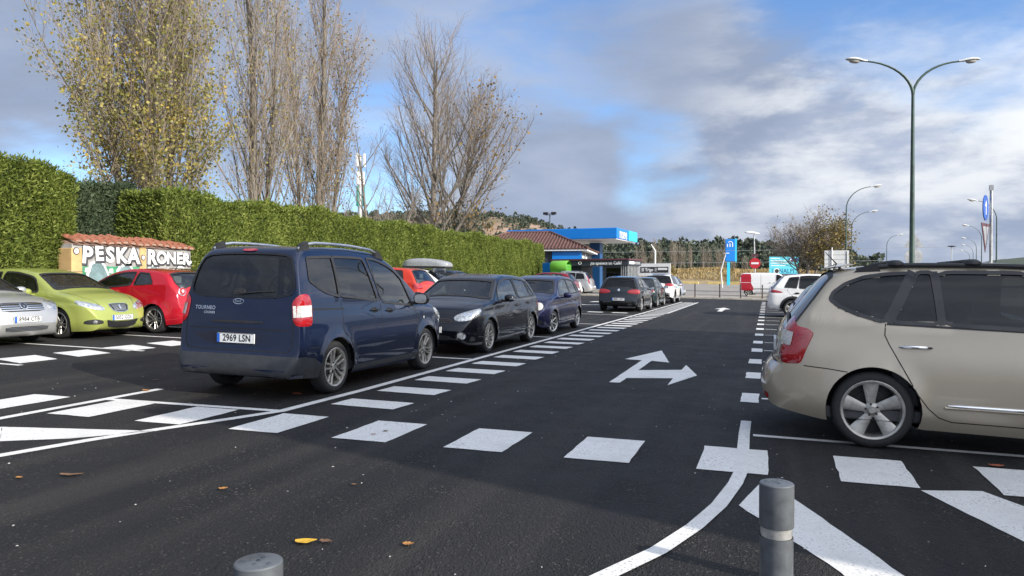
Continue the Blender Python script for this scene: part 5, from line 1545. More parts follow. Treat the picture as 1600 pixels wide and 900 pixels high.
c.both('rear_livery', [(.09, 1, 1.86), (.95, 1, 1.86), (1.0, 1, 1.5), (.98, 1, 1.1), (1.16, 1, .75), (1.18, 1, .50), (.09, 1, .50)], (0, -1, 0), PAINT['red'], 0.004, 0, 1, 0.08, 0, 0.08)
c.one('rear_doors', [(0, .86, 1.84), (0, -.86, 1.84), (0, -.86, .62), (0, .86, .62)], (1, 0, 0), PAINT['red'], 0.004, 0, 1, 0.1, 0, 0.06)
c.seam([(.1, 1, 1.22), (1.0, 1, 1.22)], w=0.05, name='side_moulding', mat='black_plastic'); c.seam([(1.05, 1, .62), (3.5, 1, .62)], w=0.07, name='side_moulding', mat='grey_plastic')
c.seam([(2.9, 1, 1.8), (2.9, 1, .4)], w=0.02); c.seam([(1.75, 1, 1.8), (1.75, 1, .4)], w=0.02)
c.handle(2.45, 1.12, 'black_plastic', 0.10); c.handle(2.78, 1.12, 'black_plastic', 0.10)
c.wing_mirror(3.6, 1.2, 'black_plastic', sc=1.3)
c.both('tail_light', [(.04, .86, 1.2), (.12, .92, 1.2), (.12, .92, .8), (.04, .86, .8)], (1, -1, 0), 'lens_red', 0.008, 0.01, 1)
# ================================================================== vegetation
def leaf_mat(name, cols, rough=0.6, trans=0.35, scale=0.6, streak=False):
    """foliage: tone varies leaf by leaf and patch by patch; light passes through"""
    m, nt, b = new_mat(name)
    out = nt.nodes['Material Output']
    ge = nt.nodes.new('ShaderNodeNewGeometry')
    n = tex(nt, 'ShaderNodeTexNoise', scale, Detail=5.0, Roughness=0.6)
    if streak:
        mp = nt.nodes.new('ShaderNodeMapping'); mp.inputs['Scale'].default_value = (1, 1, 0.22)
        tc2 = nt.nodes.new('ShaderNodeTexCoord'); nt.links.new(tc2.outputs['Object'], mp.inputs[0]); nt.links.new(mp.outputs[0], n.inputs['Vector'])
    ad = nt.nodes.new('ShaderNodeMath'); ad.operation = 'MULTIPLY_ADD'
    nt.links.new(ge.outputs['Random Per Island'], ad.inputs[0]); ad.inputs[1].default_value = 0.55
    mm = nt.nodes.new('ShaderNodeMath'); mm.operation = 'MULTIPLY_ADD'
    nt.links.new(n.outputs[0], mm.inputs[0]); mm.inputs[1].default_value = 1.1; mm.inputs[2].default_value = -0.32
    nt.links.new(mm.outputs[0], ad.inputs[2])
    k = len(cols)
    c = rampn(nt, ad.outputs[0], [(0.1 + 0.8 * i / (k - 1), cols[i]) for i in range(k)])
    nt.links.new(c, b.inputs['Base Color']); setp(b, Roughness=rough, Specular_IOR_Level=0.3)
    if trans:
        t = nt.nodes.new('ShaderNodeBsdfTranslucent'); nt.links.new(c, t.inputs[0])
        mx = nt.nodes.new('ShaderNodeMixShader'); mx.inputs[0].default_value = trans
        nt.links.new(b.outputs[0], mx.inputs[1]); nt.links.new(t.outputs[0], mx.inputs[2])
        nt.links.new(mx.outputs[0], out.inputs[0])
    return m
M['cypress'] = leaf_mat('cypress_leaf', [(0.085, 0.095, 0.028), (0.115, 0.16, 0.028), (0.165, 0.22, 0.04), (0.24, 0.285, 0.06), (0.34, 0.365, 0.10)], 0.65, 0.3, 2.2, True)
M['cypress_core'] = simple('cypress_core', (0.02, 0.032, 0.009), 0.9, vary=0.4, scale=5)
M['blue_conifer'] = leaf_mat('blue_conifer_leaf', [(0.035, 0.055, 0.028), (0.065, 0.095, 0.05), (0.11, 0.145, 0.08)], 0.7, 0.2, 1.0)
M['bark_pale'] = simple('bark_pale', (0.21, 0.18, 0.14), 0.9, vary=0.4, scale=4)
M['bark_grey'] = simple('bark_grey', (0.17, 0.15, 0.125), 0.9, vary=0.4, scale=4)
M['twig'] = simple('twig', (0.29, 0.235, 0.185), 0.85, vary=0.35, scale=1.5)
M['twig_grey'] = simple('twig_grey', (0.24, 0.20, 0.17), 0.85, vary=0.3, scale=1.5)
M['poplar_leaf'] = leaf_mat('poplar_leaf', [(0.13, 0.14, 0.04), (0.21, 0.21, 0.06), (0.31, 0.29, 0.09), (0.42, 0.35, 0.10), (0.52, 0.34, 0.06)], 0.55, 0.35, 0.35)
M['rust_leaf'] = leaf_mat('rust_leaf', [(0.16, 0.10, 0.035), (0.26, 0.17, 0.06), (0.36, 0.24, 0.07)], 0.6, 0.3, 0.8)
M['olive_leaf'] = leaf_mat('olive_leaf', [(0.10, 0.085, 0.025), (0.19, 0.15, 0.05), (0.28, 0.21, 0.07)], 0.6, 0.3, 0.8)
M['pine_leaf'] = leaf_mat('pine_leaf', [(0.055, 0.078, 0.06), (0.085, 0.105, 0.075), (0.12, 0.135, 0.09)], 0.8, 0.1, 0.05)  # lightened and blued: distance haze is put into the leaf colour
M['dry_grass'] = leaf_mat('dry_grass', [(0.22, 0.16, 0.07), (0.38, 0.28, 0.13), (0.50, 0.39, 0.20)], 0.85, 0.2, 0.06)

def sprays_mesh(name, rng, P, N, size, up=0.6, width=0.28, spread=0.5):
    """many small pointed sprays: P positions, N outward normals"""
    n = len(P)
    d = N * (1 - up) + np.array([0, 0, 1.0]) * up + rng.normal(0, spread, (n, 3)) * 0.6
    d /= np.linalg.norm(d, axis=1, keepdims=True)
    s = size * rng.uniform(0.6, 1.35, (n, 1))
    r = rng.normal(0, 1, (n, 3)); sd = np.cross(d, r); sd /= np.linalg.norm(sd, axis=1, keepdims=True)
    nb = np.cross(sd, d)
    w = s * width
    a = P
    b = P + d * s * 0.45 + sd * w * 0.5 + nb * w * 0.15
    c = P + d * s + nb * w * 0.1
    e = P + d * s * 0.45 - sd * w * 0.5 + nb * w * 0.15
    V = np.stack([a, b, c, e], 1).reshape(-1, 3)
    me = bpy.data.meshes.new(name)
    me.vertices.add(4 * n); me.vertices.foreach_set('co', V.ravel())
    me.loops.add(4 * n); me.loops.foreach_set('vertex_index', np.arange(4 * n))
    me.polygons.add(n); me.polygons.foreach_set('loop_start', np.arange(n) * 4)
    me.update(calc_edges=True)
    return me

def hedge(name, x0, x1, y0, y1, h, dens, size, mat, label, seed=1, faces='fte', wob=0.17, shape=None, up=0.72):
    """clipped hedge: lumpy dark core with foliage sprays all over"""
    rng = np.random.default_rng(seed)
    root = empty(name, (x1, (y0 + y1) / 2, gz(x1)), 0, label, 'hedge')
    ox, oy, oz = root.location
    def wave(a, b): return wob * (np.sin(a * 1.7 + seed) * 0.5 + np.sin(a * 0.63 + b * 1.3 + 2 * seed) * 0.6 + np.sin(a * 3.9 + b * 2.2) * 0.25)
    hh = (lambda y: h + wave(y, 0.3) * 0.9) if shape is None else (lambda y: shape(y) + wave(y, 0.3) * 0.5)
    Ps, Ns = [], []
    zg = gz(x1)
    if 'f' in faces:
        n = int((y1 - y0) * h * dens)
        y = rng.uniform(y0, y1, n); t = rng.uniform(0, 1, n); z = t * hh(y)
        dep = rng.uniform(0, 0.16, n)
        x = x1 + wave(y, z) - 0.10 - dep - 0.10 * t
        Ps.append(np.c_[x - ox, y - oy, z]); Ns.append(np.tile([1.0, 0, 0], (n, 1)))
    if 't' in faces:
        n = int((y1 - y0) * min(1.6, x1 - x0) * dens * 0.9)
        y = rng.uniform(y0, y1, n); x = rng.uniform(max(x0, x1 - 1.6), x1, n)
        z = hh(y) - rng.uniform(0, 0.14, n) - 0.10
        Ps.append(np.c_[x - 0.18 - ox, y - oy, z]); Ns.append(np.tile([0.2, 0, 1.0], (n, 1)))
        # a few shoots the shears have missed
        k = int((y1 - y0) * 9)
        yk = rng.uniform(y0, y1, k)
        Ps.append(np.c_[rng.uniform(x1 - 0.9, x1 - 0.15, k) - ox, yk - oy, hh(yk) + rng.uniform(-0.1, 0.22, k)]); Ns.append(np.tile([0, 0, 1.0], (k, 1)))
    if 'e' in faces:
        for yy, sg in ((y0, -1.0),):
            n = int(min(3.0, x1 - x0) * h * dens)
            x = rng.uniform(max(x0, x1 - 3.0), x1, n); z = rng.uniform(0, 1, n) * hh(np.full(n, yy))
            Ps.append(np.c_[x - 0.1 - ox, yy + rng.uniform(0, 0.15, n) + wave(x, z) * 0.6 - oy, z]); Ns.append(np.tile([0, sg, 0], (n, 1)))
    P = np.concatenate(Ps); N = np.concatenate(Ns)
    me = sprays_mesh('foliage', rng, P, N, size, up, 0.32, 0.75)
    link('foliage', me, mat, root)
    # core
    ny = max(2, int((y1 - y0) / 0.5)); nz = 8
    V = []; F = []
    ys = np.linspace(y0 + 0.18, y1 - 0.1, ny)
    for y in ys:
        for k in range(nz + 1):
            z = hh(y) * 0.955 * k / nz
            V.append((x1 - 0.30 + float(wave(y, z)) - ox, y - oy, z))
        V.append((x0 - ox, y - oy, float(hh(y)) * 0.955)); V.append((x0 - ox, y - oy, 0))
    m = nz + 3
    for i in range(ny - 1):
        for k in range(m): F.append((i * m + k, (i + 1) * m + k, (i + 1) * m + (k + 1) % m, i * m + (k + 1) % m))
    F.append(tuple(range(m))); F.append(tuple((ny - 1) * m + k for k in range(m - 1, -1, -1)))
    o = MB(); o.add(V, F); o.build('branch_core', M['cypress_core'], root)
    return root

hedge('hedge', -22.0, -18.2, 6.0, 15.6, 4.18, 1500, 0.125, M['cypress'], 'tall bright cypress hedge left of the graffiti wall', 3, up=0.5)
hedge('hedge', -23.0, -20.4, 14.2, 19.8, 4.15, 800, 0.15, M['blue_conifer'], 'grey green conifer hedge set back above the graffiti wall', 7, faces='ft', up=0.6)
hedge('hedge', -21.5, -18.35, 18.9, 61.5, 4.12, 1100, 0.13, M['cypress'], 'long clipped cypress hedge running behind the left parking row', 11, up=0.58)

# ------------------------------------------------------------------ trees
class TreeGrow:
    def __init__(s, seed):
        s.r = random.Random(seed); s.thick = MB(); s.thin = MB(); s.tips = []
    def branch(s, p, d, length, rad, lvl, P):
        r = s.r
        n = max(2, min(7, int(length / (0.55 if lvl < 2 else 0.4)) + 1))
        pts = [p.copy()]; rads = [rad]
        cur = p.copy(); dr = d.normalized()
        end = max(rad * P['taper'], 0.006)
        for i in range(n):
            dr = (dr + Vector((r.gauss(0, 1), r.gauss(0, 1), r.gauss(0, 0.6))) * P['wob'][lvl] + Vector((0, 0, 1)) * P['up'][lvl]).normalized()
            cur = cur + dr * (length / n)
            pts.append(cur.copy()); rads.append(rad + (end - rad) * (i + 1) / n)
        sides = 8 if rad > 0.12 else (5 if rad > 0.03 else 3)
        (s.thick if rad > 0.022 else s.thin).tube(pts, rads, sides, cap=False)
        if lvl >= P['levels'] - 1:
            s.tips += pts[1:]
            return
        if lvl >= P['levels'] - 2: s.tips.append(pts[-1])
        k = P['kids'][lvl]
        k = int(k * length / P['ref'][lvl] + r.random()) if P['ref'][lvl] else k
        for j in range(k):
            t = P['start'][lvl] + (0.98 - P['start'][lvl]) * (j + r.random() * 0.8) / max(1, k)
            t = min(t, 0.985)
            f = t * n; i = min(int(f), n - 1); q = pts[i].lerp(pts[i + 1], f - i)
            tan = (pts[i + 1] - pts[i]).normalized()
            ax = tan.cross(Vector((r.gauss(0, 1), r.gauss(0, 1), r.gauss(0, 1))))
            if ax.length < 1e-3: continue
            ang = R(r.gauss(P['ang'][lvl], 7))
            nd = (Matrix.Rotation(ang, 3, ax.normalized()) @ tan)
            if P.get('az') and lvl == 0:
                q2 = j * 2.39996 + r.random() * 0.7
                nd = Vector((math.cos(q2) * math.sin(ang), math.sin(q2) * math.sin(ang), math.cos(ang)))
            ln = P['len'][lvl] * (1 - P['fall'][lvl] * t) * r.uniform(0.7, 1.2)
            rr = min(rads[i] * 0.72, P['rad'][lvl] * (1 - 0.5 * t) * r.uniform(0.75, 1.2))
            s.branch(q, nd, ln, max(rr, 0.006), lvl + 1, P)

def leaves_at(name, rng, tips, n, size, mat, root, clump=0.18, pick=None):
    T = np.array([tuple(t) for t in tips])
    if pick is not None:
        w = pick(T); w = w / w.sum()
        idx = rng.choice(len(T), n, p=w)
    else: idx = rng.integers(0, len(T), n)
    P = T[idx] + rng.normal(0, clump, (n, 3))
    N = rng.normal(0, 1, (n, 3)); N /= np.linalg.norm(N, axis=1, keepdims=True)
    me = sprays_mesh(name, rng, P, N, size, 0.0, 0.85, 0.6)
    return link(name, me, mat, root)

def make_tree(name, loc, label, seed, P, bark, twig, trunks, leaf=None, cat='tree'):
    root = empty(name, loc, 0, label, cat)
    g = TreeGrow(seed)
    for (dx, dy, d, ln, rad) in trunks:
        g.branch(Vector((dx, dy, -0.2)), Vector(d), ln, rad, 0, P)
    g.thick.build('trunk', M[bark], root, smooth=True, angle=80)
    if g.thin.v: link('crown', mesh_from('crown', g.thin.v, g.thin.f), M[twig], root)
    if leaf:
        rng = np.random.default_rng(seed)
        for (n, size, mat, clump, pick) in leaf:
            leaves_at('leaves', rng, g.tips, n, size, M[mat], root, clump, pick)
    return root

# fastigiate poplars behind the hedge: steep limbs rise close to the stem
POPLAR = dict(levels=4, kids=[30, 9, 5], ref=[0, 4.0, 1.3], start=[0.10, 0.14, 0.15], ang=[25, 22, 26], len=[8.6, 1.9, 0.75], fall=[0.55, 0.45, 0.3], rad=[0.05, 0.016, 0.008],
              wob=[0.02, 0.035, 0.06, 0.09], up=[0.04, 0.10, 0.10, 0.06], taper=0.25, az=True)
def low_left(T):
    z = T[:, 2]; return np.exp(-((z - 6.0) / 3.6) ** 2) + 0.16
P1 = dict(POPLAR, ang=[25, 24, 28], len=[9.0, 2.3, 0.9], kids=[36, 8, 5])
make_tree('poplar_tree', (-24.6, 24.0, gz(-25)), 'wide upright poplar with yellow green leaves behind the hedge, nearest one', 21, P1, 'bark_pale', 'twig', [(0, 0, (0.02, 0.0, 1), 17.5, 0.30), (0.3, 0.5, (0.08, 0.10, 1), 14, 0.2), (-0.3, -0.4, (-0.05, -0.05, 1), 15, 0.2)],
          [(17000, 0.125, 'poplar_leaf', 0.16, low_left), (6000, 0.12, 'poplar_leaf', 0.2, None)])
P2 = dict(POPLAR, ang=[19, 20, 25], len=[7.2, 2.0, 0.85], kids=[36, 9, 4])
make_tree('poplar_tree', (-24.6, 30.8, gz(-25)), 'slim half bare poplar, middle one of three behind the hedge', 22, P2, 'bark_grey', 'twig', [(0, 0, (0.0, 0.01, 1), 19, 0.28), (0.25, 0.3, (0.05, 0.06, 1), 15, 0.17)],
          [(2200, 0.12, 'poplar_leaf', 0.25, None)])
P3 = dict(POPLAR, ang=[20, 20, 25], len=[7.0, 2.0, 0.85], kids=[36, 9, 4])
make_tree('poplar_tree', (-24.6, 36.4, gz(-25)), 'slim half bare poplar with rusty tips, rightmost of three behind the hedge', 23, P3, 'bark_grey', 'twig', [(0, 0, (0.02, 0.02, 1), 18.2, 0.28), (0.25, 0.7, (0.04, 0.10, 1), 14, 0.17), (-0.25, -0.7, (-0.04, -0.08, 1), 14, 0.17)],
          [(2300, 0.12, 'rust_leaf', 0.35, lambda T: 0.4 + (T[:, 1] > 0.5) * 1.0), (900, 0.12, 'poplar_leaf', 0.25, None)])
BARE = dict(levels=4, kids=[30, 12, 6], ref=[0, 6.0, 1.8], start=[0.12, 0.18, 0.15], ang=[35, 28, 32], len=[12.5, 3.1, 1.2], fall=[0.72, 0.5, 0.3], rad=[0.12, 0.03, 0.013],
            wob=[0.015, 0.04, 0.07, 0.1], up=[0.02, 0.09, 0.10, 0.05], taper=0.22, az=True)
make_tree('bare_tree', (-25.0, 53.2, gz(-25)), 'big bare grey tree with steep spreading limbs behind the hedge', 31, BARE, 'bark_grey', 'twig_grey',
          [(0, 0, (-0.02, -0.02, 1), 18.4, 0.34), (0.2, 0.3, (0.14, 0.34, 1), 15.5, 0.2)],
          [(700, 0.22, 'rust_leaf', 0.3, lambda T: np.where((T[:, 1] > 4) | (T[:, 0] > 3), 1.0, 0.02)), (400, 0.2, 'rust_leaf', 0.4, lambda T: np.where(T[:, 2] < 7, 1.0, 0.0))])
SMALL = dict(levels=4, kids=[16, 8, 4], ref=[0, 4.0, 1.5], start=[0.18, 0.2, 0.2], ang=[38, 28, 30], len=[4.6, 1.5, 0.7], fall=[0.5, 0.4, 0.3], rad=[0.06, 0.018, 0.008],
             wob=[0.02, 0.05, 0.08, 0.1], up=[0.03, 0.10, 0.10, 0.05], taper=0.25, az=True)
make_tree('bare_tree', (-24.5, 42.4, gz(-25)), 'small bare tree between the poplars and the big bare tree', 33, SMALL, 'bark_grey', 'twig_grey', [(0, 0, (0.0, 0.0, 1), 9.6, 0.16), (0.2, 0.2, (0.3, 0.35, 1), 8, 0.10)])
ROUND = dict(levels=4, kids=[17, 15, 9], ref=[0, 4.2, 1.7], start=[0.42, 0.22, 0.2], ang=[55, 38, 38], len=[4.5, 2.0, 0.9], fall=[0.42, 0.4, 0.3], rad=[0.10, 0.032, 0.014],
             wob=[0.03, 0.08, 0.10, 0.12], up=[0.02, 0.07, 0.05, 0.03], taper=0.25, az=True)
make_tree('round_tree', (3.85, 80.7, gz(4)), 'round crowned autumn tree with olive brown leaves beside the billboard', 41, ROUND, 'bark_grey', 'twig_grey', [(0, 0, (0.0, 0, 1), 6.2, 0.24), (0.1, 0.1, (0.3, 0.1, 1), 5.6, 0.17), (-0.1, -0.1, (-0.3, 0.1, 1), 5.4, 0.16)],
          [(5200, 0.20, 'olive_leaf', 0.3, lambda T: np.clip(0.25 + T[:, 0] * 0.35 - (T[:, 2] - 5) * 0.18, 0.03, 3))])

# bare grove far behind the grass bank
GROVE = dict(levels=3, kids=[20, 6], ref=[0, 3.0], start=[0.2, 0.2], ang=[24, 28], len=[5.0, 1.6], fall=[0.6, 0.4], rad=[0.09, 0.04], wob=[0.02, 0.06, 0.1], up=[0.03, 0.08, 0.06], taper=0.4, az=True)
GL = 'pale bare grove tree in the thicket behind the dry grass bank'
g0 = make_tree('grove_tree', (-38, 262, 2.0), GL, 51, GROVE, 'bark_pale', 'twig', [(0, 0, (0, 0, 1), 13, 0.22)])
g0['group'] = 'bare grove'
g1 = make_tree('grove_tree', (-30, 268, 2.0), GL, 52, GROVE, 'bark_pale', 'twig', [(0, 0, (0.03, 0, 1), 12, 0.2), (0.4, 0, (0.12, 0, 1), 9, 0.14)])
g1['group'] = 'bare grove'
def copy_tree(o, loc, rz, sc):
    c = o.copy(); COL.objects.link(c)
    c.location = loc; c.rotation_euler = (0, 0, rz); c.scale = (sc, sc, sc)
    for ch in o.children:
        k = ch.copy(); COL.objects.link(k); k.parent = c
    return c
rr = random.Random(5)
for i in range(26):
    x = -46 + i * 1.55 + rr.uniform(-0.8, 0.8); y = 255 + rr.uniform(-8, 26)
    copy_tree((g0, g1)[i % 2], (x, y, 2.0), rr.uniform(0, 6.28), rr.uniform(0.7, 1.05) * (1.05 - 0.35 * abs(i - 11) / 15))

# ------------------------------------------------------------------ hills, woods and the grass bank
def ridge(name, cx, y0, y1, prof, mat, nx=90, ny=14, seed=1, rough=1.5):
    """a long hill: prof = [(x, crest height)], rises from y0 to its crest at y1 and falls behind"""
    rng = np.random.default_rng(seed)
    xs = np.linspace(prof[0][0], prof[-1][0], nx); hx = np.interp(xs, [p[0] for p in prof], [p[1] for p in prof])
    k = np.ones(7) / 7; hx = np.convolve(np.r_[[hx[0]] * 3, hx, [hx[-1]] * 3], k, 'valid')
    V = []; F = []
    for i in range(nx):
        for j in range(ny + 1):
            t = j / ny
            prof_t = math.sin(min(1.0, t / 0.7) * math.pi / 2) ** 1.3 if t < 0.7 else math.cos((t - 0.7) / 0.3 * math.pi / 2)
            z = hx[i] * prof_t + (rough * math.sin(xs[i] * 0.06 + j) * math.sin(j * 1.7 + xs[i] * 0.021) if 0 < t < 0.95 else 0)
            V.append((xs[i], y0 + (y1 - y0) / 0.7 * t, -1.0 + max(z, 0)))
    for i in range(nx - 1):
        for j in range(ny): F.append((i * (ny + 1) + j, (i + 1) * (ny + 1) + j, (i + 1) * (ny + 1) + j + 1, i * (ny + 1) + j + 1))
    me = mesh_from(name, V, F)
    o = link(name, me, mat, smooth=True)
    tag(o, kind='structure')
    return o, BVHTree.FromPolygons([Vector(v) for v in V], F)
def hill_mat():
    m, nt, b = new_mat('hill_soil')
    n = tex(nt, 'ShaderNodeTexNoise', 0.035, Detail=10.0, Roughness=0.7)
    nt.links.new(rampn(nt, n.outputs[0], [(0.35, (0.09, 0.085, 0.04)), (0.5, (0.22, 0.155, 0.10)), (0.65, (0.33, 0.23, 0.165))]), b.inputs['Base Color'])
    setp(b, Roughness=0.95)
    return m
M['hill'] = hill_mat()
hill, hill_bvh = ridge('hill', 0, 330, 560, [(-900, 45), (-500, 50), (-330, 54), (-235, 54), (-190, 52), (-150, 38), (-115, 28), (-85, 20), (-40, 12), (40, 8)], M['hill'], seed=2, rough=2.0)
wood_hill, wood_bvh = ridge('wooded_hill', 0, 330, 500, [(-190, 4), (-130, 12), (-80, 17), (-40, 18), (0, 16), (30, 12), (55, 7), (90, 4), (160, 3), (320, 2), (700, 2)], M['hill'], seed=4, rough=0.8)
far_hill, far_bvh = ridge('far_hill', 0, 1300, 1900, [(250, 10), (500, 45), (700, 70), (900, 72), (1200, 76), (1600, 60)], simple('far_scrub', (0.05, 0.065, 0.04), 0.95, vary=0.3, scale=0.02), seed=6, rough=2)

def crowns(name, label, pts, mat, seed, cones=0.3):
    """wood seen as one mass: every crown a clump of leafy facets, joined"""
    rng = np.random.default_rng(seed)
    Ps = []; Ns = []; S = []
    for (x, y, z, r, h) in pts:
        n = int(34 + 16 * r)
        th = rng.uniform(0, 2 * math.pi, n); u = rng.uniform(0, 1, n)
        if rng.random() < cones: rad = r * 0.75 * (1 - u) ** 0.8
        else: rad = r * np.sqrt(np.clip(1 - (2 * u - 0.75) ** 2 / 1.6, 0.02, 1))
        rad = rad * rng.uniform(0.75, 1.1, n)
        Ps.append(np.c_[x + rad * np.cos(th), y + rad * np.sin(th), z + h * (0.12 + 0.88 * u)])
        Ns.append(np.c_[np.cos(th), np.sin(th), 0.4 + u])
        S.append(np.full((n, 1), r * 0.62))
    P = np.concatenate(Ps); N = np.concatenate(Ns); N /= np.linalg.norm(N, axis=1, keepdims=True); S = np.concatenate(S)
    me = sprays_mesh(name, rng, P, N, S, 0.15, 0.95, 0.5)
    o = link(name, me, mat)
    return tag(o, label, 'trees', kind='stuff')
rr = random.Random(9)
pts = []
for i in range(1500):
    x = rr.uniform(-420, -80); y = rr.uniform(380, 585)
    h = hill_bvh.ray_cast(Vector((x, y, 300)), Vector((0, 0, -1)))[0]
    if h is None: continue
    r = rr.uniform(1.0, 2.3)
    pts.append((x, y, h.z - 0.4, r, r * rr.uniform(1.5, 2.3)))
crowns('scrub_woods', 'scattered dark green scrub pines dotted over the stony hill', pts, M['pine_leaf'], 3)
pts = []
for i in range(1300):
    x = rr.uniform(-180, 46); y = rr.uniform(345, 520) 
    h = wood_bvh.ray_cast(Vector((x, y, 300)), Vector((0, 0, -1)))[0]
    if h is None: continue
    r = rr.uniform(1.8, 3.4)
    pts.append((x, y, h.z - 0.4, r, r * rr.uniform(2.2, 3.4)))
crowns('pine_wood', 'dense dark pine wood covering the low ridge behind the field', pts, M['pine_leaf'], 4, 0.6)

# dry grass bank beyond the road
bank_prof = [(-140, 4.0), (-60, 4.4), (-20, 3.4), (0, 3.2), (20, 2.4), (60, 1.2), (140, 0.8)]
V = []; F = []
bx_ = np.linspace(-140, 140, 80)
for x in bx_:
    h = np.interp(x, [p[0] for p in bank_prof], [p[1] for p in bank_prof]) + 0.25 * math.sin(x * 0.35)
    for j, (yy, f) in enumerate(((176, 0), (179, 0.35), (184, 0.75), (190, 1.0), (215, 1.05), (245, 1.1), (330, 0.9))):
        V.append((x, yy + 2 * math.sin(x * 0.05), -0.05 + h * f - (0.05 if j == 0 else 0)))
for i in range(len(bx_) - 1):
    for j in range(6): F.append((i * 7 + j, (i + 1) * 7 + j, (i + 1) * 7 + j + 1, i * 7 + j + 1))
bank = link('grass_bank', mesh_from('grass_bank', V, F), M['earth'], smooth=True); tag(bank, kind='structure')
bb = BVHTree.FromPolygons([Vector(v) for v in V], F)
rng = np.random.default_rng(12); Pg = []
while len(Pg) < 24000:
    x = rng.uniform(-60, 45); y = rng.uniform(177, 222)
    h = bb.ray_cast(Vector((x, y, 50)), Vector((0, 0, -1)))[0]
    if h is not None: Pg.append((h.x, h.y, h.z - 0.05))
Pg = np.array(Pg)
me = sprays_mesh('dry_grass', rng, Pg, np.tile([0, -1.0, 0.2], (len(Pg), 1)), 0.85, 0.75, 0.30, 0.5)
tag(link('dry_grass', me, M['dry_grass']), 'tall dry straw coloured grass growing on the bank across the road', 'grass', kind='stuff')
# a round pale bush on the bank and dark shrubs under the big bare tree
def bush(name, loc, r, h, n, size, mat, label, seed):
    rng = np.random.default_rng(seed)
    root = empty(name, loc, 0, label, 'bush')
    d = rng.normal(0, 1, (n, 3)); d /= np.linalg.norm(d, axis=1, keepdims=True); d[:, 2] = np.abs(d[:, 2])
    q = rng.uniform(0.6, 1.0, (n, 1)) * (1 + 0.18 * np.sin(d[:, :1] * 5 + seed) * np.cos(d[:, 1:2] * 6))
    P = d * q * np.array([r, r, h])
    link('foliage', sprays_mesh('foliage', rng, P, d, size, 0.3, 0.6, 0.5), mat, root)
    m = MB()
    for k in range(5):
        a = k * 1.26; m.tube([(0, 0, -0.1), (r * 0.3 * math.cos(a), r * 0.3 * math.sin(a), h * 0.4), (r * 0.5 * math.cos(a), r * 0.5 * math.sin(a), h * 0.75)], [0.06, 0.04, 0.02], 5)
    m.build('stems', M['bark_grey'], root)
    return root
bush('bush', (-23.5, 183, 1.6), 2.6, 3.2, 900, 0.5, M['olive_leaf'], 'round pale bush on the grass bank above the white banner', 3)
bush('bush', (-23.2, 55.5, gz(-23)), 1.9, 6.8, 1500, 0.32, M['pine_leaf'], 'dark conifer shrub under the big bare tree', 5)
bush('bush', (-23.2, 58.5, gz(-23)), 2.6, 6.0, 900, 0.28, M['rust_leaf'], 'rusty brown shrub right of the dark conifer', 6)
# ================================================================== built things
M['blue_panel'] = simple('blue_panel', (0.006, 0.19, 0.62), 0.35, vary=0.06)
M['cyan_panel'] = simple('cyan_panel', (0.03, 0.50, 0.72), 0.35, vary=0.05)
M['navy_panel'] = simple('navy_panel', (0.01, 0.07, 0.20), 0.4, vary=0.08)
M['white_panel'] = simple('white_panel', (0.75, 0.75, 0.74), 0.5, vary=0.06)
M['dark_clad'] = simple('dark_clad', (0.030, 0.038, 0.050), 0.5, vary=0.15)
M['maroon'] = simple('maroon', (0.10, 0.035, 0.045), 0.5, vary=0.1)
M['terracotta'] = simple('terracotta', (0.115, 0.054, 0.044), 0.8, vary=0.35, scale=2.5)
M['tile_old'] = simple('tile_old', (0.36, 0.135, 0.08), 0.8, vary=0.4, scale=5)
M['pole_green'] = simple('pole_green', (0.05, 0.085, 0.07), 0.45, 0.2, vary=0.35, scale=3)
M['galv'] = simple('galv', (0.45, 0.46, 0.46), 0.42, 0.6, vary=0.2, scale=4)
M['lamp_shell'] = simple('lamp_shell', (0.55, 0.56, 0.56), 0.4, vary=0.1)
M['lamp_lens'] = simple('lamp_lens', (0.45, 0.44, 0.40), 0.15, vary=0.1)
M['sign_red'] = simple('sign_red', (0.48, 0.02, 0.03), 0.4, vary=0.06)
M['sign_blue'] = simple('sign_blue', (0.02, 0.10, 0.45), 0.4, vary=0.06)
M['bollard_paint'] = simple('bollard_paint', (0.115, 0.125, 0.135), 0.42, 0.15, vary=0.22, scale=22)
M['steel_band'] = simple('steel_band', (0.80, 0.79, 0.76), 0.32, 0.75, vary=0.15, scale=30)
M['rust_post'] = simple('rust_post', (0.045, 0.03, 0.028), 0.6, vary=0.3)
M['green_box'] = simple('green_box', (0.07, 0.27, 0.03), 0.5, vary=0.1)
M['banner_cyan'] = simple('banner_cyan', (0.10, 0.52, 0.62), 0.5, vary=0.2, scale=0.7)

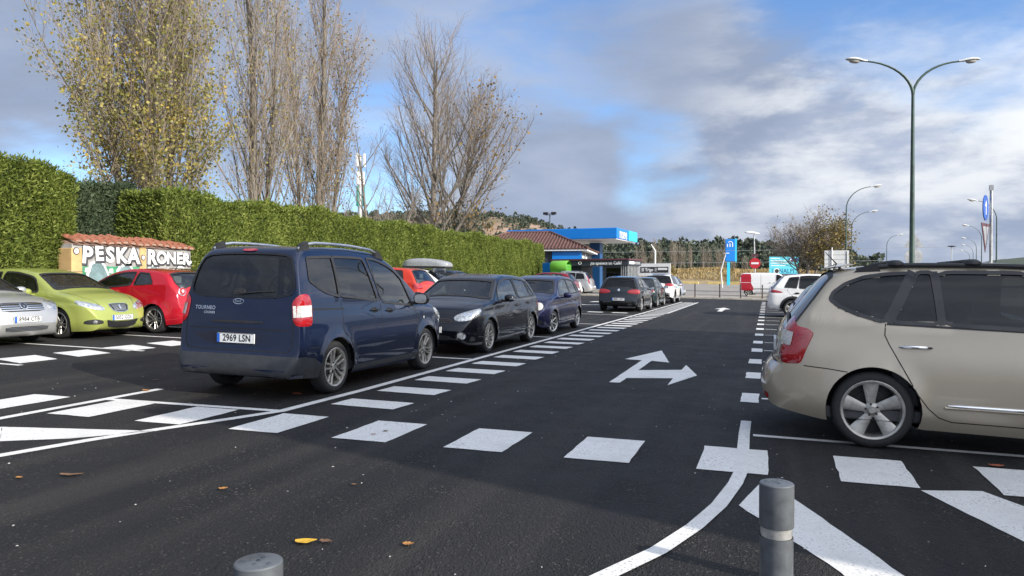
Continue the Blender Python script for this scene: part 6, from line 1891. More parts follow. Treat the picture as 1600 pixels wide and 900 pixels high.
# ------------------------------------------------------------------ pavement and road past the car park
sheet('old_road', -120, 160, 55.2, 176, -0.03, M['old_road'])
pv = sheet('pavement', -19, 40, 52.5, 55.2, 0.09, M['pavement'])
kb = MB()
for i in range(40):
    x0 = -19 + i * 1.2; x1 = x0 + 1.19
    m = MB(); m.v = []; 
    z = gz((x0 + x1) / 2)
    m.box(x0, x1, 52.36, 52.50, z - 0.05, z + 0.11, 0.015)
    m.build('kerb_stone', M['kerb'], pv)
    if i < 30:
        m = MB(); m.box(x0, x1, 55.2, 55.34, z - 0.05, z + 0.10, 0.015); m.build('kerb_stone', M['kerb'], pv)
m = MB(); m.box(-45, 8, 170, 175, -0.05, 0.12); tag(m.build('far_pavement', M['pavement']), kind='structure')
M['yellow_kerb'] = simple('yellow_kerb', (0.55, 0.42, 0.16), 0.8, vary=0.3, scale=0.8)
for x0, x1 in ((-26, -14.5), (-12.6, -9.2), (-8.4, -1.5)):
    m = MB(); m.box(x0, x1, 168.6, 169.6, -0.05, 0.75, 0.08)
    tag(m.build('low_wall', M['yellow_kerb']), {-26: 'long low sandy wall across the road left of the leaning pole', -12.6: 'short low sandy wall between leaning pole and blue totem', -8.4: 'low sandy wall to the right of the blue totem'}[x0], 'wall')
m = MB(); m.box(-1.5, 9, 60.6, 62.2, -0.03, 0.16, 0.05); tag(m.build('traffic_island', M['kerb']), kind='structure')

# ------------------------------------------------------------------ bollards
def bollard(loc, label):
    root = empty('bollard', loc, 0, label, 'bollard', 'grey steel bollards in front of the camera')
    r = 0.0505
    m = MB(); m.lathe([(r - 0.001, -0.02), (r - 0.001, 0.685)], 40); m.build('post', M['bollard_paint'], root, smooth=True, angle=30)
    m = MB(); m.lathe([(r - 0.004, 0.685), (r - 0.004, 0.715)], 40); m.build('steel_band', M['steel_band'], root, smooth=True)
    m = MB(); m.lathe([(r - 0.004, 0.715), (r, 0.716), (r + 0.001, 0.72), (r + 0.001, 0.846), (r - 0.0015, 0.849), (r - 0.004, 0.850), (0.0, 0.8515)], 40); m.build('head', M['bollard_paint'], root, smooth=True, angle=25)
    m = MB()
    rnd = random.Random(int(loc[0] * 100))
    for k in range(16):
        a, q = rnd.uniform(0, 6.28), rnd.uniform(0, 0.042)
        s = rnd.uniform(0.002, 0.0065)
        m.lathe([(s, 0.0), (s * 0.8, s * 0.25), (s * 0.4, s * 0.38), (0.0, s * 0.42)], 9, 'z', (q * math.cos(a), q * math.sin(a), 0.8515))
    tag(m.build('water_drops', WATER, root, smooth=True), kind='stuff')
    return root
WATER = glass('water_drop', (0.93, 0.94, 0.95), 1.33)
bollard((0.03, 2.41, gz(0.03)), 'grey bollard with steel ring standing before the diagonal bar, right one')
bollard((-1.04, 1.32, gz(-1.04)), 'grey bollard cap poking up at the bottom edge, left one')
bollard((1.10, 3.50, gz(1.1)), 'grey bollard just outside the right edge of the view')
for i, (x, y, l) in enumerate(((-4.84, 53.6, 'leftmost thin brown post at the far end, near the silver blue compact'), (-3.15, 53.6, 'second thin brown post from the left along the far pavement'), (-1.75, 53.6, 'third thin brown post along the far pavement, left of the van'), (-0.32, 53.6, 'thin brown post at the head of the right hand bay bars'))):
    root = empty('thin_post', (x, y, gz(x) + 0.09), 0, l, 'post', 'thin posts on the far pavement')
    m = MB(); m.lathe([(0.045, 0), (0.045, 0.92), (0.03, 0.95), (0, 0.955)], 12); m.build('shaft', M['rust_post'], root, smooth=True)
    m = MB(); m.lathe([(0.10, 0), (0.10, 0.015), (0.046, 0.02)], 12); m.build('base_plate', M['rust_post'], root)

# ------------------------------------------------------------------ graffiti wall with tile coping
WX = -18.05; WY0, WY1 = 15.15, 19.55
wall = empty('graffiti_wall', (WX, (WY0 + WY1) / 2, gz(WX)), 0, 'low rendered wall sprayed PESKA RONER under a terracotta tile coping', 'wall')
M['render_grey'] = simple('render_grey', (0.34, 0.33, 0.32), 0.85, vary=0.25, scale=1.8)
M['render_tan'] = simple('render_tan', (0.55, 0.36, 0.16), 0.85, vary=0.2, scale=3)
M['spray_green'] = simple('spray_green', (0.05, 0.26, 0.13), 0.7, vary=0.5, scale=1.6)
M['spray_teal'] = simple('spray_teal', (0.03, 0.25, 0.20), 0.7, vary=0.3, scale=1.6)
M['spray_white'] = simple('spray_white', (0.78, 0.78, 0.76), 0.7, vary=0.08)
M['spray_blue'] = simple('spray_blue', (0.17, 0.25, 0.26), 0.7, vary=0.35, scale=3)
M['spray_dark'] = simple('spray_dark', (0.06, 0.06, 0.065), 0.7, vary=0.3)
half = (WY1 - WY0) / 2
m = MB(); m.box(-0.45, 0, -half, half, -0.1, 2.12); m.build('render', M['render_grey'], wall)
for y0, y1 in ((-half - 0.04, -half + 0.30), (0.10, 0.34)):
    m = MB(); m.box(-0.47, 0.03, y0, y1, -0.1, 2.0 if y0 < 0 else 2.14, 0.02); m.build('pier', M['render_tan'], wall)
for z in (0.55, 0.95, 1.35):
    m = MB(); m.box(0.031, 0.033, -half - 0.04, -half + 0.30, z, z + 0.012); m.build('joint', M['spray_dark'], wall)
def wall_shape(name, pts, mat, dx):
    me = mesh_from(name, [(dx, y, z) for y, z in pts], [tuple(range(len(pts)))])
    if me.polygons[0].normal.x < 0: me.flip_normals()
    return link(name, me, M[mat], wall)
wall_shape('painted_panel', [(-half + 0.32, 0.05), (-half + 0.32, 1.50), (0.09, 1.52), (0.09, 0.05)], 'spray_green', 0.004)
wall_shape('painted_panel', [(0.35, 0.05), (0.35, 1.50), (half - 0.2, 1.44), (half - 0.2, 0.05)], 'spray_teal', 0.004)
rnd = random.Random(4)
def blob(cy, cz, w, h, seed, top=True):
    r = random.Random(seed); P = []
    for k in range(28):
        a = 2 * math.pi * k / 28
        j = 1 + r.uniform(-0.10, 0.10)
        P.append((cy + w * math.cos(a) * j, cz + h * math.sin(a) * j))
    return P
for i, (cy, cz, w, h) in enumerate(((-1.38, 1.18, 0.30, 0.44), (-0.42, 1.22, 0.28, 0.34), (0.62, 1.22, 0.22, 0.32), (1.25, 1.1, 0.26, 0.32), (1.75, 1.12, 0.30, 0.36), (-0.9, 0.6, 0.4, 0.4), (0.2, 0.5, 0.5, 0.35), (1.6, 0.5, 0.5, 0.4))):
    wall_shape('sprayed_outline', blob(cy, cz, w + 0.07, h + 0.07, i), 'spray_white', 0.006 + i * 0.0006)
    wall_shape('sprayed_shape', blob(cy + 0.01, cz, w, h, i), 'spray_blue', 0.0135 + i * 0.0006)
for i, (y, z) in enumerate(((-1.75, 1.40), (-0.95, 1.38), (0.42, 0.95), (1.0, 0.85))):
    wall_shape('sprayed_square', [(y - .07, z - .06), (y + .08, z - .07), (y + .07, z + .07), (y - .06, z + .06)], 'spray_white', 0.02)
def graffiti(txt, y, z, size, rotz=0.0, sx=1.0):
    for nm, off, mat, dx in (('sprayed_shadow', 0.10, 'spray_dark', 0.034), ('sprayed_letter', 0.038, 'spray_white', 0.037)):
        me = text_mesh(txt, size, off * size, res=4)
        cr, sr = math.cos(rotz), math.sin(rotz)
        for v in me.vertices:
            a, b = v.co.x * sx, v.co.y
            sh = 0.025 if mat == 'spray_dark' else 0.0
            v.co = (dx, y + a * cr - b * sr + sh, z + a * sr + b * cr - sh)
        link(nm, me, M[mat], wall)
for ch, y, z, s, ro in (('P', -1.86, 1.80, 0.68, -0.08), ('E', -1.44, 1.86, 0.60, 0.05), ('S', -1.05, 1.83, 0.64, -0.04), ('K', -0.62, 1.82, 0.66, 0.03), ('A', -0.16, 1.82, 0.68, 0.0),
                        ('R', 0.58, 1.80, 0.64, -0.03), ('O', 1.00, 1.80, 0.54, 0.0), ('N', 1.42, 1.80, 0.54, 0.0), ('E', 1.79, 1.80, 0.54, 0.03), ('R', 2.10, 1.78, 0.54, -0.06)):
    graffiti(ch, y * 0.94, z, s * 0.95, ro)
for y, z, r in ((-2.09, 1.92, 0.075), (0.21, 1.80, 0.06), (2.15, 1.70, 0.05)):
    for rr_, mat, dx in ((r + 0.03, 'spray_dark', 0.034), (r, 'spray_white', 0.042)):
        wall_shape('sprayed_dot', [(y + rr_ * math.cos(a), z + rr_ * math.sin(a)) for a in np.linspace(0, 2 * math.pi, 17)[:-1]], mat, dx)
# barrel tiles of the coping, each laid on its own
def tile_mesh(name, r0, r1, ln, n=9, th=0.014):
    V = []; F = []
    for x, r in ((0, r0), (ln, r1)):
        for q in (r, r - th):
            for k in range(n): 
                a = math.pi * k / (n - 1); V.append((-x, q * math.cos(a), q * math.sin(a) * 0.85))
    for k in range(n - 1):
        F += [(k, k + 1, 2 * n + k + 1, 2 * n + k), (n + k, 3 * n + k, 3 * n + k + 1, n + k + 1), (k, n + k, n + k + 1, k + 1), (2 * n + k, 2 * n + k + 1, 3 * n + k + 1, 3 * n + k)]
    F += [(0, 2 * n, 3 * n, n), (n - 1, 2 * n - 1, 4 * n - 1, 3 * n - 1)]
    return mesh_from(name, V, F)
tm = tile_mesh('coping_tile', 0.115, 0.085, 0.42)
em = mesh_from('mortar_plug', [(0.012, 0.098 * math.cos(a), 0.098 * 0.85 * math.sin(a)) for a in np.linspace(0, math.pi, 9)], [tuple(range(9))])
M['mortar'] = simple('mortar', (0.42, 0.27, 0.20), 0.9, vary=0.25, scale=12)
nt_ = 17
for i in range(nt_):
    y = -half + 0.12 + i * (2 * half - 0.2) / (nt_ - 1)
    droop = -0.10 * max(0, (i - 9) / 8) ** 2 + 0.02 * math.sin(i * 1.3)
    for row in range(2):
        o = link('coping_tile', tm, M['tile_old'], wall, (0.14 - 0.33 * row, y + rnd.uniform(-0.01, 0.01), 2.17 + 0.10 * row + droop), (rnd.uniform(-0.05, 0.05), 0.28 + rnd.uniform(-0.04, 0.04), rnd.uniform(-0.04, 0.04)), smooth=(i == 0 and row == 0), angle=40)
        if row == 0: link('mortar_plug', em, M['mortar'], o, (-0.03, 0, 0))
m = MB(); m.prism([(0.06, 2.10), (-0.62, 2.30), (-0.62, 2.1)], -half + 0.02, half - 0.02, 'xz'); m.build('mortar_bed', M['mortar'], wall)

# ------------------------------------------------------------------ filling station
def flat_text(txt, size, mat, parent, loc, rz, name='lettering', bold=0.0, sx=1.0, space=1.0):
    """letters standing upright, reading towards -Y when rz = 0"""
    me = text_mesh(txt, size, bold, res=3, space=space)
    for v in me.vertices: v.co = (v.co.x * sx, 0, v.co.y)
    return link(name, me, M[mat] if isinstance(mat, str) else mat, parent, loc, (0, 0, rz))
can = empty('station_canopy', (-14.9, 76.5, 0), R(-3), 'bright blue filling station canopy lettered moeve, beyond the red tiled roof', 'canopy')
m = MB(); m.box(-12.5, 0, 0, 9.5, 5.68, 6.82, 0.06); m.build('fascia', M['blue_panel'], can)
m = MB(); m.box(-12.4, -0.1, 0.1, 9.4, 5.6, 5.68); m.build('soffit', M['white_panel'], can)
m = MB(); m.box(0.002, 0.05, 5.2, 9.5, 5.69, 6.81); m.build('end_panel', M['cyan_panel'], can)
me = text_mesh('moeve', 1.6, 0.02)
for v in me.vertices: v.co = (0, v.co.x * 0.78, v.co.y)
link('sign_lettering', me, M['white_panel'], can, (0.03, 2.7, 6.25))
for x in (-3.6, -9.5):
    m = MB(); m.box(x - 0.6, x + 0.6, 4.2, 5.4, -0.05, 5.47); m.build('column', M['navy_panel'], can)
shop = empty('station_shop', (-15.8, 66.4, gz(-15.8)), R(8), 'filling station shop with hipped terracotta roof and blue wall panel', 'shop')
m = MB(); m.box(-12, -0.5, 0.5, 11.5, -0.1, 3.75); m.build('wall', M['dark_clad'], shop)
m = MB(); m.box(-3.2, -0.45, 0.30, 0.49, 2.3, 3.72); m.build('sign_panel', M['blue_panel'], shop)
m = MB(); m.box(-3.2, -1.4, 0.32, 0.48, 1.95, 2.25); m.build('white_band', M['white_panel'], shop)
m = MB(); m.box(-1.0, -0.45, 0.28, 0.5, 0, 2.6); m.build('corner_pier', M['white_panel'], shop)
m = MB(); m.box(-12.6, 0.1, -0.1, 12.1, 3.76, 3.95); m.build('gutter', M['white_panel'], shop)
# hipped roof with rows of tiles
roofV = [(-12.7, -0.2, 3.95), (0.2, -0.2, 3.95), (0.2, 12.2, 3.95), (-12.7, 12.2, 3.95), (-8.4, 6, 5.85), (-4.2, 6, 5.85)]
rf = MB(); rf.add(roofV, [(0, 1, 5, 4), (1, 2, 5), (2, 3, 4, 5), (3, 0, 4), (0, 3, 2, 1)]); roof = rf.build('roof', M['terracotta'], shop)
ridge_tiles = MB()
for k in range(40):            # raised cover rows running up the two visible slopes
    t = (k + 0.5) / 40
    x = -12.7 + 12.9 * t
    a = Vector((x, -0.2, 3.97))
    up = min((x + 12.7) / 4.3, (0.2 - x) / 4.4, 1.0)
    b = Vector((x, -0.2 + 6.2 * up, 3.97 + 1.9 * up))
    m = MB(); m.tube([a, b], 0.085, 6); m.build('cover_row', M['terracotta'], roof)
    y = -0.2 + 12.4 * t
    up = min((y + 0.2) / 6.2, (12.2 - y) / 6.2, 1.0)
    m = MB(); m.tube([(0.2, y, 3.97), (0.2 - 4.4 * up, y, 3.97 + 1.9 * up)], 0.085, 6); m.build('cover_row', M['terracotta'], roof)
for a, b in (((0.2, -0.2, 4.0), (-4.2, 6, 5.9)), ((-4.2, 6, 5.9), (-8.4, 6, 5.9)), ((-12.7, -0.2, 4.0), (-8.4, 6, 5.9)), ((0.2, 12.2, 4.0), (-4.2, 6, 5.9))):
    m = MB(); m.tube([a, b], 0.13, 6); m.build('ridge_row', M['terracotta'], roof)
m = MB(); m.box(-0.5, -0.46, 1.2, 3.2, 3.1, 3.35); m.build('sign_strip', M['white_panel'], shop)
m = MB(); m.box(-0.5, -0.46, 4.6, 6.0, 3.1, 3.35); m.build('sign_strip', M['white_panel'], shop)
m = MB(); m.box(-0.42, -0.38, 3.6, 3.66, 2.85, 3.6); m.build('sign_divider', M['white_panel'], shop)

kio = empty('cafe_kiosk', (-10.9, 60.2, gz(-10.9)), R(-7), 'flat roofed dark coffee kiosk with white Café lettering and slatted end wall', 'kiosk')
m = MB(); m.box(-6.6, 0.15, -0.15, 3.6, 2.35, 2.80); m.build('fascia', M['dark_clad'], kio)
m = MB(); m.box(-6.7, 0.25, -0.25, 3.7, 2.80, 2.93); m.build('roof_edge', M['maroon'], kio)
m = MB(); m.box(-2.1, 0, 0, 3.4, -0.1, 2.35); m.build('booth', M['dark_clad'], kio)
m = MB(); m.box(-6.5, -4.2, 0.6, 3.4, -0.1, 2.35); m.build('side_room', M['dark_clad'], kio)
m = MB(); m.box(-1.75, -0.55, -0.03, 0.0, 0.9, 2.15); m.build('serving_hatch', M['glass_dark'], kio)
for k in range(3):
    m = MB(); m.box(-0.48 + k * 0.17, -0.41 + k * 0.17, -0.05, 0.0, 0.05, 2.33); m.build('slat', M['galv'], kio)
for k in range(8):
    m = MB(); m.box(0.0, 0.06, 0.15 + k * 0.42, 0.33 + k * 0.42, 0.05, 2.33); m.build('slat', M['galv'], kio)
flat_text('¿te apetece un Café?', 0.36, 'white_panel', kio, (-1.75, -0.16, 2.56), 0, 'sign_lettering', 0.012, 0.92)
m = MB(); m.tube([(-4.05 + 0.13 * math.cos(a), -0.17, 2.58 + 0.11 * math.sin(a)) for a in np.linspace(0, 2 * math.pi, 17)], 0.028, 6); m.build('cup_symbol', M['white_panel'], kio)
m = MB(); m.box(0.151, 0.16, 0.2, 1.6, 2.48, 2.70); m.build('sign_strip', M['white_panel'], kio)
m = MB(); m.box(0.151, 0.16, 1.8, 3.3, 2.48, 2.70); m.build('sign_strip', M['galv'], kio)
ban = empty('framed_banner', (-10.1, 70.6, gz(-10)), R(-6), 'white framed banner with dark lettered panel behind the kiosk', 'banner')
m = MB(); m.box(-1.6, 1.5, -0.05, 0.05, 1.55, 2.72); m.build('board', M['white_panel'], ban)
m = MB(); m.box(-1.4, 1.3, -0.07, -0.051, 1.85, 2.4); m.build('panel', M['grey_plastic'], ban)
for x in (-1.5, 1.4):
    m = MB(); m.box(x - 0.05, x + 0.05, -0.04, 0.04, -0.1, 1.55); m.build('leg', M['galv'], ban)
flat_text('El Trigo', 0.42, 'white_panel', ban, (-0.72, -0.08, 2.12), 0, 'sign_lettering', 0.015, 0.85)
m = MB(); m.box(0.3, 1.2, -0.085, -0.072, 2.10, 2.30); m.build('sign_strip', M['white_panel'], ban)
m = MB(); m.box(-0.02, 0.2, -0.085, -0.072, 1.95, 2.30); m.build('sign_strip', M['galv'], ban)
con = empty('recycling_container', (-16.0, 58.3, gz(-16)), R(-10), 'green recycling container with rounded lid by the hedge end', 'container')
m = MB(); m.box(-0.75, 0.75, -0.5, 0.5, 0.1, 2.35, 0.12); m.build('tub', M['green_box'], con)
m = MB(); m.lathe([(0.52, -0.75), (0.55, -0.7), (0.55, 0.7), (0.52, 0.75)], 20, 'x', (0, 0, 2.1)); m.build('lid', simple('lid_green', (0.16, 0.45, 0.05), 0.4, vary=0.08), con, smooth=True)
bp = empty('blue_hoarding', (-17.6, 60.0, gz(-17)), R(-20), 'small blue and white hoarding at the end of the hedge', 'hoarding')
m = MB(); m.box(-0.5, 0.5, -0.1, 0.1, 0.0, 2.5, 0.02); m.build('board', M['blue_panel'], bp)
m = MB(); m.box(-0.1, 0.35, -0.115, -0.101, 1.0, 1.5); m.build('label_panel', M['white_panel'], bp)

# ------------------------------------------------------------------ brand totem across the road
tot = empty('totem_sign', (-7.26, 156.2, -0.03), R(10), 'tall cyan and navy totem sign with white arched symbol across the road', 'sign')
m = MB(); m.box(-0.55, 0.05, -0.25, 0.25, 0, 9.3); m.build('post', M['cyan_panel'], tot)
m = MB(); m.box(-0.85, 1.0, -0.42, 0.42, 5.0, 9.5, 0.04); m.build('sign_box', M['blue_panel'], tot)
m = MB(); m.box(1.0, 1.35, -0.40, 0.40, 4.9, 9.6); m.build('edge_panel', M['cyan_panel'], tot)
m = MB()
for x0, z0, z1 in ((-0.5, 7.9, 8.5), (0.0, 7.9, 8.6), (0.5, 7.9, 8.6)): m.box(x0 - 0.09, x0 + 0.09, -0.45, -0.421, z0, z1)
m.tube([(0.02 - 0.45 * math.cos(a), -0.435, 8.55 + 0.42 * math.sin(a)) for a in np.linspace(0.6, math.pi, 10)], 0.09, 6)
m.build('symbol', M['white_panel'], tot)

# ------------------------------------------------------------------ street lamps
def lamp_head(m, p, d, sc=1.0):
    """cobra head pointing along d from p"""
    p = Vector(p); d = Vector(d).normalized(); s = d.cross(Vector((0, 0, 1))).normalized(); u = s.cross(d)
    ring = []
    secs = [(-0.05, .05, .05, 0), (0.10, .075, .06, 0.0), (0.25, .12, .085, 0.01), (0.45, .155, .095, 0.01), (0.62, .14, .08, 0.0), (0.74, .08, .045, -0.01), (0.78, .02, .015, -0.02)]
    V = []; F = []; n = 12
    for t, w, h, o in secs:
        for k in range(n):
            a = 2 * math.pi * k / n
            V.append(p + d * t * sc + s * w * sc * math.cos(a) + u * (h * sc * math.sin(a) * (1 if math.sin(a) > 0 else 0.45) + o * sc))
    for i in range(len(secs) - 1):
        for k in range(n): F.append((i * n + k, i * n + (k + 1) % n, (i + 1) * n + (k + 1) % n, (i + 1) * n + k))
    F.append(tuple(range(n))); F.append(tuple((len(secs) - 1) * n + k for k in range(n)))
    m.add(V, F)
def lamp_bowl(m, p, d, sc=1.0):
    p = Vector(p); d = Vector(d).normalized(); s = d.cross(Vector((0, 0, 1))).normalized(); u = s.cross(d)
    V = []; F = []; n = 10; c = p + d * 0.44 * sc
    for r, z in ((1.0, -0.03), (0.9, -0.08), (0.55, -0.115), (0.05, -0.125)):
        for k in range(n):
            a = 2 * math.pi * k / n
            V.append(c + d * 0.22 * r * sc * math.cos(a) + s * 0.115 * r * sc * math.sin(a) + u * z * sc)
    for i in range(3):
        for k in range(n): F.append((i * n + k, i * n + (k + 1) % n, (i + 1) * n + (k + 1) % n, (i + 1) * n + k))
    F.append(tuple(3 * n + k for k in range(n)))
    m.add(V, F)
def arm_curve(z0, reach, rise, n=11):
    """quarter-ellipse arm that leaves the pole upright and ends nearly level"""
    return [(reach * (1 - math.cos(t)), rise * math.sin(t) * 1.0) for t in np.linspace(0, math.pi * 0.47, n)]
def street_lamp(loc, h, arms, label, r0=0.09, reach=2.0, rise=1.5, group=None, sc=1.0):
    root = empty('street_lamp', loc, 0, label, 'street lamp', group)
    m = MB(); m.tube([(0, 0, -0.1), (0, 0, 0.9), (0, 0, 0.95), (0, 0, h * 0.5), (0, 0, h)], [r0 * 1.15, r0 * 1.1, r0 * 0.95, r0 * 0.8, r0 * 0.55], 12); m.build('pole', M['pole_green'], root, smooth=True)
    for (dx, dy, k) in arms:
        d = Vector((dx, dy, 0)).normalized()
        pts = [Vector((0, 0, h - 0.05)) + d * a * k + Vector((0, 0, b)) for a, b in arm_curve(0, reach, rise)]
        m = MB(); m.tube(pts, [r0 * 0.55 - (r0 * 0.25) * i / 10 for i in range(11)], 8); arm = m.build('arm', M['pole_green'], root, smooth=True)
        t = (pts[-1] - pts[-2]).normalized()
        m = MB(); lamp_head(m, pts[-1], t, sc); hd = m.build('lamp_head', M['lamp_shell'], root, smooth=True, angle=50)
        m = MB(); lamp_bowl(m, pts[-1], t, sc); m.build('lens', M['lamp_lens'], hd, smooth=True)
    return root
# camera-right direction is about (0.945, 0.328): arms spread across the view
street_lamp((5.2, 31.5, gz(5.2)), 8.55, [(-0.945, -0.33, 1.02), (0.945, 0.33, 1.0)], 'tall twin armed green street lamp rising behind the beige people carrier', 0.105, 1.95, 1.32, sc=1.0)
SLG = 'street lamps along the road'
for (x, y, hh, dx, rc, lab) in ((5.85, 63.4, 7.1, 1, 2.1, 'single armed street lamp just right of the round tree, tallest of its line'), (8.4, 85.5, 7.0, 1, 2.1, 'single armed street lamp second of the line behind the round tree'),
                            (17.9, 130, 7.0, 1, 1.9, 'single armed street lamp far off, left of the twin armed lamp'), (6.6, 103, 7.2, 1, 2.2, 'single armed street lamp partly hidden in the round tree crown'),
                            (19.7, 77.8, 7.2, -1, 2.0, 'single armed street lamp at the right edge beside the blue round sign'), (26.1, 109.6, 7.0, -1, 1.9, 'second single armed lamp on the right, left of the blue sign'),
                            (33.5, 143.9, 7.0, -1, 2.0, 'third single armed lamp on the right'), (40.9, 178.2, 7.2, -1, 1.9, 'fourth single armed lamp on the right, small'), (48.0, 212.5, 7.2, -1, 1.9, 'fifth and smallest single armed lamp on the right')):
    street_lamp((x, y, gz(x)), hh, [(0.945 * dx, 0.33 * dx, 1.0)], lab, 0.085, rc, 1.75, SLG, 1.15)
# short post lamp by the road with the no entry sign
pl = empty('post_lamp', (-1.02, 66.0, gz(-1)), 0, 'short post lamp with white slanted head carrying the no entry sign', 'street lamp')
m = MB(); m.tube([(0.05, 0, -0.1), (0.0, 0, 2.7), (-0.06, 0, 5.2)], [0.07, 0.065, 0.05], 10); m.build('pole', M['galv'], pl, smooth=True)
m = MB(); lamp_head(m, (0.30, 0, 5.25), (-1, -0.2, 0.12), 1.5); m.build('lamp_head', M['white_panel'], pl, smooth=True, angle=50)
ne = empty('no_entry_sign', (-1.0, 65.86, gz(-1)), 0, 'round red no entry sign with white bar on the post lamp', 'sign')
m = MB(); m.lathe([(0.0, 0.0), (0.45, 0.0), (0.45, -0.03), (0.0, -0.03)], 28, 'y', (0, 0.02, 2.75)); m.build('disc', M['sign_red'], ne)
m = MB(); m.box(-0.30, 0.30, -0.035, -0.012, 2.67, 2.83); m.build('bar', M['white_panel'], ne)
m = MB(); m.box(-0.28, 0.28, 0.0, 0.02, 3.30, 3.55); m.build('supplementary_plate', M['maroon'], ne)

# signs seen edge-on or from behind near the road
sg_ = empty('sign_post', (7.35, 30.1, gz(7.35)), R(0), 'grey pole with edge on blue round sign above a red bordered give way triangle', 'sign')
m = MB(); m.tube([(0.10, 0, -0.1), (0.10, 0, 4.75)], 0.05, 10); m.build('pole', M['galv'], sg_, smooth=True)
m = MB(); m.lathe([(0.0, 0.0), (0.45, 0.0), (0.45, -0.03), (0.0, -0.03)], 28, 'y'); o = m.build('round_sign', M['sign_blue'], sg_, (-0.10, -0.06, 4.1), (0, 0, R(66)), smooth=False)
m = MB(); m.prism([(-0.05, -0.25), (0.05, -0.25), (0.05, 0.05), (0.16, 0.05), (0.0, 0.28), (-0.16, 0.05), (-0.05, 0.05)], -0.034, -0.031, 'xz'); m.build('white_arrow', M['white_panel'], o)
m = MB(); m.prism([(-0.55, 0.48), (0.55, 0.48), (0.0, -0.55)], -0.02, 0.0, 'xz'); o = m.build('triangle_sign', M['maroon'], sg_, (-0.10, -0.06, 3.07), (0, 0, R(64)))
m = MB(); m.prism([(-0.38, 0.37), (0.38, 0.37), (0.0, -0.34)], -0.026, -0.022, 'xz'); m.build('triangle_field', M['galv'], o)
m = MB(); m.box(0.04, 0.16, -0.05, 0.05, 4.72, 4.9); m.build('cap_bracket', M['galv'], sg_)
tb = empty('warning_sign', (7.5, 45.0, gz(7.5)), R(10), 'backs of a triangular and a round sign behind the twin armed lamp', 'sign')
m = MB(); m.tube([(0, 0, -0.1), (0, 0, 4.0)], 0.045, 8); m.build('pole', M['galv'], tb, smooth=True)
m = MB(); m.prism([(-0.5, 3.3), (0.5, 3.3), (0.0, 4.17)], -0.06, -0.045, 'xz'); m.build('triangle_back', M['galv'], tb)
m = MB(); m.lathe([(0.0, 0.0), (0.46, 0.0), (0.46, -0.02), (0.0, -0.02)], 24, 'y', (0, -0.045, 2.8)); m.build('disc_back', M['galv'], tb)
ds = empty('direction_sign', (5.0, 63.0, gz(5)), R(6), 'back of a grey four slat direction sign on a white pole', 'sign')
for k in range(4):
    m = MB(); m.box(-0.75, 1.05, 0.0, 0.03, 2.35 + k * 0.36, 2.35 + k * 0.36 + 0.335); m.build('slat', M['lamp_shell'], ds)
m = MB(); m.tube([(-0.22, -0.06, -0.1), (-0.22, -0.06, 4.0)], 0.05, 8); m.build('pole', M['white_panel'], ds, smooth=True)
m = MB(); m.tube([(0.9, -0.02, -0.1), (0.9, -0.02, 3.7)], 0.05, 8); m.build('pole', M['galv'], ds, smooth=True)
bs = empty('blue_sign', (9.0, 120.0, gz(9)), 0, 'small blue road sign peeping above the grey direction sign', 'sign')
m = MB(); m.box(-0.9, 0.9, 0, 0.06, 5.2, 6.6); m.build('board', M['cyan_panel'], bs)
m = MB(); m.box(-0.1, 0.1, 0.06, 0.16, 0, 6.6); m.build('pole', M['galv'], bs)
bi = empty('billboard', (2.35, 117.2, gz(2.35)), R(15), 'cyan advertising billboard lettered JONALPI behind the van', 'billboard')
m = MB(); m.box(-2.15, 2.15, 0, 0.12, 2.1, 4.75); m.build('board', M['banner_cyan'], bi)
m = MB(); m.box(-2.15, 2.15, -0.012, -0.002, 2.1, 2.22); m.build('lower_edge', M['navy_panel'], bi)
for x in (-1.6, 1.6):
    m = MB(); m.box(x - 0.08, x + 0.08, 0.12, 0.24, -0.1, 4.5); m.build('leg', M['galv'], bi)
flat_text('J', 0.95, 'navy_panel', bi, (-1.70, -0.02, 2.62), 0, 'sign_lettering', 0.0, 0.7)
flat_text('NALPI', 0.95, 'navy_panel', bi, (0.38, -0.02, 2.62), 0, 'sign_lettering', 0.0, 0.82, 1.1)
m = MB(); m.lathe([(0.0, -0.02), (0.42, -0.02)], 20, 'y', (-1.05, 0, 2.62)); m.build('logo_ring', M['white_panel'], bi)
m = MB(); m.lathe([(0.0, -0.03), (0.31, -0.03)], 20, 'y', (-1.05, 0, 2.62)); m.build('logo_disc', M['ink'], bi)
for k, (x0, x1, z) in enumerate(((-1.95, -0.6, 4.5), (-1.95, 0.3, 4.15), (-1.95, 0.6, 3.8), (-1.95, 0.2, 3.45))):
    m = MB(); m.box(x0, x1, -0.012, -0.002, z - 0.05, z + 0.05); m.build('text_line', M['white_panel'], bi)
for k in range(7):
    a = k * 0.9
    m = MB(); m.prism([(0.9 + 0.16 * k + 0.3 * math.cos(q + k) * (1 if q < 3 else .6), 4.35 - 0.1 * (k % 3) + 0.22 * math.sin(q + k)) for q in np.linspace(0, 6.28, 7)[:-1]], -0.014 - 0.002 * k, -0.004, 'xz'); m.build('printed_flower', (M['sign_blue'], M['white_panel'], M['maroon'])[k % 3], bi)

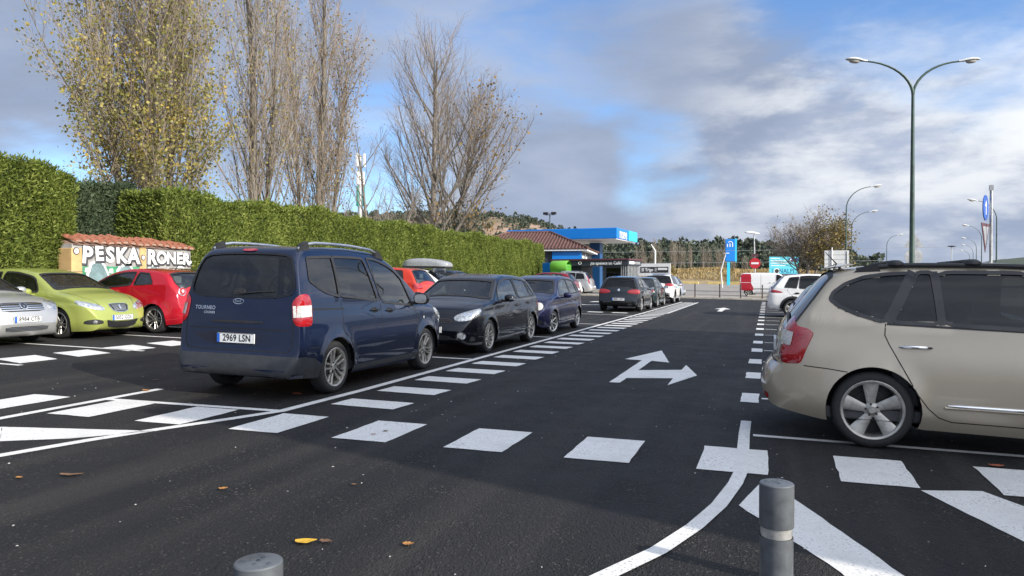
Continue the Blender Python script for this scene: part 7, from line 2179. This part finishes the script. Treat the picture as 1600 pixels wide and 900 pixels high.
def simple_pole(name, loc, pts, rad, mat, label, cat='pole', n=8):
    o = empty(name, loc, 0, label, cat)
    m = MB(); m.tube(pts, rad, n); m.build('shaft', M[mat], o, smooth=True)
    return o
lp = simple_pole('leaning_lamp', (-6.3, 114, -0.03), [(0, 0, -0.1), (-0.25, 0, 2.6), (0.45, 0, 5.2)], [0.09, 0.08, 0.06], 'white_panel', 'thin leaning pale lamp pole left of the blue totem', 'street lamp')
m = MB(); lamp_head(m, (0.2, 0, 5.2), (1, 0, 0.05), 1.0); m.build('lamp_head', M['white_panel'], lp, smooth=True)
tp = simple_pole('telegraph_pole', (-13.0, 91, -0.03), [(0, 0, -0.1), (0, 0, 4.9), (-0.5, 0, 5.7)], [0.12, 0.10, 0.05], 'white_panel', 'pale pole with hooked top standing behind the white banner')
m = MB()
for z, dy in ((5.0, 0), (3.6, 0.5)):
    pts = [(-40 + 12 * i, 0.3 * i + dy, z - 0.5 * math.sin(math.pi * i / 6) * 0.4) for i in range(7)]
    m.tube(pts, 0.018, 4)
m.build('cables', M['galv'], tp)
fl = empty('floodlight_mast', (-22.5, 77.5, 0), 0, 'thin mast with two floodlights rising behind the tiled roof', 'floodlight')
m = MB(); m.tube([(0, 0, -0.1), (0, 0, 8.6)], [0.09, 0.06], 8); m.build('shaft', M['pole_green'], fl, smooth=True)
for sx in (-0.45, 0.45):
    m = MB(); m.box(sx - 0.27, sx + 0.27, -0.25, 0.15, 8.45, 8.72, 0.04); m.build('floodlight', M['dark_metal'], fl)
m = MB(); m.box(-0.5, 0.5, -0.03, 0.03, 8.38, 8.44); m.build('cross_arm', M['galv'], fl)
tm_ = empty('telecom_mast', (-78.6, 131.9, 0), 0, 'white and green telecom mast between the poplars and the bare trees', 'mast')
m = MB(); m.tube([(0, 0, -0.1), (0, 0, 26.5)], [0.6, 0.35], 10); m.build('shaft', M['galv'], tm_, smooth=True)
for z0, z1, mat, rr_ in ((24.2, 26.9, 'white_panel', 0.9), (20.6, 23.2, 'white_panel', 0.7), (16.2, 20.2, 'spray_teal', 0.75)):
    for k in range(3):
        a = k * 2.094 + 0.4
        m = MB(); m.box(rr_ * math.cos(a) - 0.22, rr_ * math.cos(a) + 0.22, rr_ * math.sin(a) - 0.22, rr_ * math.sin(a) + 0.22, z0, z1, 0.04); m.build('antenna_panel', M[mat], tm_)
hm = empty('high_mast_light', (47.3, 228.2, 0), 0, 'thin distant high mast light above the car roof on the right', 'street lamp')
m = MB(); m.tube([(0, 0, -0.1), (0, 0, 10)], [0.14, 0.09], 6); m.build('shaft', M['galv'], hm, smooth=True)
m = MB(); m.lathe([(0.2, 10.0), (1.0, 10.05), (1.0, 10.3), (0.1, 10.4)], 10); m.build('lamp_ring', M['dark_metal'], hm)

# ------------------------------------------------------------------ fallen leaves
def leaf_obj(loc, ln, wd, rz, mat, label, lobes=False, curl=0.3, seed=0):
    r = random.Random(seed); n = 9; V = []; F = []
    for i in range(n):
        t = i / (n - 1); x = (t - 0.5) * ln
        w = wd / 2 * math.sin(math.pi * min(0.97, max(0.04, t)) ** 0.8) ** 0.7
        if lobes: w *= 0.65 + 0.5 * abs(math.sin(t * 9.5 + seed))
        z = 0.006 + curl * ln * 0.35 * (abs(t - 0.5) * 2) ** 2 * (0.6 if t < 0.5 else 0.35)
        for k in (-1, 0, 1):
            V.append((x, k * w, z + (0.012 * abs(k) * (1 if r.random() > 0.3 else 0.5)) * curl * 2))
    for i in range(n - 1):
        for k in range(2): F.append((i * 3 + k, (i + 1) * 3 + k, (i + 1) * 3 + k + 1, i * 3 + k + 1))
    me = mesh_from('fallen_leaf', V, F)
    o = link('fallen_leaf', me, mat, None, (loc[0], loc[1], gz(loc[0]) + 0.006), (0, 0, rz), smooth=True)
    tag(o, label, 'leaf', 'leaves fallen on the asphalt')
LY = simple('leaf_yellow', (0.62, 0.36, 0.03), 0.5, vary=0.3, scale=30); LB = simple('leaf_brown', (0.16, 0.085, 0.045), 0.7, vary=0.4, scale=30)
LO = simple('leaf_orange', (0.42, 0.19, 0.05), 0.6, vary=0.4, scale=30); LR = simple('leaf_red', (0.36, 0.10, 0.05), 0.6, vary=0.4, scale=30)
for i, (p, ln, wd, rz, mt, lab, lob) in enumerate((((-2.36, 3.39), .135, .075, R(28), LY, 'bright yellow leaf on the asphalt above the left bollard', False), ((-2.26, 3.43), .085, .05, R(5), LB, 'shrivelled brown leaf touching the yellow one', True),
    ((-1.83, 3.56), .07, .055, R(20), LO, 'small orange brown leaf on the asphalt right of the yellow one', True), ((-3.44, 4.01), .07, .05, R(30), LO, 'ochre leaf on the asphalt below the zebra crossing', True),
    ((-4.64, 3.88), .19, .055, R(25), LB, 'long flat brown leaf at left on bare asphalt', False), ((-4.90, 3.69), .06, .04, R(10), LO, 'tiny ochre leaf at the far left', False),
    ((-5.28, 7.43), .17, .12, R(-20), LR, 'curled orange leaf on the ground by the navy carrier rear wheel', True), ((1.74, 6.82), .13, .08, R(10), LR, 'reddish leaf on the last zebra stripe at right', True),
    ((-3.33, 6.03), .06, .04, R(0), LB, 'dark leaf scrap in the middle of a zebra stripe', True), ((-3.36, 5.86), .05, .03, R(40), LR, 'reddish leaf scrap on a zebra stripe', True), ((-2.68, 4.42), .06, .03, R(0), LB, 'small brown leaf between zebra crossing and yellow leaf', True),
    ((-7.05, 6.9), .13, .07, R(0), LO, 'ochre leaf by the thin white line left of the navy carrier', True), ((-7.6, 7.6), .1, .06, R(60), LB, 'brown leaf on dark asphalt at the left', True))):
    leaf_obj(p, ln * 0.85, wd * 0.9, rz, mt, lab, lob, 0.2, i)
# flecks of paint and grit lying about
rng = np.random.default_rng(77); gm = MB()
for k in range(420):
    x = rng.uniform(-9, 4); y = rng.uniform(1.2, 16)
    s = rng.uniform(0.003, 0.009) * (1 + y * 0.06)
    a = rng.uniform(0, 3.1, 4) + np.array([0, 1.57, 3.14, 4.71])
    z = gz(x) + 0.003
    V = [(x + s * math.cos(q), y + s * math.sin(q), z) for q in a] + [(x, y, z + s * 0.6)]
    gm.add(V, [(0, 1, 4), (1, 2, 4), (2, 3, 4), (3, 0, 4)])
tag(gm.build('loose_grit', simple('grit', (0.42, 0.41, 0.39), 0.8, vary=0.3)), 'pale grit scattered over the asphalt', 'grit', kind='stuff')

# ------------------------------------------------------------------ unseen building added behind the camera's right shoulder to shade the aisle
sm = empty('shade_building', (9.0, 1.66, gz(9)), 0, 'unseen brown building outside the frame, added to cast shade over the aisle', 'building')
m = MB(); m.box(0, 22, 0, 14.6, -0.3, 7.1); m.build('wall', simple('brick_brown', (0.22, 0.15, 0.10), 0.85, vary=0.2), sm)
m = MB(); m.box(-0.12, 22.1, -0.12, 14.72, 7.1, 7.4); m.build('parapet', M['galv'], sm)
for k in range(5):
    m = MB(); m.box(-0.06, -0.002, 1.0 + k * 2.7, 3.1 + k * 2.7, 0.6, 3.0); w = m.build('window', M['dark_clad'], sm)
    m = MB(); m.box(-0.075, -0.061, 1.1 + k * 2.7, 3.0 + k * 2.7, 0.7, 2.9); m.build('pane', M['glass_dark'], w)
build_world()
